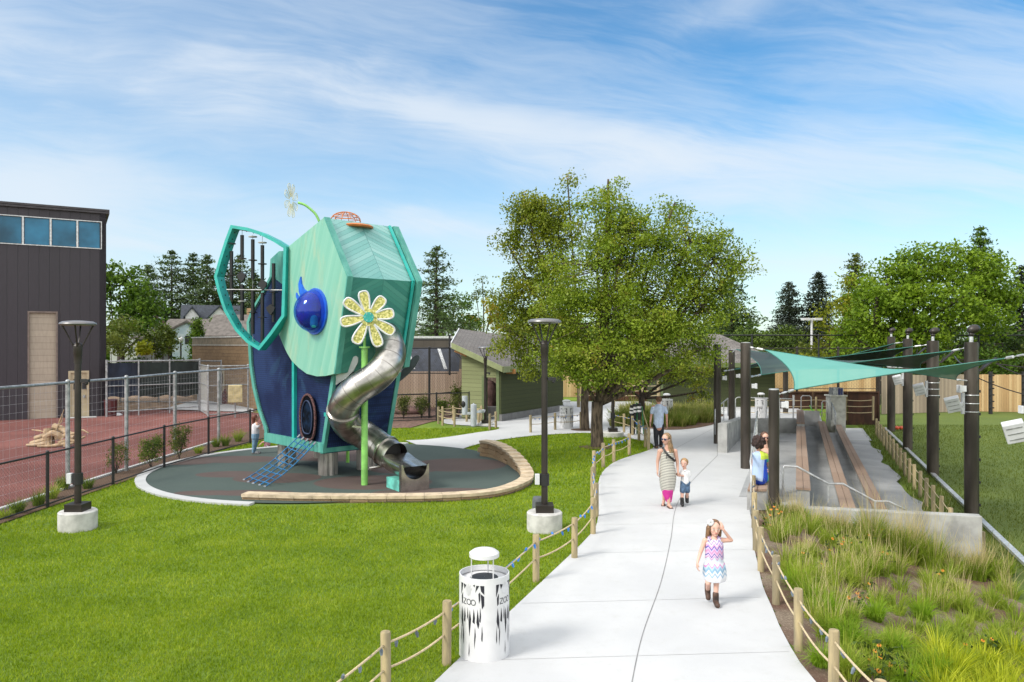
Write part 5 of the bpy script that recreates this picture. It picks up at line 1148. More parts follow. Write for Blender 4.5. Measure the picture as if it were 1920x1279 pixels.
# flower on a green pole
ft = thing('flower_sculpture', 'yellow mosaic flower with teal centre on a lime green pole before the tower', 'sculpture', pole)
mb = MB(); zt_ = CAMZ - (652 - HZ) * pole.y / F; mb.cyl(pole, pole + UZ * zt_, .083, n=20); mb.build('pole', lime, ft, smooth='auto')
mb = MB(); mb.cyl(pole + UZ * (zt_ - .01), pole + UZ * (zt_ + .03), .14, n=20); fcen = at(691, 595, pole.y - .55); mb.tube([pole + UZ * zt_, pole + UZ * (zt_ + .3), fcen + V((0, .06, -.1))], .035, 10); mb.build('top_plate', lime, ft, smooth='auto')
m, n, b = newmat('yellow_mosaic'); vec = n.new('ShaderNodeTexCoord').outputs['Object']; vo = n.new('ShaderNodeTexVoronoi'); vo.inputs['Scale'].default_value = 26; n.l.new(vec, vo.inputs['Vector'])
cr = n.new('ShaderNodeValToRGB'); n.put(cr.inputs[0], vo.outputs['Color']); e = cr.color_ramp.elements; e[0].color = (.26, .27, .06, 1); e[0].position = .2; e[1].color = (.72, .66, .28, 1); e[1].position = .75; x = e.new(.5); x.color = (.50, .46, .12, 1)
n.put(b.inputs['Base Color'], cr.outputs[0]); b.inputs['Roughness'].default_value = .35
rim = mat('pale_rim', (.62, .63, .66), .4); fr_ = V((.96, .28, 0)).normalized(); fn = V((.28, -.96, 0)).normalized()
angs = [(-37, 170), (98, 130), (163, 30), (165, -100), (70, -190), (-85, -170), (-177, -35), (-152, 110)]
for k, (ax_, ay_) in enumerate(angs):
    th = math.atan2(ay_, ax_); L = math.hypot(ax_, ay_) / 3.654 * pole.y / F + .01; pts = petal(th, .03, L, .165, 26); off = fn * (.002 * k)
    P3 = [fcen + fr_ * x + UZ * y + off for x, y in pts]; mb = MB(); mb.prism(P3, -fn * .03); pt = mb.build('petal', m, ft)
    mb = MB(); mb.tube([p - fn * .015 for p in P3[3:-2]], .026, 6); mb.build('rim', rim, pt, smooth=True)
mb = MB(); mb.prism([fcen + fr_ * (.125 * math.cos(t)) + UZ * (.125 * math.sin(t)) + fn * .045 for t in np.linspace(0, 2 * math.pi, 25)[:-1]], -fn * .03); hub = mb.build('centre_plate', M_['teal'], ft)
mb = MB(); mb.prism([fcen + fr_ * (.21 * math.cos(t)) + UZ * (.21 * math.sin(t)) + fn * .02 for t in np.linspace(0, 2 * math.pi, 25)[:-1]], -fn * .02); mb.build('mosaic_disc', m, ft)
mb = MB()
for k in range(6): t = k * math.pi / 3; mb.ell(fcen + fr_ * (.09 * math.cos(t)) + UZ * (.09 * math.sin(t)) + fn * .05, (.012, .012, .012), nu=6, nv=4)
mb.build('bolts', M_['galv_l'], hub)
# low block wall curving round the surface
m, n, b = newmat('sand_block'); vec = n.new('ShaderNodeTexCoord').outputs['Object']; vo = n.new('ShaderNodeTexVoronoi'); vo.inputs['Scale'].default_value = 2.4; n.l.new(vec, vo.inputs['Vector'])
c = n.mix(vo.outputs['Color'], (.34, .22, .12), (.48, .35, .21)); n.put(b.inputs['Base Color'], n.mix(n.m('MULTIPLY', n.noise(vec, 14, 5, .7), .6), c, (.25, .16, .09)))
b.inputs['Roughness'].default_value = .95; n.put(b.inputs['Normal'], n.bump(n.noise(vec, 16, 5, .7), .03)); M_['sandb'] = m
bw = thing('block_retaining_wall', 'low curved sandstone-coloured block wall edging the play surface', 'retaining wall', (-1.0, 20, 0))
wl = catmull([gp(452, 938), gp(560, 941), gp(700, 942), gp(830, 940), gp(930, 932), gp(985, 915), gp(1001, 898), gp(975, 874), gp(938, 858), gp(908, 853)], 10)
acc_ = [0]
for a, b_ in zip(wl, wl[1:]): acc_.append(acc_[-1] + (b_ - a).length)
tot = acc_[-1]
def wlp(s):
    s = min(max(s, 0), tot - 1e-4); i = max(k for k in range(len(acc_)) if acc_[k] <= s); i = min(i, len(wl) - 2); t = (s - acc_[i]) / max(1e-6, acc_[i + 1] - acc_[i]); p = wl[i].lerp(wl[i + 1], t); d = (wl[i + 1] - wl[i]).normalized(); return p, V((d.y, -d.x, 0)) * -1
def wh(s): f = s / tot; return .14 + .36 * sstep(f, .55, .95)
L = .42; k = int(tot / L); cap_ = MB(); blk_ = MB(); rd = random.Random(5)
for i in range(k):
    s0, s1 = i * L, min(tot, (i + 1) * L - .008); (p, a), (q2, b2) = wlp(s0), wlp(s1); h = wh(s0); wd = .34
    cap_.prism([p + UZ * (h - .07), q2 + UZ * (h - .07), q2 + b2 * wd + UZ * (h - .07), p + a * wd + UZ * (h - .07)], UZ * .07)
    rows_ = max(1, int((h - .07) / .14 + .5)); 
    for r in range(rows_):
        z0 = -.03 + (h - .075 + .03) * r / rows_; z1 = z0 + (h - .075 + .03) / rows_ - .008; sh_ = rd.uniform(-.012, .012); of = .5 * L * (r % 2)
        (p2, a2), (q3, b3) = wlp(s0 + of), wlp(min(tot, s1 + of)); ins = .035 + sh_
        if (q3 - p2).length < .05: continue
        blk_.prism([p2 + a2 * ins + UZ * z0, q3 + b3 * ins + UZ * z0, q3 + b3 * (wd - ins) + UZ * z0, p2 + a2 * (wd - ins) + UZ * z0], UZ * (z1 - z0))
cap_.build('coping', mat('sand_coping', (.50, .40, .28), .85, var=.12, vs=5, bump=.006, bs=20), bw); blk_.build('blocks', M_['sandb'], bw, bevel=.01)
# ================================================================ SEATING TERRACES AND SAILS
# near concrete retaining wall
cw = MB(); d_ = (P1 - P0).normalized(); nn_ = V((-d_.y, d_.x)) * .26
a, b_ = V((*P0, 0)), V((*P1, 0)); n3 = V((nn_.x, nn_.y, 0))
cw.prism([a - UZ * .4, b_ - UZ * 1.35, b_ + UZ * .08, a + UZ * .05], n3)
o_ = cw.build('concrete_wall', M_['conc_wall'], loc=(7.3, 15.6, 0), bevel=.012); tag(o_, 'pale cast concrete retaining wall behind the ornamental grasses', 'retaining wall')
lw_ = MB(); e0 = V((.27 + .382 * 15.9, 15.9, 0)); 
strip('paved_apron', -.7, .27, .013, 16.25, 17.3, M_['concrete'])
strip('paved_apron', -3.4, -.32, .0125, 28.2, 29.8, M_['concrete'])
def sp_at(s, y, z=0.0): return V((s + .382 * y, y, z))
d38 = V((.382, 1, 0)).normalized(); c38 = V((d38.y, -d38.x, 0))
# benches: concrete riser with two long planks
plankm = planks('bench_planks', (.33, .225, .165), (.357, .934, 0), 2.4, var=.06, groove=.003, gcol=.5, col2=(.36, .26, .20), rough=.75)
M_['riser'] = mat('riser_concrete', (.40, .40, .395), .9, var=.12, vs=2, bump=.003, bs=20)
def bench(label, s, ztop, ya, yb, zfoot):
    r = thing('terrace_bench', label, 'bench', sp_at(s, ya, zfoot), group='long terrace benches')
    A, B = sp_at(s, ya), sp_at(s, yb); w = .15
    mb = MB(); mb.prism([A - c38 * .13 + UZ * zfoot, A + c38 * .13 + UZ * zfoot, A + c38 * .13 + UZ * (ztop - .05), A - c38 * .13 + UZ * (ztop - .05)], B - A); mb.build('riser', M_['riser'], r)
    for sg in (-1, 1):
        c0 = c38 * (sg * (.0765)); mb = MB(); mb.prism([A + c0 - c38 * .072 - d38 * .03 + UZ * (ztop - .046), A + c0 + c38 * .072 - d38 * .03 + UZ * (ztop - .046), A + c0 + c38 * .072 - d38 * .03 + UZ * ztop, A + c0 - c38 * .072 - d38 * .03 + UZ * ztop], B - A + d38 * .06); mb.build('plank', plankm, r)
    return r
bench('long plank bench on the upper terrace, nearest the path, near section', .13, .45, 16.1, 28.1, -.5)
bench('short raised plank bench section at the far end of the upper terrace', .13, .56, 28.4, 34, -.5)
bench('long plank bench on the middle gravel terrace', 1.10, .03, 15.95, 34, -1.0)
bench('long plank bench on the lowest gravel terrace, beside the wide gravel strip', 1.99, -.40, 15.75, 37, -1.0)
# bench with the two seated women (short block)
SB = gp(1425, 945); r = thing('block_bench', 'short concrete block seat with wooden top where the two women sit', 'bench', SB)
A = V((5.02, 15.95, 0)); mb = MB(); mb.prism([A, A + V((.42, 0, 0)), A + V((.42, 0, .40)), A + V((0, 0, .40))], d38 * 2.2 ); mb.build('block', M_['riser'], r)
mb = MB()
for k in (0, 1): mb.prism([A + V((.005 + .21 * k, -.02, .402)), A + V((.205 + .21 * k, -.02, .402)), A + V((.205 + .21 * k, -.02, .45)), A + V((.005 + .21 * k, -.02, .45))], d38 * 2.25)
mb.build('seat_planks', plankm, r)
# ramp walls
rw = MB(); a = V((6.72, 24.4, 0)); e = V((9.1, 30.0, 0))
dd = (e - a).normalized(); cc2 = V((dd.y, -dd.x, 0)); b4 = a + dd * 6.1; rw.add([a - UZ * .1, a + cc2 * .3 - UZ * .1, a + cc2 * .3 + UZ * .96, a + UZ * .96, b4 - UZ * .1, b4 + cc2 * .3 - UZ * .1, b4 + cc2 * .3 + UZ * .62, b4 + UZ * .62], [(0, 1, 2, 3), (7, 6, 5, 4), (0, 4, 5, 1), (1, 5, 6, 2), (2, 6, 7, 3), (3, 7, 4, 0)])
tag(rw.build('ramp_wall', M_['conc_wall'], loc=a, bevel=.015), 'grey concrete wall end running back beside the ramp left of the benches', 'concrete wall')
rw = MB(); rw.bb(9.2, 11.35, 29.7, 29.95, -.1, .58); tag(rw.build('cross_wall', M_['conc_wall'], loc=(10, 29.8, 0), bevel=.015), 'low grey concrete cross wall at the back of the ramp behind the sail posts', 'concrete wall')
rw = MB(); a = sp_at(.32, 34.2); rw.prism([a - UZ * .6, a + c38 * .66 - UZ * .6, a + c38 * .66 + UZ * .48, a + UZ * .48], d38 * .25); tag(rw.build('terrace_end_wall', M_['riser'], loc=a, bevel=.01), 'short concrete wall closing the far end of the terraces between the benches', 'concrete wall')
# handrails
def rail(label, top, legs, r_=.022, m=None, mid=None):
    r = thing('handrail', label, 'handrail', legs[0][1]); mb = MB(); mb.tube(top, r_, 8); mb.build('rail', m or M_['galv_l'], r, smooth=True)
    for t, b__ in legs: mb = MB(); mb.cyl(t, b__, r_ * .9, n=8); mb.build('leg', m or M_['galv_l'], r, smooth='auto')
    return r
Yr = 16.75
def rp_(x, y, Y=Yr): return at(x, y, Y)
tp = [rp_(1468, 940), rp_(1468, 880), rp_(1470, 874), rp_(1494, 875), rp_(1553, 907), rp_(1580, 907), rp_(1640, 940), rp_(1665, 940), rp_(1702, 958)]
rail('near galvanised handrail stepping down across the front ends of the benches', tp, [(rp_(1468, 878), rp_(1468, 942)), (rp_(1553, 907), rp_(1553, 952)), (rp_(1641, 940), rp_(1641, 980))], .024)
tp = [V((5.1, 15.75, 0)), V((5.1, 15.75, .85)), V((5.12, 15.8, .95)), at(1436, 768, 24), at(1436, 800, 24)]
rail('sloping galvanised handrail rising behind the seated women', [V((4.98, 15.55, 0)), V((4.98, 15.55, 1.0)), V((5.0, 15.65, 1.08)), V((7.75, 23.6, 1.42)), V((7.75, 23.6, .0))], [(V((5.9 + .5 * k, 18.2 + 1.45 * k, 1.2 + .07 * k)), V((5.9 + .5 * k, 18.2 + 1.45 * k, 0))) for k in range(4)])
rail('galvanised handrail on the left edge of the ramp wall by the dark posts', [at(1341, 815, 26.5), at(1341, 768, 26.5), at(1344, 764, 26.6), at(1365, 747, 30.5), at(1365, 780, 30.5)], [(at(1350, 759, 27.8), at(1350, 800, 27.8)), (at(1357, 753, 29), at(1357, 790, 29))])
rail('long galvanised rail behind the cross wall', [at(1379, 785, 32.9), at(1379, 748, 32.9), at(1383, 745, 32.9), at(1485, 748, 32.9), at(1487, 752, 32.9), at(1487, 785, 32.9)], [(at(1436, 747, 32.9), at(1436, 785, 32.9)), (at(1462, 747, 32.9), at(1462, 785, 32.9))])
rail('small hooped rail at the far end of the middle bench', [at(1502, 768, 36), at(1502, 745, 36), at(1505, 742, 36), at(1518, 742, 36), at(1521, 745, 36), at(1521, 768, 36)], [(at(1502, 746, 36), at(1502, 768, 36))])
rail('small hooped rail left of the podium', [at(1541, 782, 35.5), at(1541, 755, 35.5), at(1543, 752, 35.5), at(1550, 752, 35.5), at(1552, 755, 35.5), at(1552, 785, 35.5)], [(at(1541, 756, 35.5), at(1541, 782, 35.5))])
rail('short sloping rail between podium and lowest bench', [at(1559, 788, 34), at(1559, 755, 34), at(1567, 775, 31), at(1567, 801, 31)], [(at(1562, 762, 33), at(1562, 792, 33)), (at(1565, 769, 32), at(1565, 797, 32))])
mb = MB(); mb.cyl(at(1488, 760, 34.5), at(1488, 741, 34.5), .05, n=8); mb.cyl(at(1488, 795, 34.5), at(1488, 760, 34.5), .02, n=6); tag(mb.build('white_marker', M_['white'], loc=at(1488, 795, 34.5)), 'thin white marker post standing left of the bench ends', 'marker post')
mb = MB(); mb.tube(catmull([at(1518, 760, 35.9), at(1524, 770, 35.8), at(1534, 774, 35.8), at(1541, 770, 35.6), at(1543, 757, 35.6)], 4), .02, 6); tag(mb.build('hose', mat('green_hose', (.10, .55, .06), .5), loc=at(1530, 772, 35.8)), 'bright green hose looped between the two small hooped rails', 'hose')
# podium with electrical box
r = thing('podium', 'pale concrete pillar with flat top at the far end of the terraces', 'podium', at(1567, 795, 36.8)); mb = MB(); c = at(1567, 770, 36.8); z0 = -.9
mb.bb(c.x - .36, c.x + .36, 36.5, 37.1, z0, .98); mb.build('pillar', mat('podium_concrete', (.40, .40, .36), .8), r); mb = MB(); mb.bb(c.x - .42, c.x + .42, 36.44, 37.16, .98, 1.05); mb.build('top_slab', mat('podium_cap', (.47, .47, .42), .8), r)
r2 = thing('control_cabinet', 'small steel cabinet with navy front strips sitting on the podium', 'cabinet', (c.x, 36.8, 1.05)); mb = MB(); mb.bb(c.x - .24, c.x + .27, 36.55, 37.05, 1.05, 1.40); mb.build('case', M_['galv'], r2, bevel=.01)
for k in range(2): mb = MB(); mb.bb(c.x + .01 + .12 * k, c.x + .11 + .12 * k, 36.53, 36.55, 1.06, 1.39); mb.build('strip', mat('navy_strip', (.01, .015, .10), .3), r2)

# --- sail posts
def sail_post(label, x, y, z0, z1, rad, ball=False):
    r = thing('sail_post', label, 'post', (x, y, z0), group='brown steel sail posts'); mb = MB(); mb.cyl((x, y, z0 - .4), (x, y, z1), rad, n=28); mb.build('shaft', M_['post'], r, smooth='auto')
    mb = MB(); mb.cyl((x, y, z1), (x, y, z1 + .02), rad * .93, n=28); mb.build('cap', M_['galv_l'] if not ball else M_['post'], r, smooth='auto')
    if ball:
        mb = MB(); mb.cyl((x, y, z1 + .01), (x, y, z1 + .22), .05, n=10); mb.build('stem', M_['galv_l'], r, smooth='auto')
        mb = MB(); mb.ell((x + .06, y, z1 + .36), (.17, .13, .12), M=Matrix.Rotation(-.35, 3, 'Y')); mb.ell((x, y, z1 + .22), (.07, .07, .08)); mb.build('spotlight', M_['bronze'], r, smooth=True)
    return r
posts = {}
def spx(key, label, px, y, z0, ytop, rad, ball=False):
    x = (px - 960) * y / F; z1 = CAMZ - (ytop - HZ) * y / F; posts[key] = V((x, y, z1)); return sail_post(label, x, y, z0, z1, rad, ball)
spx('L0', 'shortest sail post standing in the grasses beside the seated women', 1451, 15.55, 0, 731, .108)
spx('L1', 'tall brown sail post in front of the ramp, second from the left front', 1398, 21.3, 0, 643, .14)
spx('L2', 'leftmost dark sail post beside the ramp handrail', 1345, 26.6, 0, 646, .128)
spx('L3', 'dark sail post between the leftmost post and the tall front one', 1372, 31.5, 0, 656, .13)
spx('L4', 'distant low sail post behind the cross wall', 1473, 38.2, 0, 697, .13)
spx('R1', 'nearest tall sail post with two white boxes at the right end of the concrete wall', 1821, 19.7, -1, 643, .165, True)
spx('R2', 'second tall sail post on the right with a tilted speaker', 1749, 26.0, -1, 640, .19, True)
spx('R3', 'third tall sail post on the right, half behind the dark sails', 1702, 32.3, -1, 636, .19, True)
spx('R4', 'farthest tall sail post on the right next to the rust panels', 1671, 39.0, -1, 632, .19, True)
spx('R0', 'sail post just beyond the right edge holding the nearest sail corner', 1984, 13.4, -1, 630, .165, True)
spx('R5', 'slim dark post left of the farthest tall post', 1646, 44.0, -1, 668, .11)
# thin hinge line and knobs along the right posts
for key, pl in (('R1', 6), ('R2', 6), ('R3', 4)):
    p = posts[key]; mb = MB(); x = p.x + .2
    mb.cyl((x, p.y, -1), (x, p.y, 2.9), .012, n=5)
    for k in range(pl): mb.box((x, p.y, -.7 + k * .6), (.07, .06, .07))
    tag(mb.build('net_cable', M_['black'], loc=(x, p.y, -1)), {'R1': 'black net cable with clips beside the nearest right sail post', 'R2': 'black net cable with clips beside the second right sail post', 'R3': 'black net cable with clips beside the third right sail post'}[key], 'cable')
# --- sails (hyperbolic: two high and two low corners, curved edges)
def sail(label, cs, ties, m, N=22, curve=.10):
    """cs: corners A,B,C,D in order; edges bow inward"""
    r = thing('shade_sail', label, 'shade sail', cs[0], group='shade sails'); A, B, C_, D = [V(c) for c in cs]; cen = (A + B + C_ + D) / 4
    def edge(p, q, t): return p.lerp(q, t) + (cen - (p + q) / 2) * (4 * curve * t * (1 - t))
    g = []
    for i in range(N + 1):
        row = []
        for j in range(N + 1):
            u, v = i / N, j / N
            S = edge(A, B, u) * (1 - v) + edge(D, C_, u) * v + edge(A, D, v) * (1 - u) + edge(B, C_, v) * u - (A * (1 - u) * (1 - v) + B * u * (1 - v) + D * (1 - u) * v + C_ * u * v)
            row.append(S)
        g.append(row)
    mb = MB(); vs = [p for row in g for p in row]; K = N + 1
    mb.add(vs, [(i * K + j, (i + 1) * K + j, (i + 1) * K + j + 1, i * K + j + 1) for i in range(N) for j in range(N)]); mb.build('canopy', m, r, smooth=True, recalc=False)
    mb = MB(); per = [g[i][0] for i in range(N + 1)] + [g[N][j] for j in range(1, N + 1)] + [g[i][N] for i in range(N - 1, -1, -1)] + [g[0][j] for j in range(N - 1, 0, -1)]
    mb.tube(per, .012, 5, closed=True); mb.build('edge_hem', mat('teal_hem', (.03, .16, .13), .6), r)
    for c, t in ties:
        p, q = V(cs[c]), V(t); mb = MB(); d = (q - p); L = d.length
        mb.tube([p, q], .009, 5)
        k = max(2, int(L / .22))
        for i in range(k): f = (i + .5) / k; a, b_ = p.lerp(q, f - .3 / k), p.lerp(q, f + .3 / k); mb.tube([a, b_], .022 if i % 2 else .03, 6)
        mb.build('turnbuckle', M_['galv_l'], r)
    return r
m, n, b = newmat('teal_sail_cloth'); vec = n.new('ShaderNodeTexCoord').outputs['Object']
b.inputs['Base Color'].default_value = (.10, .46, .37, 1); n.put(b.inputs['Base Color'], n.mix(n.noise(vec, 1.2, 3), (.085, .31, .26), (.12, .36, .31))); b.inputs['Roughness'].default_value = .7
def knit(m, f):
    n = NT(m.node_tree); t = n.new('ShaderNodeBsdfTransparent'); x = n.new('ShaderNodeMixShader'); x.inputs[0].default_value = f
    n.l.new(n.n['Principled BSDF'].outputs[0], x.inputs[1]); n.l.new(t.outputs[0], x.inputs[2]); n.l.new(x.outputs[0], n.n['Material Output'].inputs[0]); return m
M_['sail'] = knit(m, .14)
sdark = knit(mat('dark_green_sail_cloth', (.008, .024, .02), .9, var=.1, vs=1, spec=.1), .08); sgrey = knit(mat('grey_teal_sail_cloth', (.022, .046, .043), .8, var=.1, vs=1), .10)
pr = lambda k, dz=-.12: posts[k] + V((0, 0, dz))
R0 = posts['R0']
S1 = [at(1434, 656, 21.0), at(1489, 731, 15.9), at(1884, 672, 14.4), at(1793, 712, 19.45)]
sail('nearest bright teal shade sail twisting from the tall front post to the right edge', S1, [(0, pr('L1', -.1)), (1, pr('L0', -.12)), (2, R0 + V((-.17, 0, -.25))), (3, at(1814, 714, 19.6))], M_['sail'], curve=.11)
S2 = [at(1380, 655, 30.6), at(1427, 703, 21.9), at(1784, 658, 20.1), at(1728, 692, 25.8)]
sail('second shade sail, dark underneath, ending at the nearest right post', S2, [(0, pr('L3')), (1, at(1406, 707, 21.3)), (2, pr('R1', -.1)), (3, at(1741, 694, 26))], sgrey)
S3 = [at(1440, 668, 37), at(1376, 693, 27.1), at(1712, 650, 26.4), at(1662, 688, 32.1)]
sail('third shade sail rising to the second right post', S3, [(1, at(1357, 696, 26.6)), (2, pr('R2', -.1)), (3, at(1694, 690, 32.3))], sdark)
S4 = [at(1500, 668, 44), at(1500, 690, 31), at(1677, 644, 32.8), at(1640, 675, 38)]
sail('farthest shade sail rising to the third right post', S4, [(2, pr('R3', -.1)), (3, at(1664, 676, 39))], sdark)
# cables sagging from the netting on the right
def cable(label, a, b_, sag, r_=.014): mb = MB(); mb.tube([a.lerp(b_, t) - UZ * (4 * sag * t * (1 - t)) for t in np.linspace(0, 1, 13)], r_, 5); return tag(mb.build('net_cable', M_['bronze'], loc=a), label, 'cable')
cable('sagging cable crossing in front of the right cedar fence', at(1826, 705, 20), at(1990, 752, 17), .1)
cable('cable loop hanging from the nearest sail corner on the right', at(1868, 682, 19), at(1990, 712, 17), .12)
cable('thin taut cable above the loop on the right edge', at(1868, 682, 19), at(1990, 694, 17), .02)
cable('cable arcing down from the second sail towards the nearest right post', at(1790, 668, 22), at(1812, 682, 19.8), .08)
for i, (x0, y0, x1, y1, Y) in enumerate(((1717, 668, 1735, 652, 30), (1763, 680, 1788, 659, 25), (1834, 697, 1868, 671, 21))):
    mb = MB(); mb.beam(at(x0, y0, Y), at(x1, y1, Y), .13, .03); mb.beam(at(x0, y0, Y), at(x1 - 14, y1 + 2, Y), .02, .02); tag(mb.build('net_outrigger', M_['bronze'], loc=at(x0, y0, Y)), ('slanted bracket arm between the third and second right posts', 'slanted bracket arm just left of the nearest right post', 'slanted bracket arm right of the nearest right post under the teal sail tip')[i], 'bracket')
# --- white loudspeakers
def speaker(label, x, y, Y, s, big, key=None, mirror=1):
    c = at(x, y, Y); r = thing('speaker', label, 'speaker', c, group='white post speakers')
    if big:
        fy = -V((-.38, -.86, -.34)).normalized(); sx2 = V((fy.y, -fy.x, 0)).normalized(); R = Matrix((sx2, fy, sx2.cross(fy))).transposed() @ Matrix.Rotation(-.3, 3, 'Y')
        mb = MB(); mb.box(c, (s, s * .55, s * 1.12), M=R); mb.build('cabinet', M_['white_p'], r, bevel=.015)
        mb = MB(); f = R @ V((0, -1, 0)); 
        for k in (-1, 0, 1): mb.box(c + f * (s * .28) + R @ V((0, 0, k * s * .33)), (s * .75, .012, .014), M=R)
        mb.build('grille_slots', M_['galv'], r)
        if key:
            p = posts[key]; mb = MB(); q = V((p.x - .22 if key != 'R0' else p.x - .2, p.y, c.z)); mb.beam(c + V((s * .4, 0, -.02)), q, .07, .07); mb.beam(q - UZ * .28, q + UZ * .28, .07, .07); mb.build('bracket', M_['white_p'], r)
            mb = MB()
            for k in (-.22, 0, .22): mb.lathe([(.21 if key == 'R2' else .18, -.012), (.215 if key == 'R2' else .185, 0), (.21 if key == 'R2' else .18, .012)], (p.x, p.y, c.z + k), 24)
            mb.build('strap', M_['galv_l'], r)
    else:
        mb = MB(); mb.box(c, (s * .7, s * .6, s * .8)); mb.box(c + V((s * .45 * mirror, 0, 0)), (s * .3, s * .8, s)); mb.build('cabinet', M_['white_p'], r, bevel=.01)
speaker('tilted white speaker on the nearest right post', 1787, 758, 19.4, .34, True, 'R1'); speaker('tilted white speaker on the second right post', 1724, 730, 25.8, .34, True, 'R2'); speaker('tilted white speaker on the third right post under the dark sails', 1683, 712, 32.1, .34, True, 'R3')
speaker('large tilted white speaker at the right edge of the picture', 1903, 809, 13.6, .34, True, 'R0')
speaker('small white box on the shortest sail post', 1469, 759, 15.5, .15, False); speaker('small white box on the tall front sail post', 1413, 724, 21.2, .15, False); speaker('small white box on the leftmost dark sail post', 1357, 709, 26.5, .16, False)
speaker('small white box on the dark sail post behind the leftmost one', 1383, 705, 31.4, .17, False); speaker('small white box high on the nearest right post', 1805, 729, 19.6, .2, False, mirror=-1); speaker('small white box at the right edge above the large speaker', 1921, 768, 13.4, .14, False, mirror=-1)
# bag beside the bench
mb = MB(); c = V((5.62, 16.0, 0)); mb.ell(c + V((0, 0, .17)), (.13, .1, .17)); mb.tube([c + V((-.05, 0, .3)), c + V((0, 0, .42)), c + V((.06, 0, .3))], .012, 6); tag(mb.build('handbag', mat('dark_bag', (.02, .012, .015), .5), loc=c, smooth=True), 'dark handbag on the ground behind the shortest sail post', 'bag')
for px, py, i in ((1681, 805, 0), (1690, 805, 1)): mb = MB(); c = gp(px, py, -.95); mb.ell(c + UZ * .08, (.14, .14, .1)); tag(mb.build('ball', mat('red_toy', (.55, .08, .03), .5), loc=c, smooth=True), ('left of two small red balls on the far right lawn', 'right of two small red balls on the far right lawn')[i], 'ball')
# ================================================================ TREES AND PLANTS
def leaf_quads(P, size, rs, flat=.0, asp=.6, nb=None):
    """random leaves (rhombic quads) at points P"""
    N = len(P); n_ = rs.normal(size=(N, 3)); n_[:, 2] += flat * 1.5; n_ /= np.linalg.norm(n_, axis=1)[:, None] + 1e-9
    t = rs.normal(size=(N, 3)); t -= n_ * np.sum(t * n_, 1)[:, None]; t /= np.linalg.norm(t, axis=1)[:, None] + 1e-9
    b_ = np.cross(n_, t); s = size * (.6 + .8 * rs.rand(N))[:, None]
    a = t * s * .5; c = b_ * s * asp * .5
    return np.stack([P - a, P - a * .1 + c, P + a, P - a * .1 - c], 1)
def ell_px(px, py, rx, ry, Y, dep=None):
    c = at(px, py, Y); k = Y / F; return (np.array(c), np.array([rx * k, (dep if dep else (rx + ry) / 2 * k), ry * k]))
def clump_pts(ells, dens, rs, shell=.35):
    """clump centres spread through ellipsoids, more towards their outsides"""
    out = []
    for ei, (c, r) in enumerate(ells):
        n_ = max(3, int(dens * (r[0] * r[1] * r[2]) ** (2 / 3)))
        d = rs.normal(size=(n_, 3)); d /= np.linalg.norm(d, axis=1)[:, None]; rad = (shell + (1 - shell) * rs.rand(n_)) ** .6
        rad *= 1 + .12 * rs.normal(size=n_)
        out.append(np.concatenate([c + d * r * rad[:, None], np.full((n_, 1), ei)], 1))
    return np.concatenate(out)
def tree(name, label, base, trunk_r, ells, m, bark, dens=9, nl=60, cr=.45, ls=.1, seed=1, fork=1.8, branches=True, cat='tree', flat=.3, group=None, thin=.012, twig=.35, lean=None):
    rs = np.random.RandomState(seed); rd = random.Random(seed); base = V(base); r = thing(name, label, cat, base, group=group)
    cp = clump_pts(ells, dens, rs); N = len(cp)
    per = np.maximum(6, (nl * (.45 + 1.1 * rs.rand(N))).astype(int)); idx = np.repeat(np.arange(N), per)
    off = np.clip(rs.normal(size=(len(idx), 3)), -1.7, 1.7) * .52; off[:, 2] *= .62
    size_c = cr * (.6 + .8 * rs.rand(N)); P = cp[idx, :3] + off * size_c[idx][:, None]; P[:, 2] -= .12 * np.abs(off[:, 0]) * cr
    Q = leaf_quads(P, ls, rs, flat); tone = rs.rand(N); rnd = np.clip(.55 * tone[idx] + .45 * rs.rand(len(idx)), 0, 1)
    o = quads_obj('crown', Q, m, rnd, loc=tuple(base)); o.location = (0, 0, 0); o.parent = r
    mb = MB(); top = base + V((0, 0, fork)) + (V(lean) if lean else V((0, 0, 0)))
    mb.tube([base - UZ * .2, base + UZ * .12, base.lerp(top, .5) + V((rd.uniform(-.04, .04), 0, 0)), top], [trunk_r * 1.45, trunk_r * 1.12, trunk_r, trunk_r * .98], 14)
    if branches:
        for ei, (c, rr) in enumerate(ells):
            c = V(c); mid = top.lerp(c, .5) + V((rd.uniform(-.2, .2), rd.uniform(-.2, .2), rd.uniform(-.1, .25) - .1 * (c - top).length * .3)); r0 = trunk_r * rd.uniform(.34, .52)
            pts = catmull([top - UZ * .1, mid, c, c + (c - top).normalized() * rr.min() * .25], 4); k = len(pts)
            mb.tube(pts, [r0 * (1 - .85 * i / k) for i in range(k)], 8)
            sel = [p for p in cp if p[3] == ei]; rd.shuffle(sel)
            for p in sel[:int(len(sel) * twig)]:
                q = V(p[:3]); a = min(pts, key=lambda s: (s - q).length + .3 * (s - top).length * -1 * .5); mm = a.lerp(q, .5) + V((rd.uniform(-.1, .1), 0, rd.uniform(-.12, .05)))
                mb.tube([a, mm, q], [r0 * .22 + thin * .3, thin * 1.3, thin * .5], 5)
    mb.build('trunk', bark, r, smooth=True, recalc=False); return r
L_pear = leafmat('pear_leaves', [(.055, .095, .007), (.105, .165, .012), (.17, .235, .018), (.26, .31, .04), (.24, .15, .03)], .28, .38)
L_pear2 = leafmat('warmer_pear_leaves', [(.05, .075, .008), (.10, .14, .011), (.165, .205, .018), (.24, .26, .03), (.26, .15, .025)], .28, .38)
b1 = gp(1120, 838); Y1 = b1.y
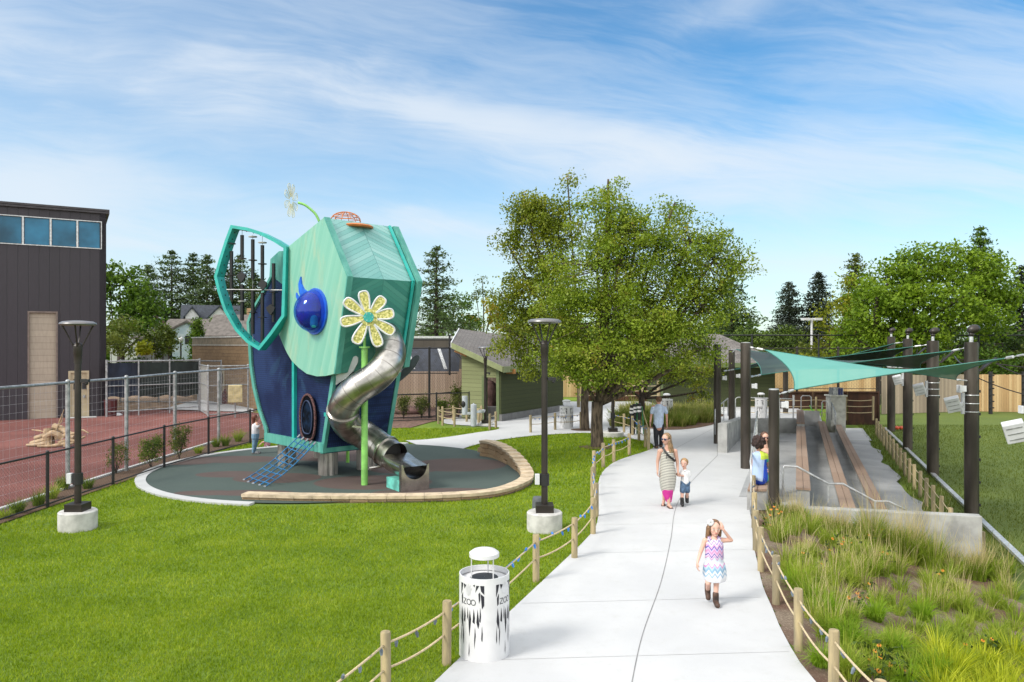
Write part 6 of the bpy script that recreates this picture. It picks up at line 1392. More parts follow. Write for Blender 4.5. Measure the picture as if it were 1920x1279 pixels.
big = [ell_px(*e) for e in ((1143, 412, 66, 62, Y1), (1170, 455, 70, 55, Y1 - .6), (1120, 520, 105, 80, Y1 - .3), (1130, 610, 125, 80, Y1 - .9), (1200, 560, 80, 80, Y1 - .5), (1140, 672, 112, 50, Y1 - 1.2),
       (1285, 470, 72, 66, Y1), (1330, 500, 62, 58, Y1 + .2), (1385, 498, 34, 28, Y1), (1260, 395, 22, 24, Y1), (1290, 575, 70, 60, Y1 - .2), (1345, 560, 40, 36, Y1), (1255, 640, 75, 55, Y1 - .6), (1320, 650, 34, 34, Y1), (1140, 352, 18, 18, Y1), (1060, 660, 50, 50, Y1 - .5), (1200, 430, 36, 30, Y1))]
tree('pear_tree', 'large spreading pear tree beside the path, front of the two trunks', b1, .20, big, L_pear, M_['bark'], dens=32, nl=125, cr=.50, ls=.09, seed=3, fork=1.55, twig=.5)
b2 = gp(1097, 806); Y2 = b2.y
two = [ell_px(*e) for e in ((1008, 412, 58, 50, Y2 - 1), (985, 380, 34, 36, Y2 - 1), (1045, 430, 42, 60, Y2 - 1), (1020, 490, 62, 50, Y2 - 1), (958, 470, 26, 30, Y2 - 1), (985, 560, 55, 55, Y2 - 1), (1035, 580, 55, 60, Y2 - 1), (965, 625, 42, 45, Y2 - 1), (1010, 672, 60, 38, Y2 - 1), (945, 560, 26, 30, Y2 - 1), (1065, 350, 18, 18, Y2 - 1))]
tree('pear_tree', 'tall left-leaning tree directly behind the large pear tree', b2, .16, two, L_pear2, M_['bark'], dens=30, nl=110, cr=.55, ls=.105, seed=8, fork=2.0, twig=.45)
b3 = gp(1203, 795); Y3 = b3.y
tree('small_tree', 'small dark-trunked tree with orange-tinted leaves behind the walking man', b3, .14, [ell_px(*e) for e in ((1180, 700, 50, 26, Y3), (1235, 690, 50, 30, Y3), (1290, 695, 46, 24, Y3), (1335, 690, 24, 26, Y3), (1310, 735, 18, 26, Y3), (1150, 720, 34, 22, Y3))],
     L_pear2, M_['bark_d'], dens=26, nl=80, cr=.45, ls=.11, seed=5, fork=1.25, twig=.4)
Lg = leafmat('mid_green_leaves', [(.025, .05, .008), (.05, .10, .012), (.10, .17, .018), (.16, .23, .03)], .25)
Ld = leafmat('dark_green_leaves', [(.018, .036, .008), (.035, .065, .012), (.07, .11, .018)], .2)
Lo = leafmat('olive_leaves', [(.045, .06, .012), (.085, .11, .018), (.15, .17, .03)], .25)
Ly = leafmat('yellow_green_leaves', [(.10, .12, .01), (.22, .24, .015), (.38, .37, .03)], .35)
Lor = leafmat('autumn_yellow_leaves', [(.14, .12, .01), (.32, .24, .015), (.46, .29, .02)], .3)
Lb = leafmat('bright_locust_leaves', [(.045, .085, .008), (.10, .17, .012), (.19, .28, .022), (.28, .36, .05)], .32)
Lp = leafmat('pine_needles', [(.03, .05, .02), (.06, .095, .033), (.11, .155, .05)], .15)
Ls = leafmat('spruce_needles', [(.012, .02, .014), (.028, .04, .026), (.05, .065, .04)], .12)
def bgtree(name, label, Y, ells, m, dens=3.2, nl=80, cr=1.0, ls=.30, seed=1, tr=.25, fork=2.5, cat='tree', z0=0.0, flat=.25, bark=None):
    E = [ell_px(*e, Y) if len(e) == 4 else ell_px(*e[:4], Y + e[4]) for e in ells]; c = at(ells[0][0], ells[0][1], Y)
    return tree(name, label, (c.x, Y, z0), tr, E, m, bark or M_['bark_d'], dens=dens, nl=nl, cr=cr, ls=ls, seed=seed, fork=fork, twig=.12, thin=.03, cat=cat, flat=flat)
def conifer(name, label, px, top, hw, Y, base_y=660, m=None, seed=1, layers=20, droop=.12, ls=.42, lean=0, open_=.5, nb=9, z0=0.0, tipup=.1, start=.16):
    rs = np.random.RandomState(seed); c = at(px, top, Y); Ht = c.z; R0 = (1.5 if m is not Ls else 1.3) * hw * Y / F; base = V((c.x, Y, z0)); r = thing(name, label, 'tree', base)
    mb = MB(); mb.tube([base - UZ * .3, V((c.x, Y, Ht * .5)), V((c.x, Y, Ht))], [.32, .2, .03], 8); pts = []
    for i in range(layers):
        t = start + (1 - start) * (i / (layers - 1)); z = z0 + (Ht - z0) * t; L = R0 * ((1 - t) / (1 - start)) ** .62 * (.6 + .7 * rs.rand()) + .15
        k = max(4, int(nb * (1 - t * .5)))
        a0 = rs.rand() * 6.28
        for j in range(k):
            zz_ = z; z = z0 + (Ht - z0) * min(.99, max(.1, t + rs.normal() * .35 * (1 - start) / layers * (1 if t < .9 else 0))); a = a0 + 6.283 * j / k + rs.normal() * .2; l = L * (.6 + .55 * rs.rand()); e = V((math.cos(a), math.sin(a), 0))
            p1 = V((c.x, Y, z)) + e * l + UZ * (l * (tipup - droop)); mb.tube([V((c.x, Y, z)), V((c.x, Y, z)) + e * l * .5 - UZ * l * droop * .3, p1], [.05, .03, .012], 4)
            n_ = int(85 * l / R0) + 16; f = rs.rand(n_) ** .6 * .8 + .22; sp_w = .14 * l + .2
            q = np.array([c.x, Y, z]) + np.array([e.x, e.y, 0]) * (f * l)[:, None]; q[:, 2] += (tipup - droop) * l * f ** 1.3; q += rs.normal(size=(n_, 3)) * np.array([sp_w, sp_w, .13 + .02 * l]); pts.append(q); z = zz_
    P = np.concatenate(pts); o = quads_obj('crown', leaf_quads(P, ls, rs, .9, .42), m or Lp, loc=tuple(base)); o.location = (0, 0, 0); o.parent = r
    mb.build('trunk', M_['bark_d'], r, smooth=True, recalc=False); return r
# left of the tower
bgtree('maple_tree', 'broad fresh-green tree beside the dark industrial building', 72, [(225, 545, 48, 42), (262, 560, 32, 46), (205, 520, 22, 26), (240, 600, 50, 40), (285, 600, 22, 34)], Lg, seed=11, ls=.34, dens=4.5)
bgtree('olive_tree', 'olive-green rounded tree below the broad green one', 64, [(228, 618, 28, 42), (215, 640, 24, 26), (248, 648, 14, 22)], Lo, seed=12, ls=.26, dens=4.5)
bgtree('yellow_shrub', 'yellow-green shrub at the corner of the dark building', 56, [(206, 640, 14, 20), (222, 650, 16, 12)], Lo, seed=13, cr=.7, ls=.22, cat='shrub', tr=.08, fork=1)
bgtree('chartreuse_shrub', 'small bright chartreuse shrub in front of the dark columnar evergreens', 54, [(270, 646, 7, 9), (262, 656, 12, 6), (276, 655, 8, 7)], Ly, seed=14, cr=.4, ls=.2, dens=7, cat='shrub', tr=.05, fork=1)
for i, (x, t, lb_) in enumerate(((289, 604, 'left of the three dark columnar evergreens'), (304, 609, 'middle of the three dark columnar evergreens'), (321, 603, 'right of the three dark columnar evergreens'))):
    bgtree('arborvitae', lb_ + ' in front of the wrapped house', 60 + (i == 1), [(x, (t + 662) / 2, 11, (662 - t) / 2), (x, 640, 15, 24)], leafmat('arborvitae_%d' % i, [(.02, .032, .004), (.05, .075, .008), (.10, .125, .012)], .15), seed=20 + i, cr=.55, ls=.2, dens=9, nl=90, tr=.1, fork=1)
for i, (x, lb_) in enumerate(((369, 'left of two small pointed evergreens above the tan block wall'), (403, 'right of two small pointed evergreens above the tan block wall'))):
    conifer('pointed_evergreen', lb_, x, 600, 7, 70, m=Lg, seed=31 + i, layers=14, ls=.24, droop=-.3, nb=8, z0=1, start=.05)
for i, (x, t, hw, lb_) in enumerate(((278, 498, 32, 'shorter pine just right of the broad green tree'), (322, 472, 44, 'tallest dark pine left of the ear frame'), (362, 477, 38, 'second tall pine left of the ear frame'), (388, 480, 34, 'pine just left of the ear frame, third in the row'), (420, 500, 40, 'pine showing inside the left of the ear frame'), (450, 480, 36, 'pine showing behind the hanging black rods'), (478, 515, 34, 'low pine behind the ear frame beside the head'))):
    conifer('pine_tree', lb_, x, t, hw, 98 + 3 * (i % 3), seed=40 + i, layers=17 + i % 3, ls=.42, droop=.05, nb=10, tipup=.12)
# between the tower and the big tree
conifer('pine_tree', 'tall open pine immediately right of the play tower', 818, 465, 50, 72, seed=51, layers=17, ls=.34, nb=10, tipup=.15, m=Lp)
bgtree('green_tree', 'mid-green tree mass right of the tall pine', 82, [(850, 585, 34, 40), (825, 610, 36, 30), (880, 600, 26, 30)], Lg, seed=52)
bgtree('wispy_tree', 'pale wispy tree top against the sky left of the large pear tree', 115, [(905, 535, 24, 16), (893, 555, 18, 18), (925, 560, 18, 20)], Lo, seed=53, dens=2.0, nl=40, ls=.34)
bgtree('autumn_tree', 'golden autumn tree above the shed roof', 84, [(895, 603, 24, 26), (920, 590, 26, 30), (945, 600, 26, 28)], Lor, seed=54)
bgtree('back_tree', 'green tree filling the gap behind the pear tree crown on the left', 78, [(1000, 610, 60, 34), (1060, 620, 60, 30)], Lo, seed=55)
bgtree('back_tree', 'dark green tree behind the pear trunks', 80, [(1150, 620, 70, 30), (1230, 625, 60, 30), (1300, 630, 50, 26)], Lg, seed=56)
conifer('pine_tree', 'dark pine emerging at the right side of the pear crown', 1372, 525, 44, 78, seed=57, layers=16, ls=.38, m=Lp)
conifer('spruce_tree', 'left of two dark bare-looking spruces on the horizon', 1480, 530, 34, 96, seed=58, layers=22, ls=.34, m=Ls, nb=11, droop=.3, tipup=.15)
conifer('spruce_tree', 'right, taller of two dark spruces on the horizon', 1535, 512, 34, 96, seed=59, layers=22, ls=.36, m=Ls, nb=12, droop=.3, tipup=.15)
for i, (x, y, rx, ry, lb_) in enumerate(((1403, 632, 26, 28, 'leftmost rounded juniper above the green lodge roof'), (1438, 645, 28, 26, 'second rounded juniper from the left'), (1470, 630, 30, 24, 'middle rounded juniper behind the sails'), (1500, 648, 30, 24, 'rounded juniper beside the white twin-head light'), (1450, 668, 40, 16, 'low wide juniper in front of the rounded ones'))):
    bgtree('juniper', lb_, 66 - i, [(x, y, rx, ry), (x + 6, y + 14, rx, ry * .8)], leafmat('juniper_%d' % i, [(.03, .055, .008), (.065, .105, .013), (.12, .165, .022)], .15), seed=61 + i, cr=.8, ls=.22, dens=7, nl=110, cat='shrub', tr=.1, fork=1)
bgtree('yellow_tree', 'yellow-tinged tree right of the white twin-head light', 62, [(1555, 615, 26, 50), (1585, 600, 30, 50), (1545, 650, 36, 26), (1600, 560, 16, 40)], leafmat('yellowing_leaves', [(.07, .09, .008), (.17, .19, .014), (.33, .31, .025)], .35), seed=66, cr=.9, ls=.26, dens=4.5)
bgtree('yellow_shrub', 'bright yellow-green bush just behind the teal sail', 57, [(1528, 668, 26, 12), (1500, 672, 18, 10), (1555, 676, 20, 9)], Ly, seed=67, cr=.6, ls=.24, dens=6, cat='shrub', tr=.06, fork=1)
bgtree('locust_tree', 'large bright green spreading tree on the right', 56, [(1640, 590, 60, 46), (1665, 530, 60, 46), (1720, 500, 54, 36), (1775, 490, 58, 34), (1830, 505, 50, 36), (1870, 530, 36, 34), (1720, 570, 70, 46, -1.5), (1800, 560, 72, 46, -1.5), (1860, 590, 46, 40), (1610, 640, 44, 36), (1690, 640, 66, 30, -1), (1900, 560, 18, 28), (1645, 560, 36, 30, -2), (1740, 620, 60, 24, -2)], Lb, dens=7.5, nl=95, cr=1.0, ls=.25, seed=71, tr=.5, fork=3.0, flat=.5)
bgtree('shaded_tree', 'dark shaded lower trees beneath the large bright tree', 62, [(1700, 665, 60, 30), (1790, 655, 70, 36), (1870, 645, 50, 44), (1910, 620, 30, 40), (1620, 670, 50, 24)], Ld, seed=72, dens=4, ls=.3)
bgtree('near_branch_tree', 'mid-green tree behind the right sail posts with low drooping boughs', 54, [(1750, 672, 60, 20), (1840, 675, 60, 20), (1900, 680, 40, 20), (1680, 685, 40, 14)], Lg, seed=73, dens=5, ls=.24, cr=.8, tr=.2)
conifer('spire_tree', 'narrow pointed tree top rising above the large bright tree', 1838, 428, 30, 80, seed=74, layers=16, ls=.38, m=Lg, start=.4)
conifer('spire_tree', 'small pointed tree top left of the large bright tree crown', 1604, 478, 20, 78, seed=75, layers=14, ls=.34, m=Lo, start=.4)
conifer('pine_tree', 'dark pine at the right edge of the picture', 1915, 500, 34, 84, seed=76, layers=16, ls=.4, m=Ls)
# far wood and hedges that read as one mass
rs = np.random.RandomState(90); N = 46000; x = rs.uniform(-130, 130, N); y = rs.uniform(122, 134, N)
top = 5.5 + 1.6 * np.sin(x * .21) + 1.2 * np.sin(x * .53 + 1) + .8 * np.sin(x * 1.3); z = rs.rand(N) ** .8 * top
tag(quads_obj('far_woods', leaf_quads(np.stack([x, y, z], 1), .9, rs, .2), Lg), 'distant belt of woodland on the horizon', 'woods', kind='stuff')
def hedge(label, x0, x1, y0, y1, h, m, n_, ls, seed):
    rs = np.random.RandomState(seed); x = rs.uniform(x0, x1, n_); y = rs.uniform(y0, y1, n_); z = rs.rand(n_) ** .7 * h * (1 + .15 * np.sin(x * 1.7) + .1 * np.sin(x * 4.1))
    o = quads_obj('hedge', leaf_quads(np.stack([x, y, z], 1), ls, rs, .2), m, loc=((x0 + x1) / 2, y0, 0)); return tag(o, label, 'hedge')
hedge('dark clipped hedge in front of the far left houses', -38, -25, 63, 65, 2.0, Ld, 9000, .22, 91)
hedge('green hedge behind the long black back fence', 16, 48, 59, 61, 3.0, Lo, 14000, .28, 92)

# --- grasses and tufts
def tuft_quads(c, n_, h, spread, w, rs, droop=.5, r0=.08, upright=.0):
    a = rs.rand(n_) * 2 * np.pi; rb = r0 * np.sqrt(rs.rand(n_)); L = h * (.55 + .6 * rs.rand(n_)); out = spread * (rs.rand(n_) ** .7) * L
    bx = c[0] + rb * np.cos(a); by = c[1] + rb * np.sin(a); bz = np.full(n_, c[2]) - .02
    dx, dy = np.cos(a), np.sin(a); px_, py_ = -dy * w / 2, dx * w / 2
    def P(t): o_ = out * t ** 1.7; z = L * (t - droop * t ** 2.6 * (out / (L + 1e-6))); return bx + dx * o_, by + dy * o_, bz + z
    Q = []; ts = (0, .4, .75, 1.0); ws = (1, .9, .6, .12)
    ra = rs.rand(n_) * np.pi; px_, py_ = np.cos(ra) * w / 2, np.sin(ra) * w / 2
    for (t0, w0), (t1, w1) in zip(zip(ts, ws), zip(ts[1:], ws[1:])):
        x0, y0, z0 = P(t0); x1, y1, z1 = P(t1)
        Q.append(np.stack([np.stack([x0 - px_ * w0, y0 - py_ * w0, z0], 1), np.stack([x0 + px_ * w0, y0 + py_ * w0, z0], 1), np.stack([x1 + px_ * w1, y1 + py_ * w1, z1], 1), np.stack([x1 - px_ * w1, y1 - py_ * w1, z1], 1)], 1))
    r = rs.rand(n_); return np.concatenate(Q), np.concatenate([r] * 3)
Lt = leafmat('ornamental_grass', [(.09, .145, .015), (.18, .26, .025), (.30, .36, .05), (.44, .41, .13)], .35)
Lt2 = leafmat('fresh_tuft_grass', [(.10, .19, .012), (.19, .31, .02), (.30, .40, .04)], .35)
Lst = leafmat('dry_seed_stalks', [(.34, .27, .13), (.50, .41, .22), (.62, .52, .32)], .3)
Lfeather = leafmat('golden_feather_foliage', [(.14, .19, .01), (.34, .38, .018), (.52, .52, .04)], .35)
def bedpos(px, py):
    """ground point of the sloping bed seen at a pixel"""
    z = 0.0
    for _ in range(25): p = gp(px, py, z); z = .5 * z + .5 * H(p.x, p.y)
    return V((p.x, p.y, z))
rs = np.random.RandomState(101); Qs, Rs = [], []; QS, RSs = [], []; QF, RF = [], []
def dense(px, py):  # how thickly planted the bed is there
    return True
cl_px = []
for _ in range(330):
    px = rs.uniform(1425, 1920); py = rs.uniform(985, 1275); f = (py - 960) / 320
    lo = 1432 + max(0, py - 1000) * .55
    if px < lo: continue
    if px > 1840 and py < 1075: continue
    if rs.rand() > (1.0 if py < 1110 else .8): continue
    p = bedpos(px, py)
    if p.y > wall_y(p.x) - .25: continue
    h = rs.uniform(.26, .5) * (1.0 if py < 1150 else .75); q, r_ = tuft_quads(p, int(rs.uniform(70, 130)), h, .75, .009, rs, .6, .10); Qs.append(q); Rs.append(r_ * .8 + rs.rand() * .2)
    if rs.rand() < .5 and py < 1180:
        q, r_ = tuft_quads(p, int(rs.uniform(10, 26)), h * 1.8, .45, .006, rs, .35, .1); QS.append(q); RSs.append(r_)
wx_ = np.linspace(5.6, 9.3, 34)
for x in wx_:
    for k in range(2):
        p = V((x + rs.normal() * .1, wall_y(x) - .35 - .5 * rs.rand(), 0)); p.z = H(p.x, p.y); h = rs.uniform(.24, .42) if x < 7.2 else (rs.uniform(.5, .8) if x < 8.3 else rs.uniform(.3, .5))
        q, r_ = tuft_quads(p, 130, h, .6, .010, rs, .5, .12); Qs.append(q); Rs.append(r_ * .75)
        q, r_ = tuft_quads(p, 22, h * 1.9, .4, .006, rs, .3, .1); QS.append(q); RSs.append(r_)
tag(quads_obj('ornamental_grass', np.concatenate(Qs), Lt, np.concatenate(Rs)), 'mass of arching ornamental grasses filling the sloping bed', 'grass', kind='stuff')
tag(quads_obj('seed_stalks', np.concatenate(QS), Lst, np.concatenate(RSs)), 'thin straw-coloured seed stalks above the ornamental grasses', 'grass', kind='stuff')
# orange daisies with dark centres
fl = MB(); fc_ = MB(); lf = []
rdm = random.Random(6)
for px, py, k in ((1447, 962, 7), (1440, 975, 3), (1452, 952, 4), (1570, 1018, 8), (1585, 1010, 4), (1655, 1035, 9), (1662, 1005, 6), (1645, 1002, 4), (1790, 1022, 5), (1765, 1075, 4), (1600, 1115, 4), (1612, 1118, 3), (1645, 1222, 9), (1660, 1240, 6), (1640, 1262, 5), (1680, 1250, 3), (1532, 1058, 4), (1500, 1035, 2), (1845, 1198, 3), (1820, 1210, 2), (1620, 1090, 2)):
    for _ in range((k + 1) // 2):
        p = bedpos(px + rdm.gauss(0, 9), py + 28); c = V((p.x, p.y, at(px, py + rdm.gauss(0, 7), p.y).z)); nrm = V((rdm.gauss(0, .3), rdm.gauss(-.5, .3), 1)).normalized(); t1 = nrm.orthogonal().normalized(); t2 = nrm.cross(t1)
        for j in range(9):
            a = j * 2 * math.pi / 9; a2 = a + .30; fl.add([c, c + (t1 * math.cos(a - .25) + t2 * math.sin(a - .25)) * .021 - UZ * .002, c + (t1 * math.cos(a) + t2 * math.sin(a)) * .028 - UZ * .008, c + (t1 * math.cos(a + .25) + t2 * math.sin(a + .25)) * .021 - UZ * .002], [(0, 1, 2, 3)])
        fc_.ell(c + nrm * .006, (.008, .008, .010), nu=6, nv=4); fc_.cyl(V((c.x, c.y, p.z)), c, .003, n=3)
        lf.append(np.array([c.x, c.y, p.z + .12]) + np.random.RandomState(int(px)).normal(size=(14, 3)) * .09)
o = tag(fl.build('orange_daisies', mat('orange_petals', (.72, .26, .015), .6, var=.1), recalc=False), 'scattered orange daisies among the ornamental grasses', 'flowers', kind='stuff')
tag(fc_.build('daisy_stems', mat('dark_stems', (.03, .035, .012), .8)), 'dark centres and stems of the orange daisies', 'flowers', kind='stuff')
tag(quads_obj('daisy_leaves', leaf_quads(np.concatenate(lf), .07, RS, .3), Ld), 'dark green leaves below the orange daisies', 'leaves', kind='stuff')
# separate tufts, one thing each
def tuft(label, p, h, n_=220, spread=.8, m=None, w=.008, seed=1, name='grass_tuft', cat='grass tuft', droop=.6, r0=.09, group='grass tufts'):
    q, r_ = tuft_quads(p, n_, h, spread, w, np.random.RandomState(seed), droop, r0); o = quads_obj(name, q, m or Lt2, r_, loc=tuple(p)); return tag(o, label, cat, group)
for i, (px, py, h, lb_) in enumerate(((1490, 1090, .40, 'tuft nearest the fourth rope post from the bottom, right of it'), (1547, 1143, .42, 'round fresh tuft just inside the second rope post from the bottom'), (1515, 1118, .34, 'smaller tuft up and left of the round fresh one'), (1590, 1195, .42, 'tuft right of the second rope post, midway up the mulch'), (1540, 1235, .34, 'blue-green tuft behind the lowest rope post'),
        (1680, 1215, .36, 'tuft beside the lower orange daisies'), (1592, 1160, .22, 'small tuft on bare mulch above the midway tuft'), (1750, 1260, .40, 'tuft at the bottom edge left of the golden bush'), (1700, 1275, .36, 'lowest tuft cut by the bottom edge of the picture'), (1730, 1150, .45, 'tall tuft in open mulch at the middle of the bed'), (1640, 1150, .42, 'tuft in the middle of the bed left of the tall one'))):
    tuft(lb_, bedpos(px, py + 12), h, 330, 1.0, Lt2, .008, 200 + i, droop=.75)
bush = bedpos(1850, 1290); P = []; rs = np.random.RandomState(77); qb = []; rb_ = []
for i in range(80):
    px, py = rs.uniform(1750, 1990), rs.uniform(1235, 1400); p = bedpos(px, py); q, r_ = tuft_quads(p, 90, rs.uniform(.22, .42), .9, .014, rs, .1, .08); qb.append(q); rb_.append(r_)
tag(quads_obj('golden_bush', np.concatenate(qb), Lfeather, np.concatenate(rb_), loc=tuple(bush)), 'feathery golden-green bush in the bottom right corner', 'shrub')
def shrub(label, p, w, h, m, seed, name='shrub', n_=2600, ls=.045, cat='shrub', stems=7):
    rs = np.random.RandomState(seed); rd = random.Random(seed); p = V(p); r = thing(name, label, cat, p); mb = MB(); cl = []
    for k in range(stems * 3):
        a = rd.uniform(0, 6.28); e = p + V((math.cos(a) * w * .45 * rd.uniform(.2, 1), math.sin(a) * w * .45 * rd.uniform(.2, 1), h * rd.uniform(.35, .95)))
        if k < stems: mb.tube([p, p.lerp(e, .5) + V((0, 0, .05)), e], [.012, .009, .004], 4)
        cl.append(np.array(e))
    cl = np.array(cl); idx = rs.randint(0, len(cl), n_); P = cl[idx] + rs.normal(size=(n_, 3)) * np.array([w, w, h]) * .11
    o = quads_obj('foliage', leaf_quads(P, ls, rs, .2), m, loc=tuple(p)); o.location = (0, 0, 0); o.parent = r; mb.build('stems', M_['bark_d'], r, recalc=False); return r
Lsh = leafmat('shrub_leaves', [(.05, .09, .01), (.11, .17, .015), (.22, .28, .03)], .3)
shrub('dense round-topped shrub in the mulch strip, middle of three along the black fence', gp(284, 878), .62, .82, Lsh, 301); shrub('upright shrub farthest along the mulch strip of the three', gp(336, 862), .62, .98, Lo, 302); shrub('thin sparse shrub nearest of the three along the black fence', gp(218, 888), .6, .78, Lo, 303, n_=1000)
for i, (px, py, h, lb_) in enumerate(((8, 972, .28, 'tuft in the mulch strip at the left edge of the picture'), (33, 962, .38, 'second tuft from the left edge in the mulch strip'), (72, 948, .42, 'tuft in the mulch strip left of the lamp post'), (97, 935, .44, 'tall tuft just left of the black fence post near the lamp'), (118, 918, .42, 'tuft behind the fence beside the lamp post'), (165, 916, .34, 'tuft just right of the lamp post in the mulch'),
        (372, 850, .34, 'low tuft where the mulch strip narrows'), (405, 838, .44, 'tuft near the far tall grey post'), (423, 836, .56, 'tall tuft near the girl in jeans'), (447, 828, .56, 'tuft directly left of the girl in jeans'))):
    tuft(lb_, gp(px, py), h, 160, .7, Lsh if i % 3 else Lt, .012, 320 + i)
shrub('shrub at the left inside the brown mulch yard', gp(757, 786), .7, 1.0, Lo, 331, n_=1400, ls=.07); shrub('shrub in the middle of the brown mulch yard', gp(790, 784), .8, 1.0, Lo, 332, n_=1400, ls=.07); shrub('bushy shrub beside the drinking fountain', gp(860, 783), .9, 1.4, Lo, 333, n_=2600, ls=.08)
shrub('small fresh shrub inside the fountain rope fence', gp(829, 781), .5, .8, Lsh, 334, n_=1200, ls=.07)
# soft grasses in the beds beyond the path
rs = np.random.RandomState(111); Qs, Rs = [], []
for _ in range(150):
    i = rs.rand(); px = 1150 + 190 * i; py = rs.uniform(786, 801) if px < 1300 else rs.uniform(784, 793)
    p = gp(px, py); q, r_ = tuft_quads(p, 60, rs.uniform(.45, .85), .6, .022, rs, .5, .18); Qs.append(q); Rs.append(r_ * .7 + .3 * rs.rand())
for _ in range(60):
    p = gp(rs.uniform(1170, 1345), rs.uniform(775, 780)); q, r_ = tuft_quads(p, 50, rs.uniform(.5, .9), .5, .03, rs, .5, .2); Qs.append(q); Rs.append(.5 + .5 * r_)
tag(quads_obj('island_grass', np.concatenate(Qs), leafmat('soft_meadow_grass', [(.05, .10, .01), (.12, .18, .02), (.28, .28, .09), (.40, .35, .18)], .3), np.concatenate(Rs)), 'soft grasses in the island bed beyond the man', 'grass', kind='stuff')
# boulders
rockm = mat('red_brown_rock', (.16, .09, .08), .9, var=.3, vs=3, bump=.03, bs=8)
def rock(label, c, s, seed):
    mb = MB(); mb.ell(c + UZ * s[2] * .6, s, nu=16, nv=10); 
    for i, v in enumerate(mb.v): mb.v[i] = v + (v - c) * (.22 * noise.noise(v * 1.3 + V((seed, 0, 0))) )
    tag(mb.build('boulder', rockm, loc=c, smooth='auto'), label, 'boulder')
rock('dark red upright boulder inside the green shed', V((-1.15, 38.2, 0)), (.55, .5, 1.1), 3); rock('low reddish rock behind the yard fence near the fountain', V((-5.3, 37.8, 0)), (.7, .4, .25), 5); rock('pinkish boulder at the far left of the mulch yard', V((-8.0, 38.5, 0)), (.8, .6, .7), 9)
tag(MB().bb(-1.9, -.62, 36.8, 37.2, 0, .45).build('low_wall', M_['footing'], loc=(-1.2, 37, 0)), 'low grey wall inside the shed below the boulder', 'low wall')
# log pile on the red yard
logm = mat('bleached_log', (.42, .31, .20), .85, var=.3, vs=6, bump=.01, bs=20, col2=(.24, .16, .09)); rd = random.Random(4)
def log(pts, r0, r1, lb_='bleached driftwood log in the tangled pile on the red yard'):
    P = catmull(pts, 4); k = len(P); mb = MB(); mb.tube(P, [r0 + (r1 - r0) * i / k + rd.uniform(-.008, .008) for i in range(k)], 9); tag(mb.build('log', logm, loc=P[0], smooth='auto'), lb_, 'log', 'logs of the driftwood pile')
c = gp(95, 836)
def lq(x, y, dz=0): g_ = gp(x, 838); return V(((x - 960) * (g_.y + dz) / F, g_.y + dz, max(.06, CAMZ - (y - HZ) * (g_.y + dz) / F)))
for pts, r0, r1 in (([lq(50, 836), lq(75, 833), lq(100, 828)], .05, .10), ([lq(58, 831, .3), lq(80, 826, .2), (lq(105, 818, .2))], .07, .12), ([lq(93, 835), lq(90, 815), lq(88, 803)], .15, .10), ([lq(70, 838, -.3), lq(95, 837, -.2), lq(125, 832, -.2)], .04, .06), ([lq(100, 800, .2), lq(118, 806, .2), lq(140, 820)], .13, .09), ([lq(105, 822), lq(125, 816), lq(150, 812)], .09, .05),
                    ([lq(110, 832, -.2), lq(130, 826), lq(148, 828)], .09, .06), ([lq(66, 822, .4), lq(86, 815, .4), lq(112, 808, .4)], .08, .1), ([lq(120, 836, -.3), lq(138, 830), lq(160, 818, .3)], .05, .03), ([lq(106, 806, .1), lq(112, 790, .1), lq(120, 768)], .03, .012), ([lq(110, 798, .1), lq(118, 786), lq(116, 776)], .02, .01), ([lq(60, 806, .5), lq(75, 808, .3), lq(90, 812, .2)], .02, .03), ([lq(140, 812), lq(152, 806), lq(166, 812)], .04, .02), ([lq(84, 820), lq(100, 812, -.1), lq(118, 822)], .10, .12)):
    log(pts, r0, r1)
# odds and ends by the block building
r = thing('utility_box', 'beige equipment box on a thin stand in front of the tan building', 'utility box', gp(441, 783)); c = gp(441, 783); mb = MB(); mb.cyl(c, c + UZ * .8, .04, n=8); mb.build('stand', M_['galv'], r, smooth='auto')
mb = MB(); mb.box(c + V((0, 0, 1.15)), (.62, .5, .82), rz=.4); mb.build('case', mat('beige_case', (.50, .42, .22), .7, var=.15, vs=5), r, bevel=.02)
mb = MB(); c = gp(425, 757); mb.tube([c, c + UZ * .4, c + UZ * .85, c + UZ * 1.0], [.3, .34, .16, .03], 10); tag(mb.build('wrapped_bundle', mat('maroon_wrap', (.13, .035, .03), .9, var=.5, vs=20, bump=.02, bs=30), loc=c, smooth='auto'), 'maroon netted bundle leaning by the tan building door', 'bundle')
mb = MB(); c = gp(206, 779) + V((.2, -.3, 0)); mb.lathe([(.26, 0), (.3, .8), (.32, .82)], c, 16, cap=True); tag(mb.build('red_drum', mat('dark_red_plastic', (.08, .012, .014), .5), loc=c, smooth='auto'), 'dark red drum against the corner of the screened fence', 'drum')
mb = MB(); c = gp(217, 779); mb.lathe([(.01, .14), (.2, .12), (.3, .03), (.3, 0)], c, 16); tag(mb.build('white_dish', M_['white'], loc=c, smooth='auto'), 'white upturned dish on the red ground by the screened fence', 'dish')
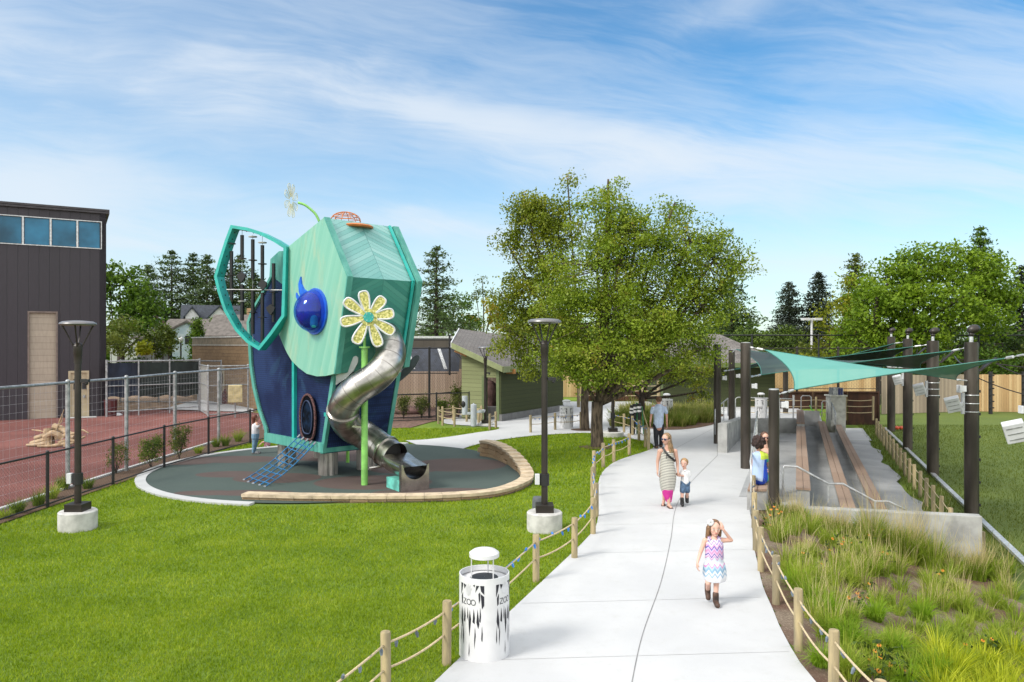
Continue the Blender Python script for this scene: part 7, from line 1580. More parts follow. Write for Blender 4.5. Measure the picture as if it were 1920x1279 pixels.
# bundle of umbrellas / strollers by the far rope fence: dark poles with white bands
c = gp(1193, 815); r = thing('stroller_bundle', 'bundle of folded black and green strollers with white bands behind the rope fence', 'strollers', c); gm = mat('dark_green_frame', (.02, .13, .05), .5); wb = M_['white']
for i, (dx, h, m) in enumerate(((-.22, 1.15, M_['black']), (-.08, 1.2, M_['black']), (.14, 1.22, M_['black']), (.03, 1.25, gm), (.30, 1.1, gm))):
    mb = MB(); p = c + V((dx, 0, .03)); q = c + V((dx * .75, 0, h)); mb.tube([p, q], [.035, .085] if m is not gm else [.03, .03], 10); o = mb.build('folded_frame', m, r, smooth='auto')
    if m is not gm:
        for f in (.72, .84): a, b_ = p.lerp(q, f), p.lerp(q, f + .07); mb = MB(); mb.tube([a, b_], [.088, .09], 10); mb.build('white_band', wb, o, smooth='auto')
mb = MB(); mb.tube([c + V((.55, 0, 0)), c + V((.2, 0, 1.1))], .02, 6); mb.tube([c + V((.35, -.2, .02)), c + V((.5, -.2, .04))], .06, 8); mb.build('wooden_prop', M_['postwood'], r)
# ================================================================ PEOPLE
def blobmesh(name, parts, voxel, m, parent, smooth_it=4, cut=None):
    """tapered capsules and ellipsoids fused into one continuous skin"""
    mb = MB()
    for p in parts:
        if p[0] == 'c':
            _, a, b_, r0, r1 = p; a, b_ = V(a), V(b_); d = (b_ - a).normalized() if (b_ - a).length > 1e-6 else UZ
            ts = [(-math.cos(t), math.sin(t)) for t in (0.35, .8, 1.25)]
            pts = [a + d * (r0 * c_) for c_, s in ts] + [a, b_] + [b_ + d * (r1 * -c_) for c_, s in ts[::-1]]; rr = [r0 * s for c_, s in ts] + [r0, r1] + [r1 * s for c_, s in ts[::-1]]
            mb.tube(pts, rr, 12)
        else:
            _, c_, r_ = p[:3]; mb.ell(c_, r_, M=p[3] if len(p) > 3 else None, nu=18, nv=12)
    off = OFF.get(parent.name, V((0, 0, 0))) if parent else V((0, 0, 0))
    me = bpy.data.meshes.new('tmp'); me.from_pydata([v - off for v in mb.v], [], mb.f); t = bpy.data.objects.new('tmp', me); COL.objects.link(t)
    md = t.modifiers.new('r', 'REMESH'); md.mode = 'VOXEL'; md.voxel_size = voxel; md.use_smooth_shade = True
    ms = t.modifiers.new('s', 'SMOOTH'); ms.factor = .5; ms.iterations = smooth_it
    dg = bpy.context.evaluated_depsgraph_get(); me2 = bpy.data.meshes.new_from_object(t.evaluated_get(dg)); me2.name = name
    bpy.data.objects.remove(t, do_unlink=True)
    if cut:
        bm = bmesh.new(); bm.from_mesh(me2); dl = [v for v in bm.verts if cut(v.co + off)]; bmesh.ops.delete(bm, geom=dl, context='VERTS'); bm.to_mesh(me2); bm.free()
    me2.materials.clear(); me2.materials.append(m); me2.polygons.foreach_set('use_smooth', [True] * len(me2.polygons))
    o = bpy.data.objects.new(name, me2); COL.objects.link(o)
    if parent: o.parent = parent; OFF[o.name] = off
    return o
def hand(parts, w, d, side, s, curl=.35, spread=.0, palm_n=None):
    """palm plus five bent fingers from wrist w pointing along d; side = direction of the thumb side"""
    d = V(d).normalized(); side = (V(side) - d * V(side).dot(d)).normalized(); n_ = d.cross(side).normalized()
    if palm_n is not None and n_.dot(V(palm_n)) < 0: n_ = -n_
    w = V(w); L = .085 * s; parts.append(('e', w + d * L * .55, (.042 * s, .020 * s, L * .62), Matrix((side, n_, d)).transposed()))
    for k, (o, l) in enumerate(((.030, .066), (.010, .075), (-.011, .070), (-.030, .055))):
        a = w + d * L + side * o * s; b_ = a + (d * math.cos(curl) + n_ * math.sin(curl) + side * o * spread * 6) * l * .5 * s; c_ = b_ + (d * math.cos(curl * 2.4) + n_ * math.sin(curl * 2.4)) * l * .5 * s
        parts.append(('c', a, b_, .0098 * s, .009 * s)); parts.append(('c', b_, c_, .009 * s, .0075 * s))
    a = w + d * L * .25 + side * .034 * s; b_ = a + (d * .6 + side * .75).normalized() * .034 * s; parts.append(('c', a, b_, .012 * s, .0105 * s)); parts.append(('c', b_, b_ + (d * .9 + n_ * .3).normalized() * .03 * s, .0105 * s, .0085 * s))
def head(parts, c, r, face, up=UZ):
    """head with jaw, nose and ears; face = direction it looks"""
    f = V(face).normalized(); up = (V(up) - f * V(up).dot(f)).normalized(); s_ = f.cross(up).normalized(); M = Matrix((s_, f, up)).transposed(); c = V(c)
    parts.append(('e', c + up * r * .12 - f * r * .05, (r * .76, r * .94, r * .90), M)); parts.append(('e', c - up * r * .42 + f * r * .18, (r * .56, r * .62, r * .62), M))
    parts.append(('e', c - up * r * .86 + f * r * .5, (r * .26, r * .24, r * .18), M)); parts.append(('c', c + up * r * .02 + f * r * .80, c - up * r * .28 + f * r * 1.02, r * .09, r * .14))
    parts.append(('e', c - up * r * .58 + f * r * .72, (r * .26, r * .14, r * .13), M))
    for sg in (-1, 1): parts.append(('e', c + s_ * (sg * r * .80) - up * r * .1 - f * r * .05, (r * .09, r * .2, r * .27), M)); parts.append(('e', c + s_ * (sg * r * .36) - up * r * .22 + f * r * .60, (r * .24, r * .18, r * .22), M))
    return f, up, s_, M
def face_bits(c, r, f, up, s_, M, parent, lips=(.45, .13, .12), eye=True, brow=(.12, .07, .04)):
    c = V(c)
    if eye:
        for sg in (-1, 1):
            mb = MB(); p = c + s_ * (sg * r * .31) + up * r * .0 + f * r * .80; mb.ell(p, (r * .14, r * .06, r * .075), M=M, nu=10, nv=6); e = mb.build('eye', mat_eye, parent, smooth=True)
            mb = MB(); mb.ell(p + f * r * .045, (r * .06, r * .03, r * .065), M=M, nu=8, nv=6); mb.build('iris', mat_iris, e, smooth=True)
            mb = MB(); mb.tube([p + up * r * .20 - s_ * (.13 * r), p + up * r * .25 + f * r * .04, p + up * r * .19 + s_ * (.14 * r)], [r * .02, r * .035, r * .02], 5); mb.build('eyebrow', mat('brow', brow, .8), parent)
    mb = MB(); mb.ell(c - up * r * .55 + f * r * .86, (r * .22, r * .05, r * .06), M=M, nu=10, nv=6); mb.build('mouth', mat('lips', lips, .5), parent, smooth=True)
mat_eye = mat('eye_white', (.6, .58, .56), .3); mat_iris = mat('iris_dark', (.05, .035, .03), .2)
skin = mat('skin_pale', (.56, .33, .25), .55, var=.04, spec=.4); skin_c = mat('skin_child', (.62, .37, .29), .55, var=.04, spec=.4); skin_r = mat('skin_ruddy', (.50, .26, .19), .55, var=.05)
def loft_rings(name, rings, m, parent, n=28, wave=None, smooth=True):
    R = []
    for i, (c, rx, ry) in enumerate(rings):
        c = V(c); row = []
        for j in range(n):
            a = 2 * math.pi * j / n; k = 1 + (wave(i, a) if wave else 0); row.append(c + V((rx * math.cos(a) * k, ry * math.sin(a) * k, 0)))
        R.append(row)
    mb = MB(); mb.loft(R, cap=False); return mb.build(name, m, parent, smooth=smooth)
def person(label, loc): return thing('person', label, 'person', loc)
def boot(parts_, ankle, toe, r, h=.12):
    a, t = V(ankle), V(toe); parts_.append(('c', a + UZ * h, a, r * 1.05, r)); parts_.append(('c', a - UZ * r * .5, t, r * .92, r * .8))

# --- girl in the zigzag dress, hand to her head, mid-stride (1.17 m)
G = gp(1341, 1136); g = lambda x, y, z: G + V((x, y, z))
k_ = G.y / F
def gx(px, py, dy=0.0): return at(px, py, G.y + dy)
girl = person('girl in a pink and blue zigzag dress walking forward, hand to her hair', G)
hc = gx(1340, 990, 0); hr = .098
B = []; f, up, s_, M = head(B, hc, hr, (-.02, -1, -.05)); face_p = (hc, hr, f, up, s_, M)
neck = gx(1339, 1007, .02); chest = gx(1339, 1022, .02); pel = gx(1339, 1060, .02)
B += [('c', hc - UZ * hr * .5 + V((0, .02, 0)), neck - UZ * .02, .036, .038), ('c', chest + UZ * .06, chest - UZ * .04, .07, .082), ('c', chest - UZ * .03, pel, .08, .085)]
shL, shR = gx(1322, 1013, .02), gx(1357, 1013, .02)
B += [('c', chest + UZ * .07, shL, .045, .036), ('c', chest + UZ * .07, shR, .045, .036)]
elL, wrL = gx(1313, 1037, .02), gx(1308, 1054, -.04); B += [('c', shL, elL, .034, .026), ('c', elL, wrL, .026, .019)]
hand(B, wrL, V((-.1, -.15, -1)), (0, -1, 0), .80, .35, palm_n=(1, 0, 0))
elR, wrR = gx(1371, 1013, .02), gx(1356, 993, -.03); B += [('c', shR, elR, .034, .027), ('c', elR, wrR, .026, .019)]
hand(B, wrR, V((-.45, .05, 1)), (-.7, -.3, -.3), .78, .3, palm_n=(-1, 0, 0))
hipL, hipR = gx(1331, 1072, .02), gx(1347, 1072, .02); knL, knR = gx(1328, 1093, -.02), gx(1343, 1094, 0)
anL, anR = gx(1327, 1106, .16), gx(1342, 1124, -.01)
B += [('c', hipL, knL, .058, .04), ('c', knL, anL, .038, .028), ('c', hipR, knR, .058, .04), ('c', knR, anR, .038, .028)]
blobmesh('body', B, .0065, skin_c, girl, 3)
face_bits(*face_p, girl)
bm_ = mat('brown_boot_leather', (.075, .038, .024), .55, var=.3, vs=12)
for an, toe in ((anR, anR + V((.0, -.085, -.055))), (anL, anL + V((0, -.03, -.10)))):
    Bt = [('c', an + UZ * .07, an - UZ * .02, .043, .042), ('c', an - UZ * .025, toe, .040, .036)]; o = blobmesh('boot', Bt, .006, bm_, girl, 2)
    mb = MB(); 
    for q in range(4): mb.tube([an + V((-.02, -.043, .05 - .025 * q)), an + V((.02, -.043, .045 - .025 * q))], .004, 4)
    mb.build('laces', M_['black'], o)
m, n, b = newmat('zigzag_fabric'); tcx = n.new('ShaderNodeTexCoord').outputs['Object']; sp3 = n.new('ShaderNodeSeparateXYZ'); n.l.new(tcx, sp3.inputs[0])
zig = n.m('PINGPONG', n.m('ADD', sp3.outputs[0], 5.0), .036); v = n.m('ADD', sp3.outputs[2], n.m('MULTIPLY', zig, 1.5)); cr = n.new('ShaderNodeValToRGB'); n.put(cr.inputs[0], n.m('DIVIDE', n.m('SUBTRACT', v, .40), .60)); cr.color_ramp.interpolation = 'CONSTANT'
cols = [(0, (.66, .66, .70)), (.08, (.30, .42, .55)), (.13, (.62, .64, .68)), (.18, (.22, .36, .50)), (.25, (.35, .48, .60)), (.30, (.55, .20, .40)), (.33, (.60, .62, .68)), (.42, (.50, .58, .66)), (.47, (.46, .24, .42)), (.50, (.58, .46, .60)), (.53, (.10, .09, .32)), (.555, (.56, .38, .54)), (.60, (.52, .24, .42)), (.65, (.50, .42, .62)), (.69, (.08, .08, .34)), (.72, (.52, .30, .48)), (.77, (.60, .56, .68)), (.81, (.30, .18, .48)), (.84, (.62, .60, .70)), (.90, (.35, .20, .48)), (.93, (.62, .50, .66))]
e = cr.color_ramp.elements
while len(e) > 1: e.remove(e[0])
e[0].position = 0; e[0].color = (*cols[0][1], 1)
for p_, c_ in cols[1:]: x = e.new(p_); x.color = (*c_, 1)
n.put(b.inputs['Base Color'], cr.outputs[0]); b.inputs['Roughness'].default_value = .85
rings = []
for py, hw, dep in ((1010, .075, .065), (1016, .118, .085), (1026, .122, .10), (1036, .122, .105), (1046, .128, .108), (1050, .112, .10), (1055, .135, .115), (1064, .150, .125), (1073, .158, .13), (1082, .152, .13), (1087, .140, .125), (1088.5, .128, .118)): rings.append((gx(1339 + (py - 1010) * .02, py, .02), hw, dep))
loft_rings('dress', rings, m, girl, 40, lambda i, a: .035 * math.sin(a * 9) * (i > 5))
for sg in (-1, 1): mb = MB(); P = [gx(1339 + sg * 9.5, 1014, -.03), gx(1339 + sg * 9, 1009, -.035), gx(1339 + sg * 9, 1006.5, .01), gx(1339 + sg * 9.5, 1011, .08)]; [mb.beam(a_, b_, .045, .012, up=(0, -1, .3)) for a_, b_ in zip(P, P[1:])]; mb.build('shoulder_strap', m, girl)
hair = mat('light_brown_hair', (.20, .105, .05), .6, var=.3, vs=30, stretch=(3, 3, .4))
Hh = [('e', hc + UZ * .020 + V((0, .022, 0)), (.095, .092, .095)), ('c', hc + V((-.078, .01, 0)), hc + V((-.10, .015, -.13)), .036, .024), ('c', hc + V((.072, .02, -.01)), hc + V((.075, .02, -.11)), .032, .022), ('c', hc + V((0, .07, 0)), hc + V((0, .07, -.13)), .07, .055)]
blobmesh('hair', Hh, .007, hair, girl, 2, cut=lambda p: (p.y < hc.y - .045 and p.z < hc.z + .045 and abs(p.x - hc.x) < .07))
mb = MB(); bc = hc + V((-.068, -.045, .085))
for k in range(9): a = k * .7; mb.ell(bc + V((.024 * math.cos(a), -.01, .024 * math.sin(a))), (.024, .02, .024), nu=8, nv=6)
mb.build('hair_bow', M_['white'], girl, smooth=True)

# --- woman in the striped maxi dress, looking to her right (1.64 m)
Wm = gp(1250, 950); YW = Wm.y
def wxp(px, py, dy=0.0): return at(px, py, YW + dy)
woman = person('woman in a striped maxi dress, sunglasses and crossbody strap, holding the boy\'s hand', Wm)
hc = wxp(1249, 823); hr = .112; B = []; f, up, s_, M = head(B, hc, hr, (-.72, -.66, -.05)); fp = (hc, hr, f, up, s_, M)
chest = wxp(1252, 855, 0); pel = wxp(1252, 884, 0)
B += [('c', hc - UZ * .06 + V((.01, .02, 0)), wxp(1251, 839), .048, .052), ('c', chest + UZ * .04, chest - UZ * .08, .12, .125), ('c', chest - UZ * .08, pel, .12, .15)]
shL, shR = wxp(1237, 846), wxp(1266, 846)
B += [('c', wxp(1250, 844), shL, .06, .052), ('c', wxp(1252, 844), shR, .06, .052)]
elL, wrL = wxp(1233, 866, .03), wxp(1233, 882, -.02); elR, wrR = wxp(1270, 866, .02), wxp(1271, 884, -.06)
B += [('c', shL, elL, .050, .038), ('c', elL, wrL, .036, .024), ('c', shR, elR, .050, .038), ('c', elR, wrR, .036, .024)]
hand(B, wrL, (-.05, -.1, -1), (0, -1, 0), 1.0, .4, palm_n=(1, 0, 0)); hand(B, wrR, (.1, -.1, -1), (0, -1, 0), 1.0, .9, palm_n=(1, -.3, 0))
kR = wxp(1253, 935, -.1); aR = wxp(1254, 945.5, -.1); aL = wxp(1245, 938, .15)
B += [('c', wxp(1256, 905), wxp(1254, 926, -.1), .09, .055), ('c', wxp(1254, 926, -.1), aR, .052, .034), ('c', wxp(1248, 905), wxp(1246, 924, .12), .09, .055), ('c', wxp(1246, 924, .12), aL, .052, .034)]
for an, x in ((aR, .02), (aL, -.05)): B.append(('c', an + V((0, .02, -.02)), V((an.x + x, an.y - .13, .035)), .035, .028))
blobmesh('body', B, .009, skin, woman, 3); face_bits(*fp, woman, eye=False)
mb = MB()
for sg in (-1, 1): mb.ell(hc + s_ * (sg * hr * .36) + up * hr * .02 + f * hr * .86, (hr * .3, hr * .08, hr * .24), M=M, nu=14, nv=8)
mb.tube([hc + s_ * (-hr * .66) + f * hr * .74 + up * hr * .1, hc + f * hr * .97 + up * hr * .12, hc + s_ * (hr * .66) + f * hr * .74 + up * hr * .1], .006, 5)
for sg in (-1, 1): mb.tube([hc + s_ * (sg * hr * .66) + f * hr * .74 + up * hr * .08, hc + s_ * (sg * hr * .86) + up * hr * .04], .005, 5)
mb.build('sunglasses', mat('blue_sunglasses', (.012, .015, .06), .08, coat=1), woman, smooth=True)
m, n, b = newmat('striped_jersey'); vz = n.dot(n.new('ShaderNodeTexCoord').outputs['Object'], (.08, 0, 1)); fr = n.m('FRACT', n.m('ADD', n.m('DIVIDE', vz, .034), 50.0)); n.put(b.inputs['Base Color'], n.mix(n.m('LESS_THAN', fr, .38), (.56, .54, .47), (.10, .10, .105))); b.inputs['Roughness'].default_value = .85
rings = [(wxp(x, y), hw, dp) for x, y, hw, dp in ((1251, 845, .115, .095), (1251, 849, .135, .12), (1251, 857, .150, .145), (1251, 865, .148, .14), (1251, 872, .155, .15), (1252, 880, .172, .165), (1252, 890, .182, .17), (1252, 900, .180, .17), (1252, 910, .165, .165), (1252, 917, .150, .16), (1252, 921, .135, .15))]
loft_rings('dress', rings, m, woman, 36, lambda i, a: .03 * math.sin(a * 7 + 1) * (i > 6))
rings = [(wxp(x, y, -.03), hw, dp) for x, y, hw, dp in ((1252, 917, .13, .14), (1252, 926, .115, .13), (1253, 934, .085, .11), (1254, 941, .055, .085))]
loft_rings('pink_hem', rings, mat('magenta_cloth', (.62, .03, .30), .8), woman, 28, lambda i, a: .04 * math.sin(a * 6))
for sg in (-1, 1):
    mb = MB(); x = 1244 if sg < 0 else 1259; mb.tube([wxp(x, 850, -.10), wxp(x + (1 if sg < 0 else -1), 843, -.05), wxp(x + (1 if sg < 0 else -1), 841, .03), wxp(x, 850, .09)], .016, 6); mb.build('shoulder_strap', m, woman, smooth=True)
mb = MB(); pts = [wxp(1241, 841, .05), wxp(1243, 840, -.06), wxp(1248, 848, -.13), wxp(1255, 856, -.165), wxp(1263, 862, -.12), wxp(1266, 865, -.02)]; P = catmull(pts, 4)
for a_, b_ in zip(P, P[1:]): mb.beam(a_, b_, .012, .045, up=(.6, 0, .8))
mb.tube([wxp(1250, 852, -.16), wxp(1249, 861, -.18)], .008, 5); mb.build('crossbody_strap', M_['black'], woman)
hair = mat('dark_blond_hair', (.26, .16, .075), .55, var=.35, vs=20, stretch=(3, 3, .35)); Hh = [('e', hc + UZ * .028 - f * .030, (.102, .106, .106)), ('c', hc + V((.05, .05, 0)), wxp(1260, 846, -.03), .075, .05), ('c', hc + V((.06, -.005, -.03)), wxp(1257, 848, -.09), .045, .028), ('c', hc + V((-.01, .08, 0)), wxp(1255, 842, .06), .07, .06)]
blobmesh('hair', Hh, .009, hair, woman, 2, cut=lambda p: ((p - hc).dot(f) > .045 and (p - hc).dot(up) < .06 and abs((p - hc).dot(s_)) < .085))
sand = mat('brown_sandal', (.10, .05, .035), .6)
for an, x in ((aR, .02), (aL, -.05)):
    q = V((an.x, an.y, 0)); t = V((an.x + x, an.y - .15, 0)); mb = MB(); mb.beam(q + UZ * .012 + V((0, .05, 0)), t + UZ * .012, .085, .02); mb.tube([t.lerp(q, .3) + V((-.04, 0, .02)), t.lerp(q, .3) + V((0, 0, .065)), t.lerp(q, .3) + V((.04, 0, .02))], .010, 5); mb.build('sandal', sand, woman)

# --- boy in white polo and denim shorts (1.05 m)
Bo = gp(1283, 949); YB = Bo.y
def bx_(px, py, dy=0.0): return at(px, py, YB + dy)
boy = person('small blond boy in white polo shirt, denim shorts and black boots', Bo)
hc = bx_(1283, 868.5); hr = .098; B = []; f, up, s_, M = head(B, hc, hr, (-.45, -.88, -.12)); fp = (hc, hr, f, up, s_, M)
B += [('c', hc - UZ * .05, bx_(1284, 881), .038, .040), ('c', bx_(1285, 888), bx_(1285, 902), .075, .08)]
sL, sR = bx_(1278, 885), bx_(1291, 885); B += [('c', bx_(1284, 884), sL, .04, .034), ('c', bx_(1285, 884), sR, .04, .034)]
B += [('c', sR, bx_(1291, 893.5, .0), .034, .027), ('c', bx_(1291, 893.5, 0), bx_(1277, 892, -.10), .026, .018), ('c', sL, bx_(1276.5, 891, -.02), .034, .027), ('c', bx_(1276.5, 891, -.02), bx_(1273.5, 889, -.06), .026, .020)]
hand(B, bx_(1277, 892, -.10), (-1, .1, .1), (0, -.2, 1), .72, .6, palm_n=(0, 1, 0)); hand(B, bx_(1274.5, 889.5, -.06), (-1, 0, .1), (0, 0, 1), .7, .6, palm_n=(0, 1, 0))
aL, aR = bx_(1279, 940, -.05), bx_(1288, 934, .14)
B += [('c', bx_(1281, 908), bx_(1279, 924, -.02), .058, .042), ('c', bx_(1279, 924, -.02), aL, .040, .030), ('c', bx_(1288, 908), bx_(1288.5, 924, .03), .058, .042), ('c', bx_(1288.5, 924, .03), aR, .040, .030)]
blobmesh('body', B, .0075, skin_c, boy, 3); face_bits(*fp, boy)
Sh = [('c', bx_(1284.5, 887), bx_(1285, 903), .090, .098), ('c', bx_(1284, 884.5), bx_(1279, 886), .05, .046), ('c', bx_(1279, 885.5), bx_(1277, 889, -.02), .045, .045), ('c', bx_(1285, 884.5), bx_(1291, 886), .05, .046), ('c', bx_(1291, 886), bx_(1291.5, 891), .047, .045)]
sh_ = blobmesh('polo_shirt', Sh, .008, mat('white_cotton', (.70, .70, .70), .85), boy, 3); mb = MB(); mb.tube([bx_(1281, 882, -.045), bx_(1284, 884.5, -.085), bx_(1288, 882, -.045)], .010, 5); mb.build('collar', mat('grey_collar', (.45, .46, .48), .8), sh_)
den = mat('denim', (.085, .15, .25), .85, var=.2, vs=14); blobmesh('shorts', [('c', bx_(1283, 905), bx_(1287, 905), .088, .088), ('c', bx_(1281.5, 908), bx_(1280, 920, -.02), .072, .066), ('c', bx_(1287.5, 908), bx_(1288.5, 920, .03), .072, .066)], .008, den, boy, 2)
for an in (aL, aR): blobmesh('boot', [('c', an + UZ * .05, an + V((0, 0, -.055)), .044, .043), ('c', V((an.x, an.y, an.z - .06)), V((an.x - .01, an.y - .075, an.z - .065)), .042, .036)], .007, M_['black'], boy, 2)
blobmesh('hair', [('e', hc + UZ * .024 - f * .016, (.088, .092, .088))], .007, mat('sandy_hair', (.34, .21, .095), .65, var=.25, vs=30), boy, 2, cut=lambda p: ((p - hc).dot(f) > .03 and p.z < hc.z + .05) or p.z < hc.z - .045)

# --- man walking away in pale blue shirt
Mn = gp(1235, 841); YM = Mn.y
def mx_(px, py, dy=0.0): return at(px, py, YM + dy)
man = person('man in pale blue short-sleeved shirt and black trousers walking away from the camera', Mn)
hc = mx_(1235, 750.5); hr = .122; B = []; f, up, s_, M = head(B, hc, hr, (-.35, .93, -.1))
B += [('c', hc - UZ * .08, mx_(1235, 760), .060, .065), ('c', mx_(1235, 768), mx_(1235, 785), .14, .15), ('c', mx_(1235, 785), mx_(1235, 800), .13, .15)]
sL, sR = mx_(1224.5, 763.5), mx_(1245.5, 763.5); eL, eR, wL, wR = mx_(1221, 779, .02), mx_(1250, 779, .02), mx_(1219, 794, -.04), mx_(1250.5, 797, .05)
B += [('c', mx_(1233, 763), sL, .08, .062), ('c', mx_(1237, 763), sR, .08, .062), ('c', sL, eL, .058, .045), ('c', eL, wL, .043, .030), ('c', sR, eR, .058, .045), ('c', eR, wR, .043, .030)]
hand(B, wL, (.0, 0, -1), (0, 1, 0), 1.15, .5, palm_n=(1, 0, 0)); hand(B, wR, (0, .05, -1), (0, 1, 0), 1.15, .5, palm_n=(-1, 0, 0)); blobmesh('body', B, .011, skin_r, man, 3)
sm_ = mat('pale_blue_shirt', (.40, .48, .62), .85, var=.08, vs=10)
sh_ = blobmesh('shirt', [('c', mx_(1235, 766), mx_(1235, 782), .17, .172), ('c', mx_(1235, 782), mx_(1234.5, 797), .168, .172), ('c', mx_(1233, 763), mx_(1225, 765), .085, .078), ('c', mx_(1225, 765), mx_(1222.5, 773), .078, .072), ('c', mx_(1237, 763), mx_(1246, 765), .085, .078), ('c', mx_(1246, 765), mx_(1249, 773), .078, .072)], .012, sm_, man, 3)
mb = MB(); mb.tube([mx_(1232, 758.5, -.05), mx_(1235, 759.5, -.085), mx_(1238.5, 758.5, -.05)], .022, 6); mb.build('collar', sm_, sh_)
trm = mat('black_trousers', (.012, .013, .018), .8)
blobmesh('trousers', [('c', mx_(1231.5, 798), mx_(1238.5, 798), .135, .135), ('c', mx_(1230.5, 803), mx_(1230, 820, .02), .105, .082), ('c', mx_(1230, 820, .02), mx_(1231, 838.5, -.02), .080, .062), ('c', mx_(1239.5, 803), mx_(1240, 818, .10), .105, .082), ('c', mx_(1240, 818, .10), mx_(1239.5, 834, .30), .080, .062)], .012, trm, man, 2)
for x, y, dy in ((1231, 841, -.02), (1239.5, 837, .30)): blobmesh('shoe', [('c', V((mx_(x, y, dy).x, YM + dy - .03, .05)), V((mx_(x, y, dy).x - .02, YM + dy + .16, .045)), .05, .045)], .01, mat('brown_shoe', (.10, .05, .03), .6), man, 2)
blobmesh('hair', [('e', hc + UZ * .028 - f * .018, (.108, .112, .108))], .01, mat('short_auburn_hair', (.13, .065, .035), .8, var=.3, vs=30), man, 2, cut=lambda p: ((p - hc).dot(f) > .03 and p.z < hc.z + .06) or p.z < hc.z - .05)
mb = MB(); c = wL + UZ * .02; mb.tube([c + V((.034 * math.cos(t), .034 * math.sin(t), 0)) for t in np.linspace(0, 2 * math.pi, 13)[:-1]], .010, 5, closed=True); mb.build('watch', M_['black'], man)

# --- seated woman seen from behind (dark curly hair, blue and white dress)
YS = 16.5
def sx_(px, py, dy=0.0): return at(px, py, YS + dy)
s1 = person('seated woman with dark curly hair, from behind, in pale blue and cobalt dress', sx_(1424, 905))
hc = sx_(1422, 830); B = []; f, up, s_, M = head(B, hc, .108, (.5, .86, 0))
B += [('c', hc - UZ * .07, sx_(1423, 845), .05, .055), ('c', sx_(1424, 856), sx_(1424, 872), .125, .13), ('c', sx_(1424, 872), sx_(1424, 893), .13, .165)]
sR = sx_(1436, 853); sL = sx_(1413, 853, .05)
B += [('c', sx_(1424, 850), sR, .065, .055), ('c', sx_(1423, 850), sL, .065, .055), ('c', sR, sx_(1440, 872, .05), .050, .038), ('c', sx_(1440, 872, .05), sx_(1444, 886, .25), .036, .025), ('c', sL, sx_(1411, 872, .12), .048, .038), ('c', sx_(1411, 872, .12), sx_(1420, 884, .32), .036, .025)]
hand(B, sx_(1444, 886, .25), (.1, 1, -.2), (-1, 0, 0), 1.0, .5, palm_n=(0, 0, -1)); hand(B, sx_(1420, 884, .32), (.3, 1, -.2), (1, 0, 0), 1.0, .5, palm_n=(0, 0, -1))
kz = .46; B += [('c', sx_(1420, 897), sx_(1424, 897, .45), .10, .065), ('c', sx_(1429, 897), sx_(1436, 897, .43), .10, .065)]
for x in (1424, 1436): q = sx_(x, 897, .45); B += [('c', q, V((q.x + .05, q.y + .05, .10)), .06, .038), ('c', V((q.x + .05, q.y + .03, .06)), V((q.x + .07, q.y + .18, .04)), .04, .03)]
blobmesh('body', B, .010, skin_r, s1, 3)
m, n, b = newmat('colour_block_dress'); sp3 = n.new('ShaderNodeSeparateXYZ'); n.l.new(n.new('ShaderNodeTexCoord').outputs['Object'], sp3.inputs[0]); X, Z = sp3.outputs[0], sp3.outputs[2]
cc_ = n.mix(n.m('GREATER_THAN', n.m('ADD', X, n.m('MULTIPLY', Z, -.12)), .005), (.36, .47, .66), (.012, .06, .48)); cc_ = n.mix(n.m('MULTIPLY', n.m('GREATER_THAN', Z, .53), n.m('GREATER_THAN', X, -.02)), cc_, (.50, .62, .06)); cc_ = n.mix(n.m('MULTIPLY', n.m('GREATER_THAN', X, .15), n.m('LESS_THAN', Z, .53)), cc_, (.05, .42, .26)); cc_ = n.mix(n.m('LESS_THAN', n.m('ADD', Z, n.m('MULTIPLY', X, .3)), .05), cc_, (.012, .06, .48))
n.put(b.inputs['Base Color'], cc_); b.inputs['Roughness'].default_value = .8
blobmesh('dress', [('c', sx_(1424, 857), sx_(1424, 873), .150, .152), ('c', sx_(1424, 873), sx_(1424, 894), .150, .190), ('c', sx_(1424, 852), sx_(1414, 854, .03), .075, .068), ('c', sx_(1424, 852), sx_(1435, 854), .075, .068), ('c', sx_(1435, 854), sx_(1438, 862, .02), .066, .060), ('c', sx_(1421, 896), sx_(1425, 896, .40), .13, .10), ('c', sx_(1428, 896), sx_(1435, 896, .38), .13, .10)], .012, m, s1, 3)
rdm = random.Random(3); Hh = [('e', hc + V((0, -.01, .02)), (.14, .14, .14))]
for k in range(60):
    d = V((rdm.gauss(0, 1), rdm.gauss(-.2, 1), rdm.gauss(.1, 1))).normalized(); Hh.append(('e', hc + d * .135 + V((0, -.01, .015)), (.032, .032, .032)))
blobmesh('curly_hair', Hh, .009, mat('dark_brown_hair', (.035, .015, .012), .75, var=.4, vs=40, bump=.01, bs=60), s1, 1, cut=lambda p: ((p - hc).dot(f) > .09 and p.z < hc.z + .05))
# --- seated woman facing the camera behind the post
YT = 17.3
def tx_(px, py, dy=0.0): return at(px, py, YT + dy)
s2_ = person('seated woman with sunglasses and royal blue top facing the camera behind the post', tx_(1436, 895))
hc = tx_(1434.5, 820); B = []; f, up, s_, M = head(B, hc, .108, (-.1, -.98, -.05)); fp = (hc, .108, f, up, s_, M)
B += [('c', hc - UZ * .07, tx_(1436, 838), .045, .05), ('c', tx_(1437, 850), tx_(1437, 866), .12, .12), ('c', tx_(1437, 866), tx_(1437, 884), .12, .15), ('c', tx_(1437, 843), tx_(1427, 847), .055, .05), ('c', tx_(1437, 843), tx_(1448, 847), .055, .05),
      ('c', tx_(1427, 847), tx_(1426, 866, -.05), .045, .036), ('c', tx_(1426, 866, -.05), tx_(1433, 880, -.22), .034, .024), ('c', tx_(1448, 847), tx_(1450, 866, -.05), .045, .036), ('c', tx_(1450, 866, -.05), tx_(1443, 880, -.22), .034, .024)]
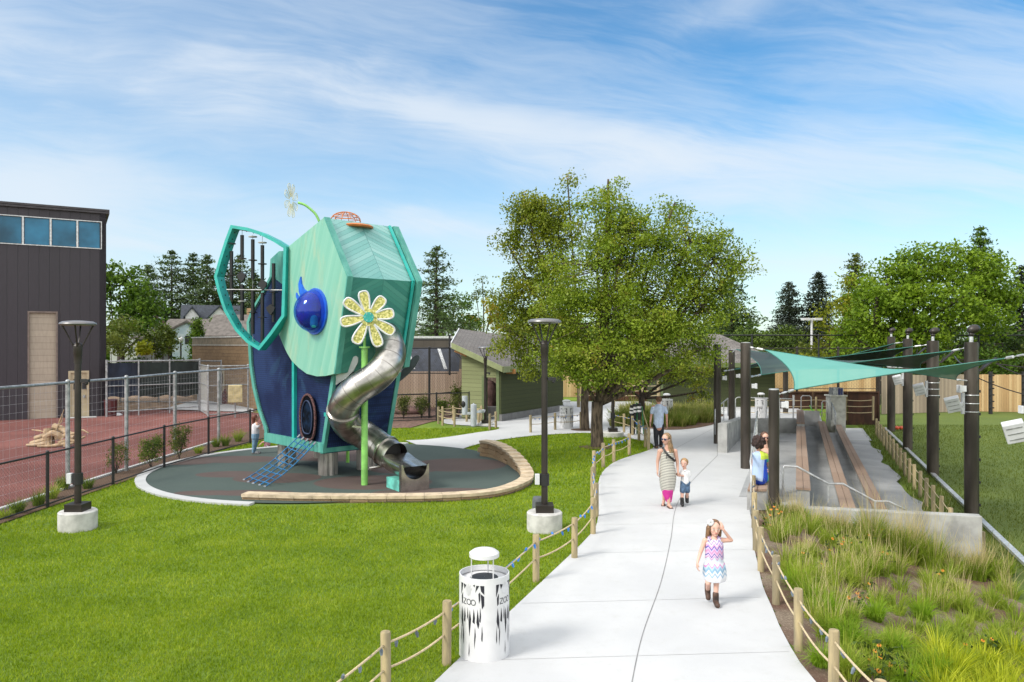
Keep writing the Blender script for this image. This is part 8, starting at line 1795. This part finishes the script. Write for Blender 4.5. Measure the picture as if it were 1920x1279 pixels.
hand(B, tx_(1433, 880, -.22), (.5, -1, -.2), (1, 0, 0), 1.0, .5, palm_n=(0, 0, -1)); hand(B, tx_(1443, 880, -.22), (-.5, -1, -.2), (-1, 0, 0), 1.0, .5, palm_n=(0, 0, -1))
for x0, x1 in ((1433, 1440), (1441, 1449)): q = tx_(x1, 888, -.38); B += [('c', tx_(x0, 888), q, .09, .06), ('c', q, V((q.x, q.y - .02, .10)), .055, .036), ('c', V((q.x, q.y, .05)), V((q.x, q.y - .14, .04)), .038, .03)]
blobmesh('body', B, .010, skin, s2_, 3); face_bits(*fp, s2_, eye=False)
mb = MB()
for sg in (-1, 1): mb.ell(hc + s_ * (sg * .040) + up * .002 + f * .095, (.034, .010, .026), M=M, nu=12, nv=8)
mb.tube([hc + s_ * -.09 + f * .06 + up * .01, hc + s_ * -.07 + f * .09 + up * .012, hc + f * .104 + up * .012, hc + s_ * .07 + f * .09 + up * .012, hc + s_ * .09 + f * .06 + up * .01], .005, 5); mb.build('sunglasses', mat('dark_red_glasses', (.05, .01, .015), .1, coat=1), s2_, smooth=True)
bl_ = mat('royal_blue_top', (.012, .05, .34), .8); blobmesh('blue_top', [('c', tx_(1437, 855), tx_(1437, 868), .138, .138), ('c', tx_(1437, 868), tx_(1437, 886), .138, .17), ('c', tx_(1433, 849, 0), tx_(1428, 850), .07, .06), ('c', tx_(1441, 849), tx_(1447, 850), .07, .06), ('c', tx_(1434, 888), tx_(1440, 888, -.3), .11, .08), ('c', tx_(1442, 888), tx_(1448, 888, -.3), .11, .08)], .011, bl_, s2_, 3)
blobmesh('long_hair', [('e', hc + UZ * .03 + V((0, .03, 0)), (.100, .102, .102)), ('c', hc + V((-.075, .03, 0)), hc + V((-.085, .03, -.24)), .035, .025), ('c', hc + V((.075, .03, 0)), hc + V((.10, .02, -.30)), .040, .03), ('c', hc + V((0, .08, 0)), hc + V((0, .09, -.25)), .08, .07)], .009, mat('brown_long_hair', (.11, .05, .028), .6, var=.3, vs=20, stretch=(3, 3, .35)), s2_, 2, cut=lambda p: (p.y < hc.y - .04 and p.z < hc.z + .05 and abs(p.x - hc.x) < .08))

# --- girl in white tee and jeans beside the tower
Gj = gp(478, 852); YJ = Gj.y
def jx_(px, py, dy=0.0): return at(px, py, YJ + dy)
gj = person('girl with long auburn hair in white tee and light jeans beside the play tower', Gj)
hc = jx_(479.5, 783); B = []; f, up, s_, M = head(B, hc, .105, (.9, .42, 0))
B += [('c', hc - UZ * .06, jx_(479, 792), .042, .045), ('c', jx_(479.5, 798), jx_(479, 808), .10, .10), ('c', jx_(479, 793), jx_(482, 795, -.08), .05, .045), ('c', jx_(482, 795, -.10), jx_(486, 803, -.10), .042, .034), ('c', jx_(486, 803, -.10), jx_(488, 795, .1), .032, .024), ('c', jx_(480, 795, .12), jx_(486, 802, .14), .042, .034), ('c', jx_(486, 802, .14), jx_(489, 798, .25), .032, .024)]
hand(B, jx_(488, 795, .1), (.4, .4, .9), (0, -1, .2), .95, .4); hand(B, jx_(489, 798, .25), (.6, .3, .6), (0, -1, .2), .95, .4); blobmesh('body', B, .011, skin, gj, 3)
blobmesh('tee', [('c', jx_(479.5, 799), jx_(479, 812), .125, .120), ('c', jx_(480, 796, -.06), jx_(484, 800, -.10), .062, .055), ('c', jx_(480, 796, .1), jx_(484, 799, .13), .062, .055)], .012, mat('white_tee', (.62, .62, .66), .85), gj, 3)
blobmesh('jeans', [('c', jx_(479, 815), jx_(478.5, 820), .125, .12), ('c', jx_(478.5, 821), jx_(476.5, 836, .0), .095, .066), ('c', jx_(476.5, 836), jx_(475, 848, .0), .062, .048), ('c', jx_(479.5, 821, .1), jx_(478.5, 835, .12), .09, .066), ('c', jx_(478.5, 835, .12), jx_(476.5, 846.5, .14), .062, .048)], .012, mat('light_denim', (.16, .28, .40), .85, var=.15, vs=10), gj, 2)
for x, dy in ((475.5, 0), (478, .14)): q = jx_(x, 850, dy); blobmesh('shoe', [('c', V((q.x - .02, q.y, .045)), V((q.x + .14, q.y + .05, .04)), .045, .038)], .009, mat('sneaker', (.35, .35, .36), .6, var=.4, vs=12), gj, 2)
blobmesh('long_hair', [('e', hc + UZ * .02 - f * .03, (.098, .098, .1)), ('c', hc - f * .07, jx_(476.5, 797, -.02), .065, .05)], .010, mat('auburn_hair', (.15, .042, .025), .6, var=.3, vs=20, stretch=(3, 3, .4)), gj, 2, cut=lambda p: ((p - hc).dot(f) > .035 and p.z < hc.z + .05))
# --- toddler lying on a low swing seat behind the tower corner, mostly hidden
Tc = gp(497, 838); YT2 = Tc.y
def cx_(px, py, dy=0.0): return at(px, py, YT2 + dy)
td = person('small child in a pink top leaning out low behind the tower corner', Tc)
hc = cx_(507, 820, .1); B = []; head(B, hc, .09, (-.8, -.5, 0)); B += [('c', hc, cx_(502, 828), .04, .05), ('c', cx_(502, 828), cx_(500, 835), .085, .09), ('c', cx_(499, 828, -.05), cx_(492, 829, -.1), .034, .026), ('c', cx_(492, 829, -.1), cx_(486, 835, -.12), .026, .02), ('c', cx_(500, 836), cx_(503, 844), .06, .045), ('c', cx_(503, 844), cx_(505, 851), .04, .03)]
hand(B, cx_(486, 835, -.12), (-.5, -.1, -.8), (0, -1, 0), .7, .4); blobmesh('body', B, .010, skin_c, td, 2)
blobmesh('pink_top', [('c', cx_(502, 828), cx_(500.5, 836), .105, .11), ('c', cx_(500, 828, -.03), cx_(496, 829, -.07), .05, .044)], .011, mat('dusty_pink', (.36, .18, .20), .8, var=.3, vs=20), td, 2)
mb = MB(); mb.tube([cx_(500, 835, -.1), cx_(515, 855, -.1)], .022, 6); tag(mb.build('prop_bar', M_['galv_l'], loc=cx_(515, 855, -.1)), 'pale slanted bar beside the low child behind the tower', 'bar')
# --- child inside the transparent dome eye
ec_ = ec - w_ * .20 - u_ * .26 - UZ * .12
kid = person('child in a teal top behind the clear right half of the big blue eye dome', ec_ - UZ * .2)
B = []; head(B, ec_ + UZ * .10, .085, tuple(-w_)); B += [('c', ec_ + UZ * .05, ec_ - UZ * .03, .035, .04), ('c', ec_ - UZ * .06, ec_ - UZ * .2, .075, .08)]
blobmesh('body', B, .010, skin_r, kid, 2); blobmesh('teal_top', [('c', ec_ - UZ * .06, ec_ - UZ * .22, .095, .10)], .011, mat('teal_tee', (.02, .28, .36), .8), kid, 2)
blobmesh('hair', [('e', ec_ + UZ * .125 + w_ * .02, (.078, .078, .075))], .010, mat('dark_kid_hair', (.05, .025, .02), .7), kid, 2, cut=lambda p: (p - ec_).dot(-w_) > .05 and p.z < ec_.z + .15)
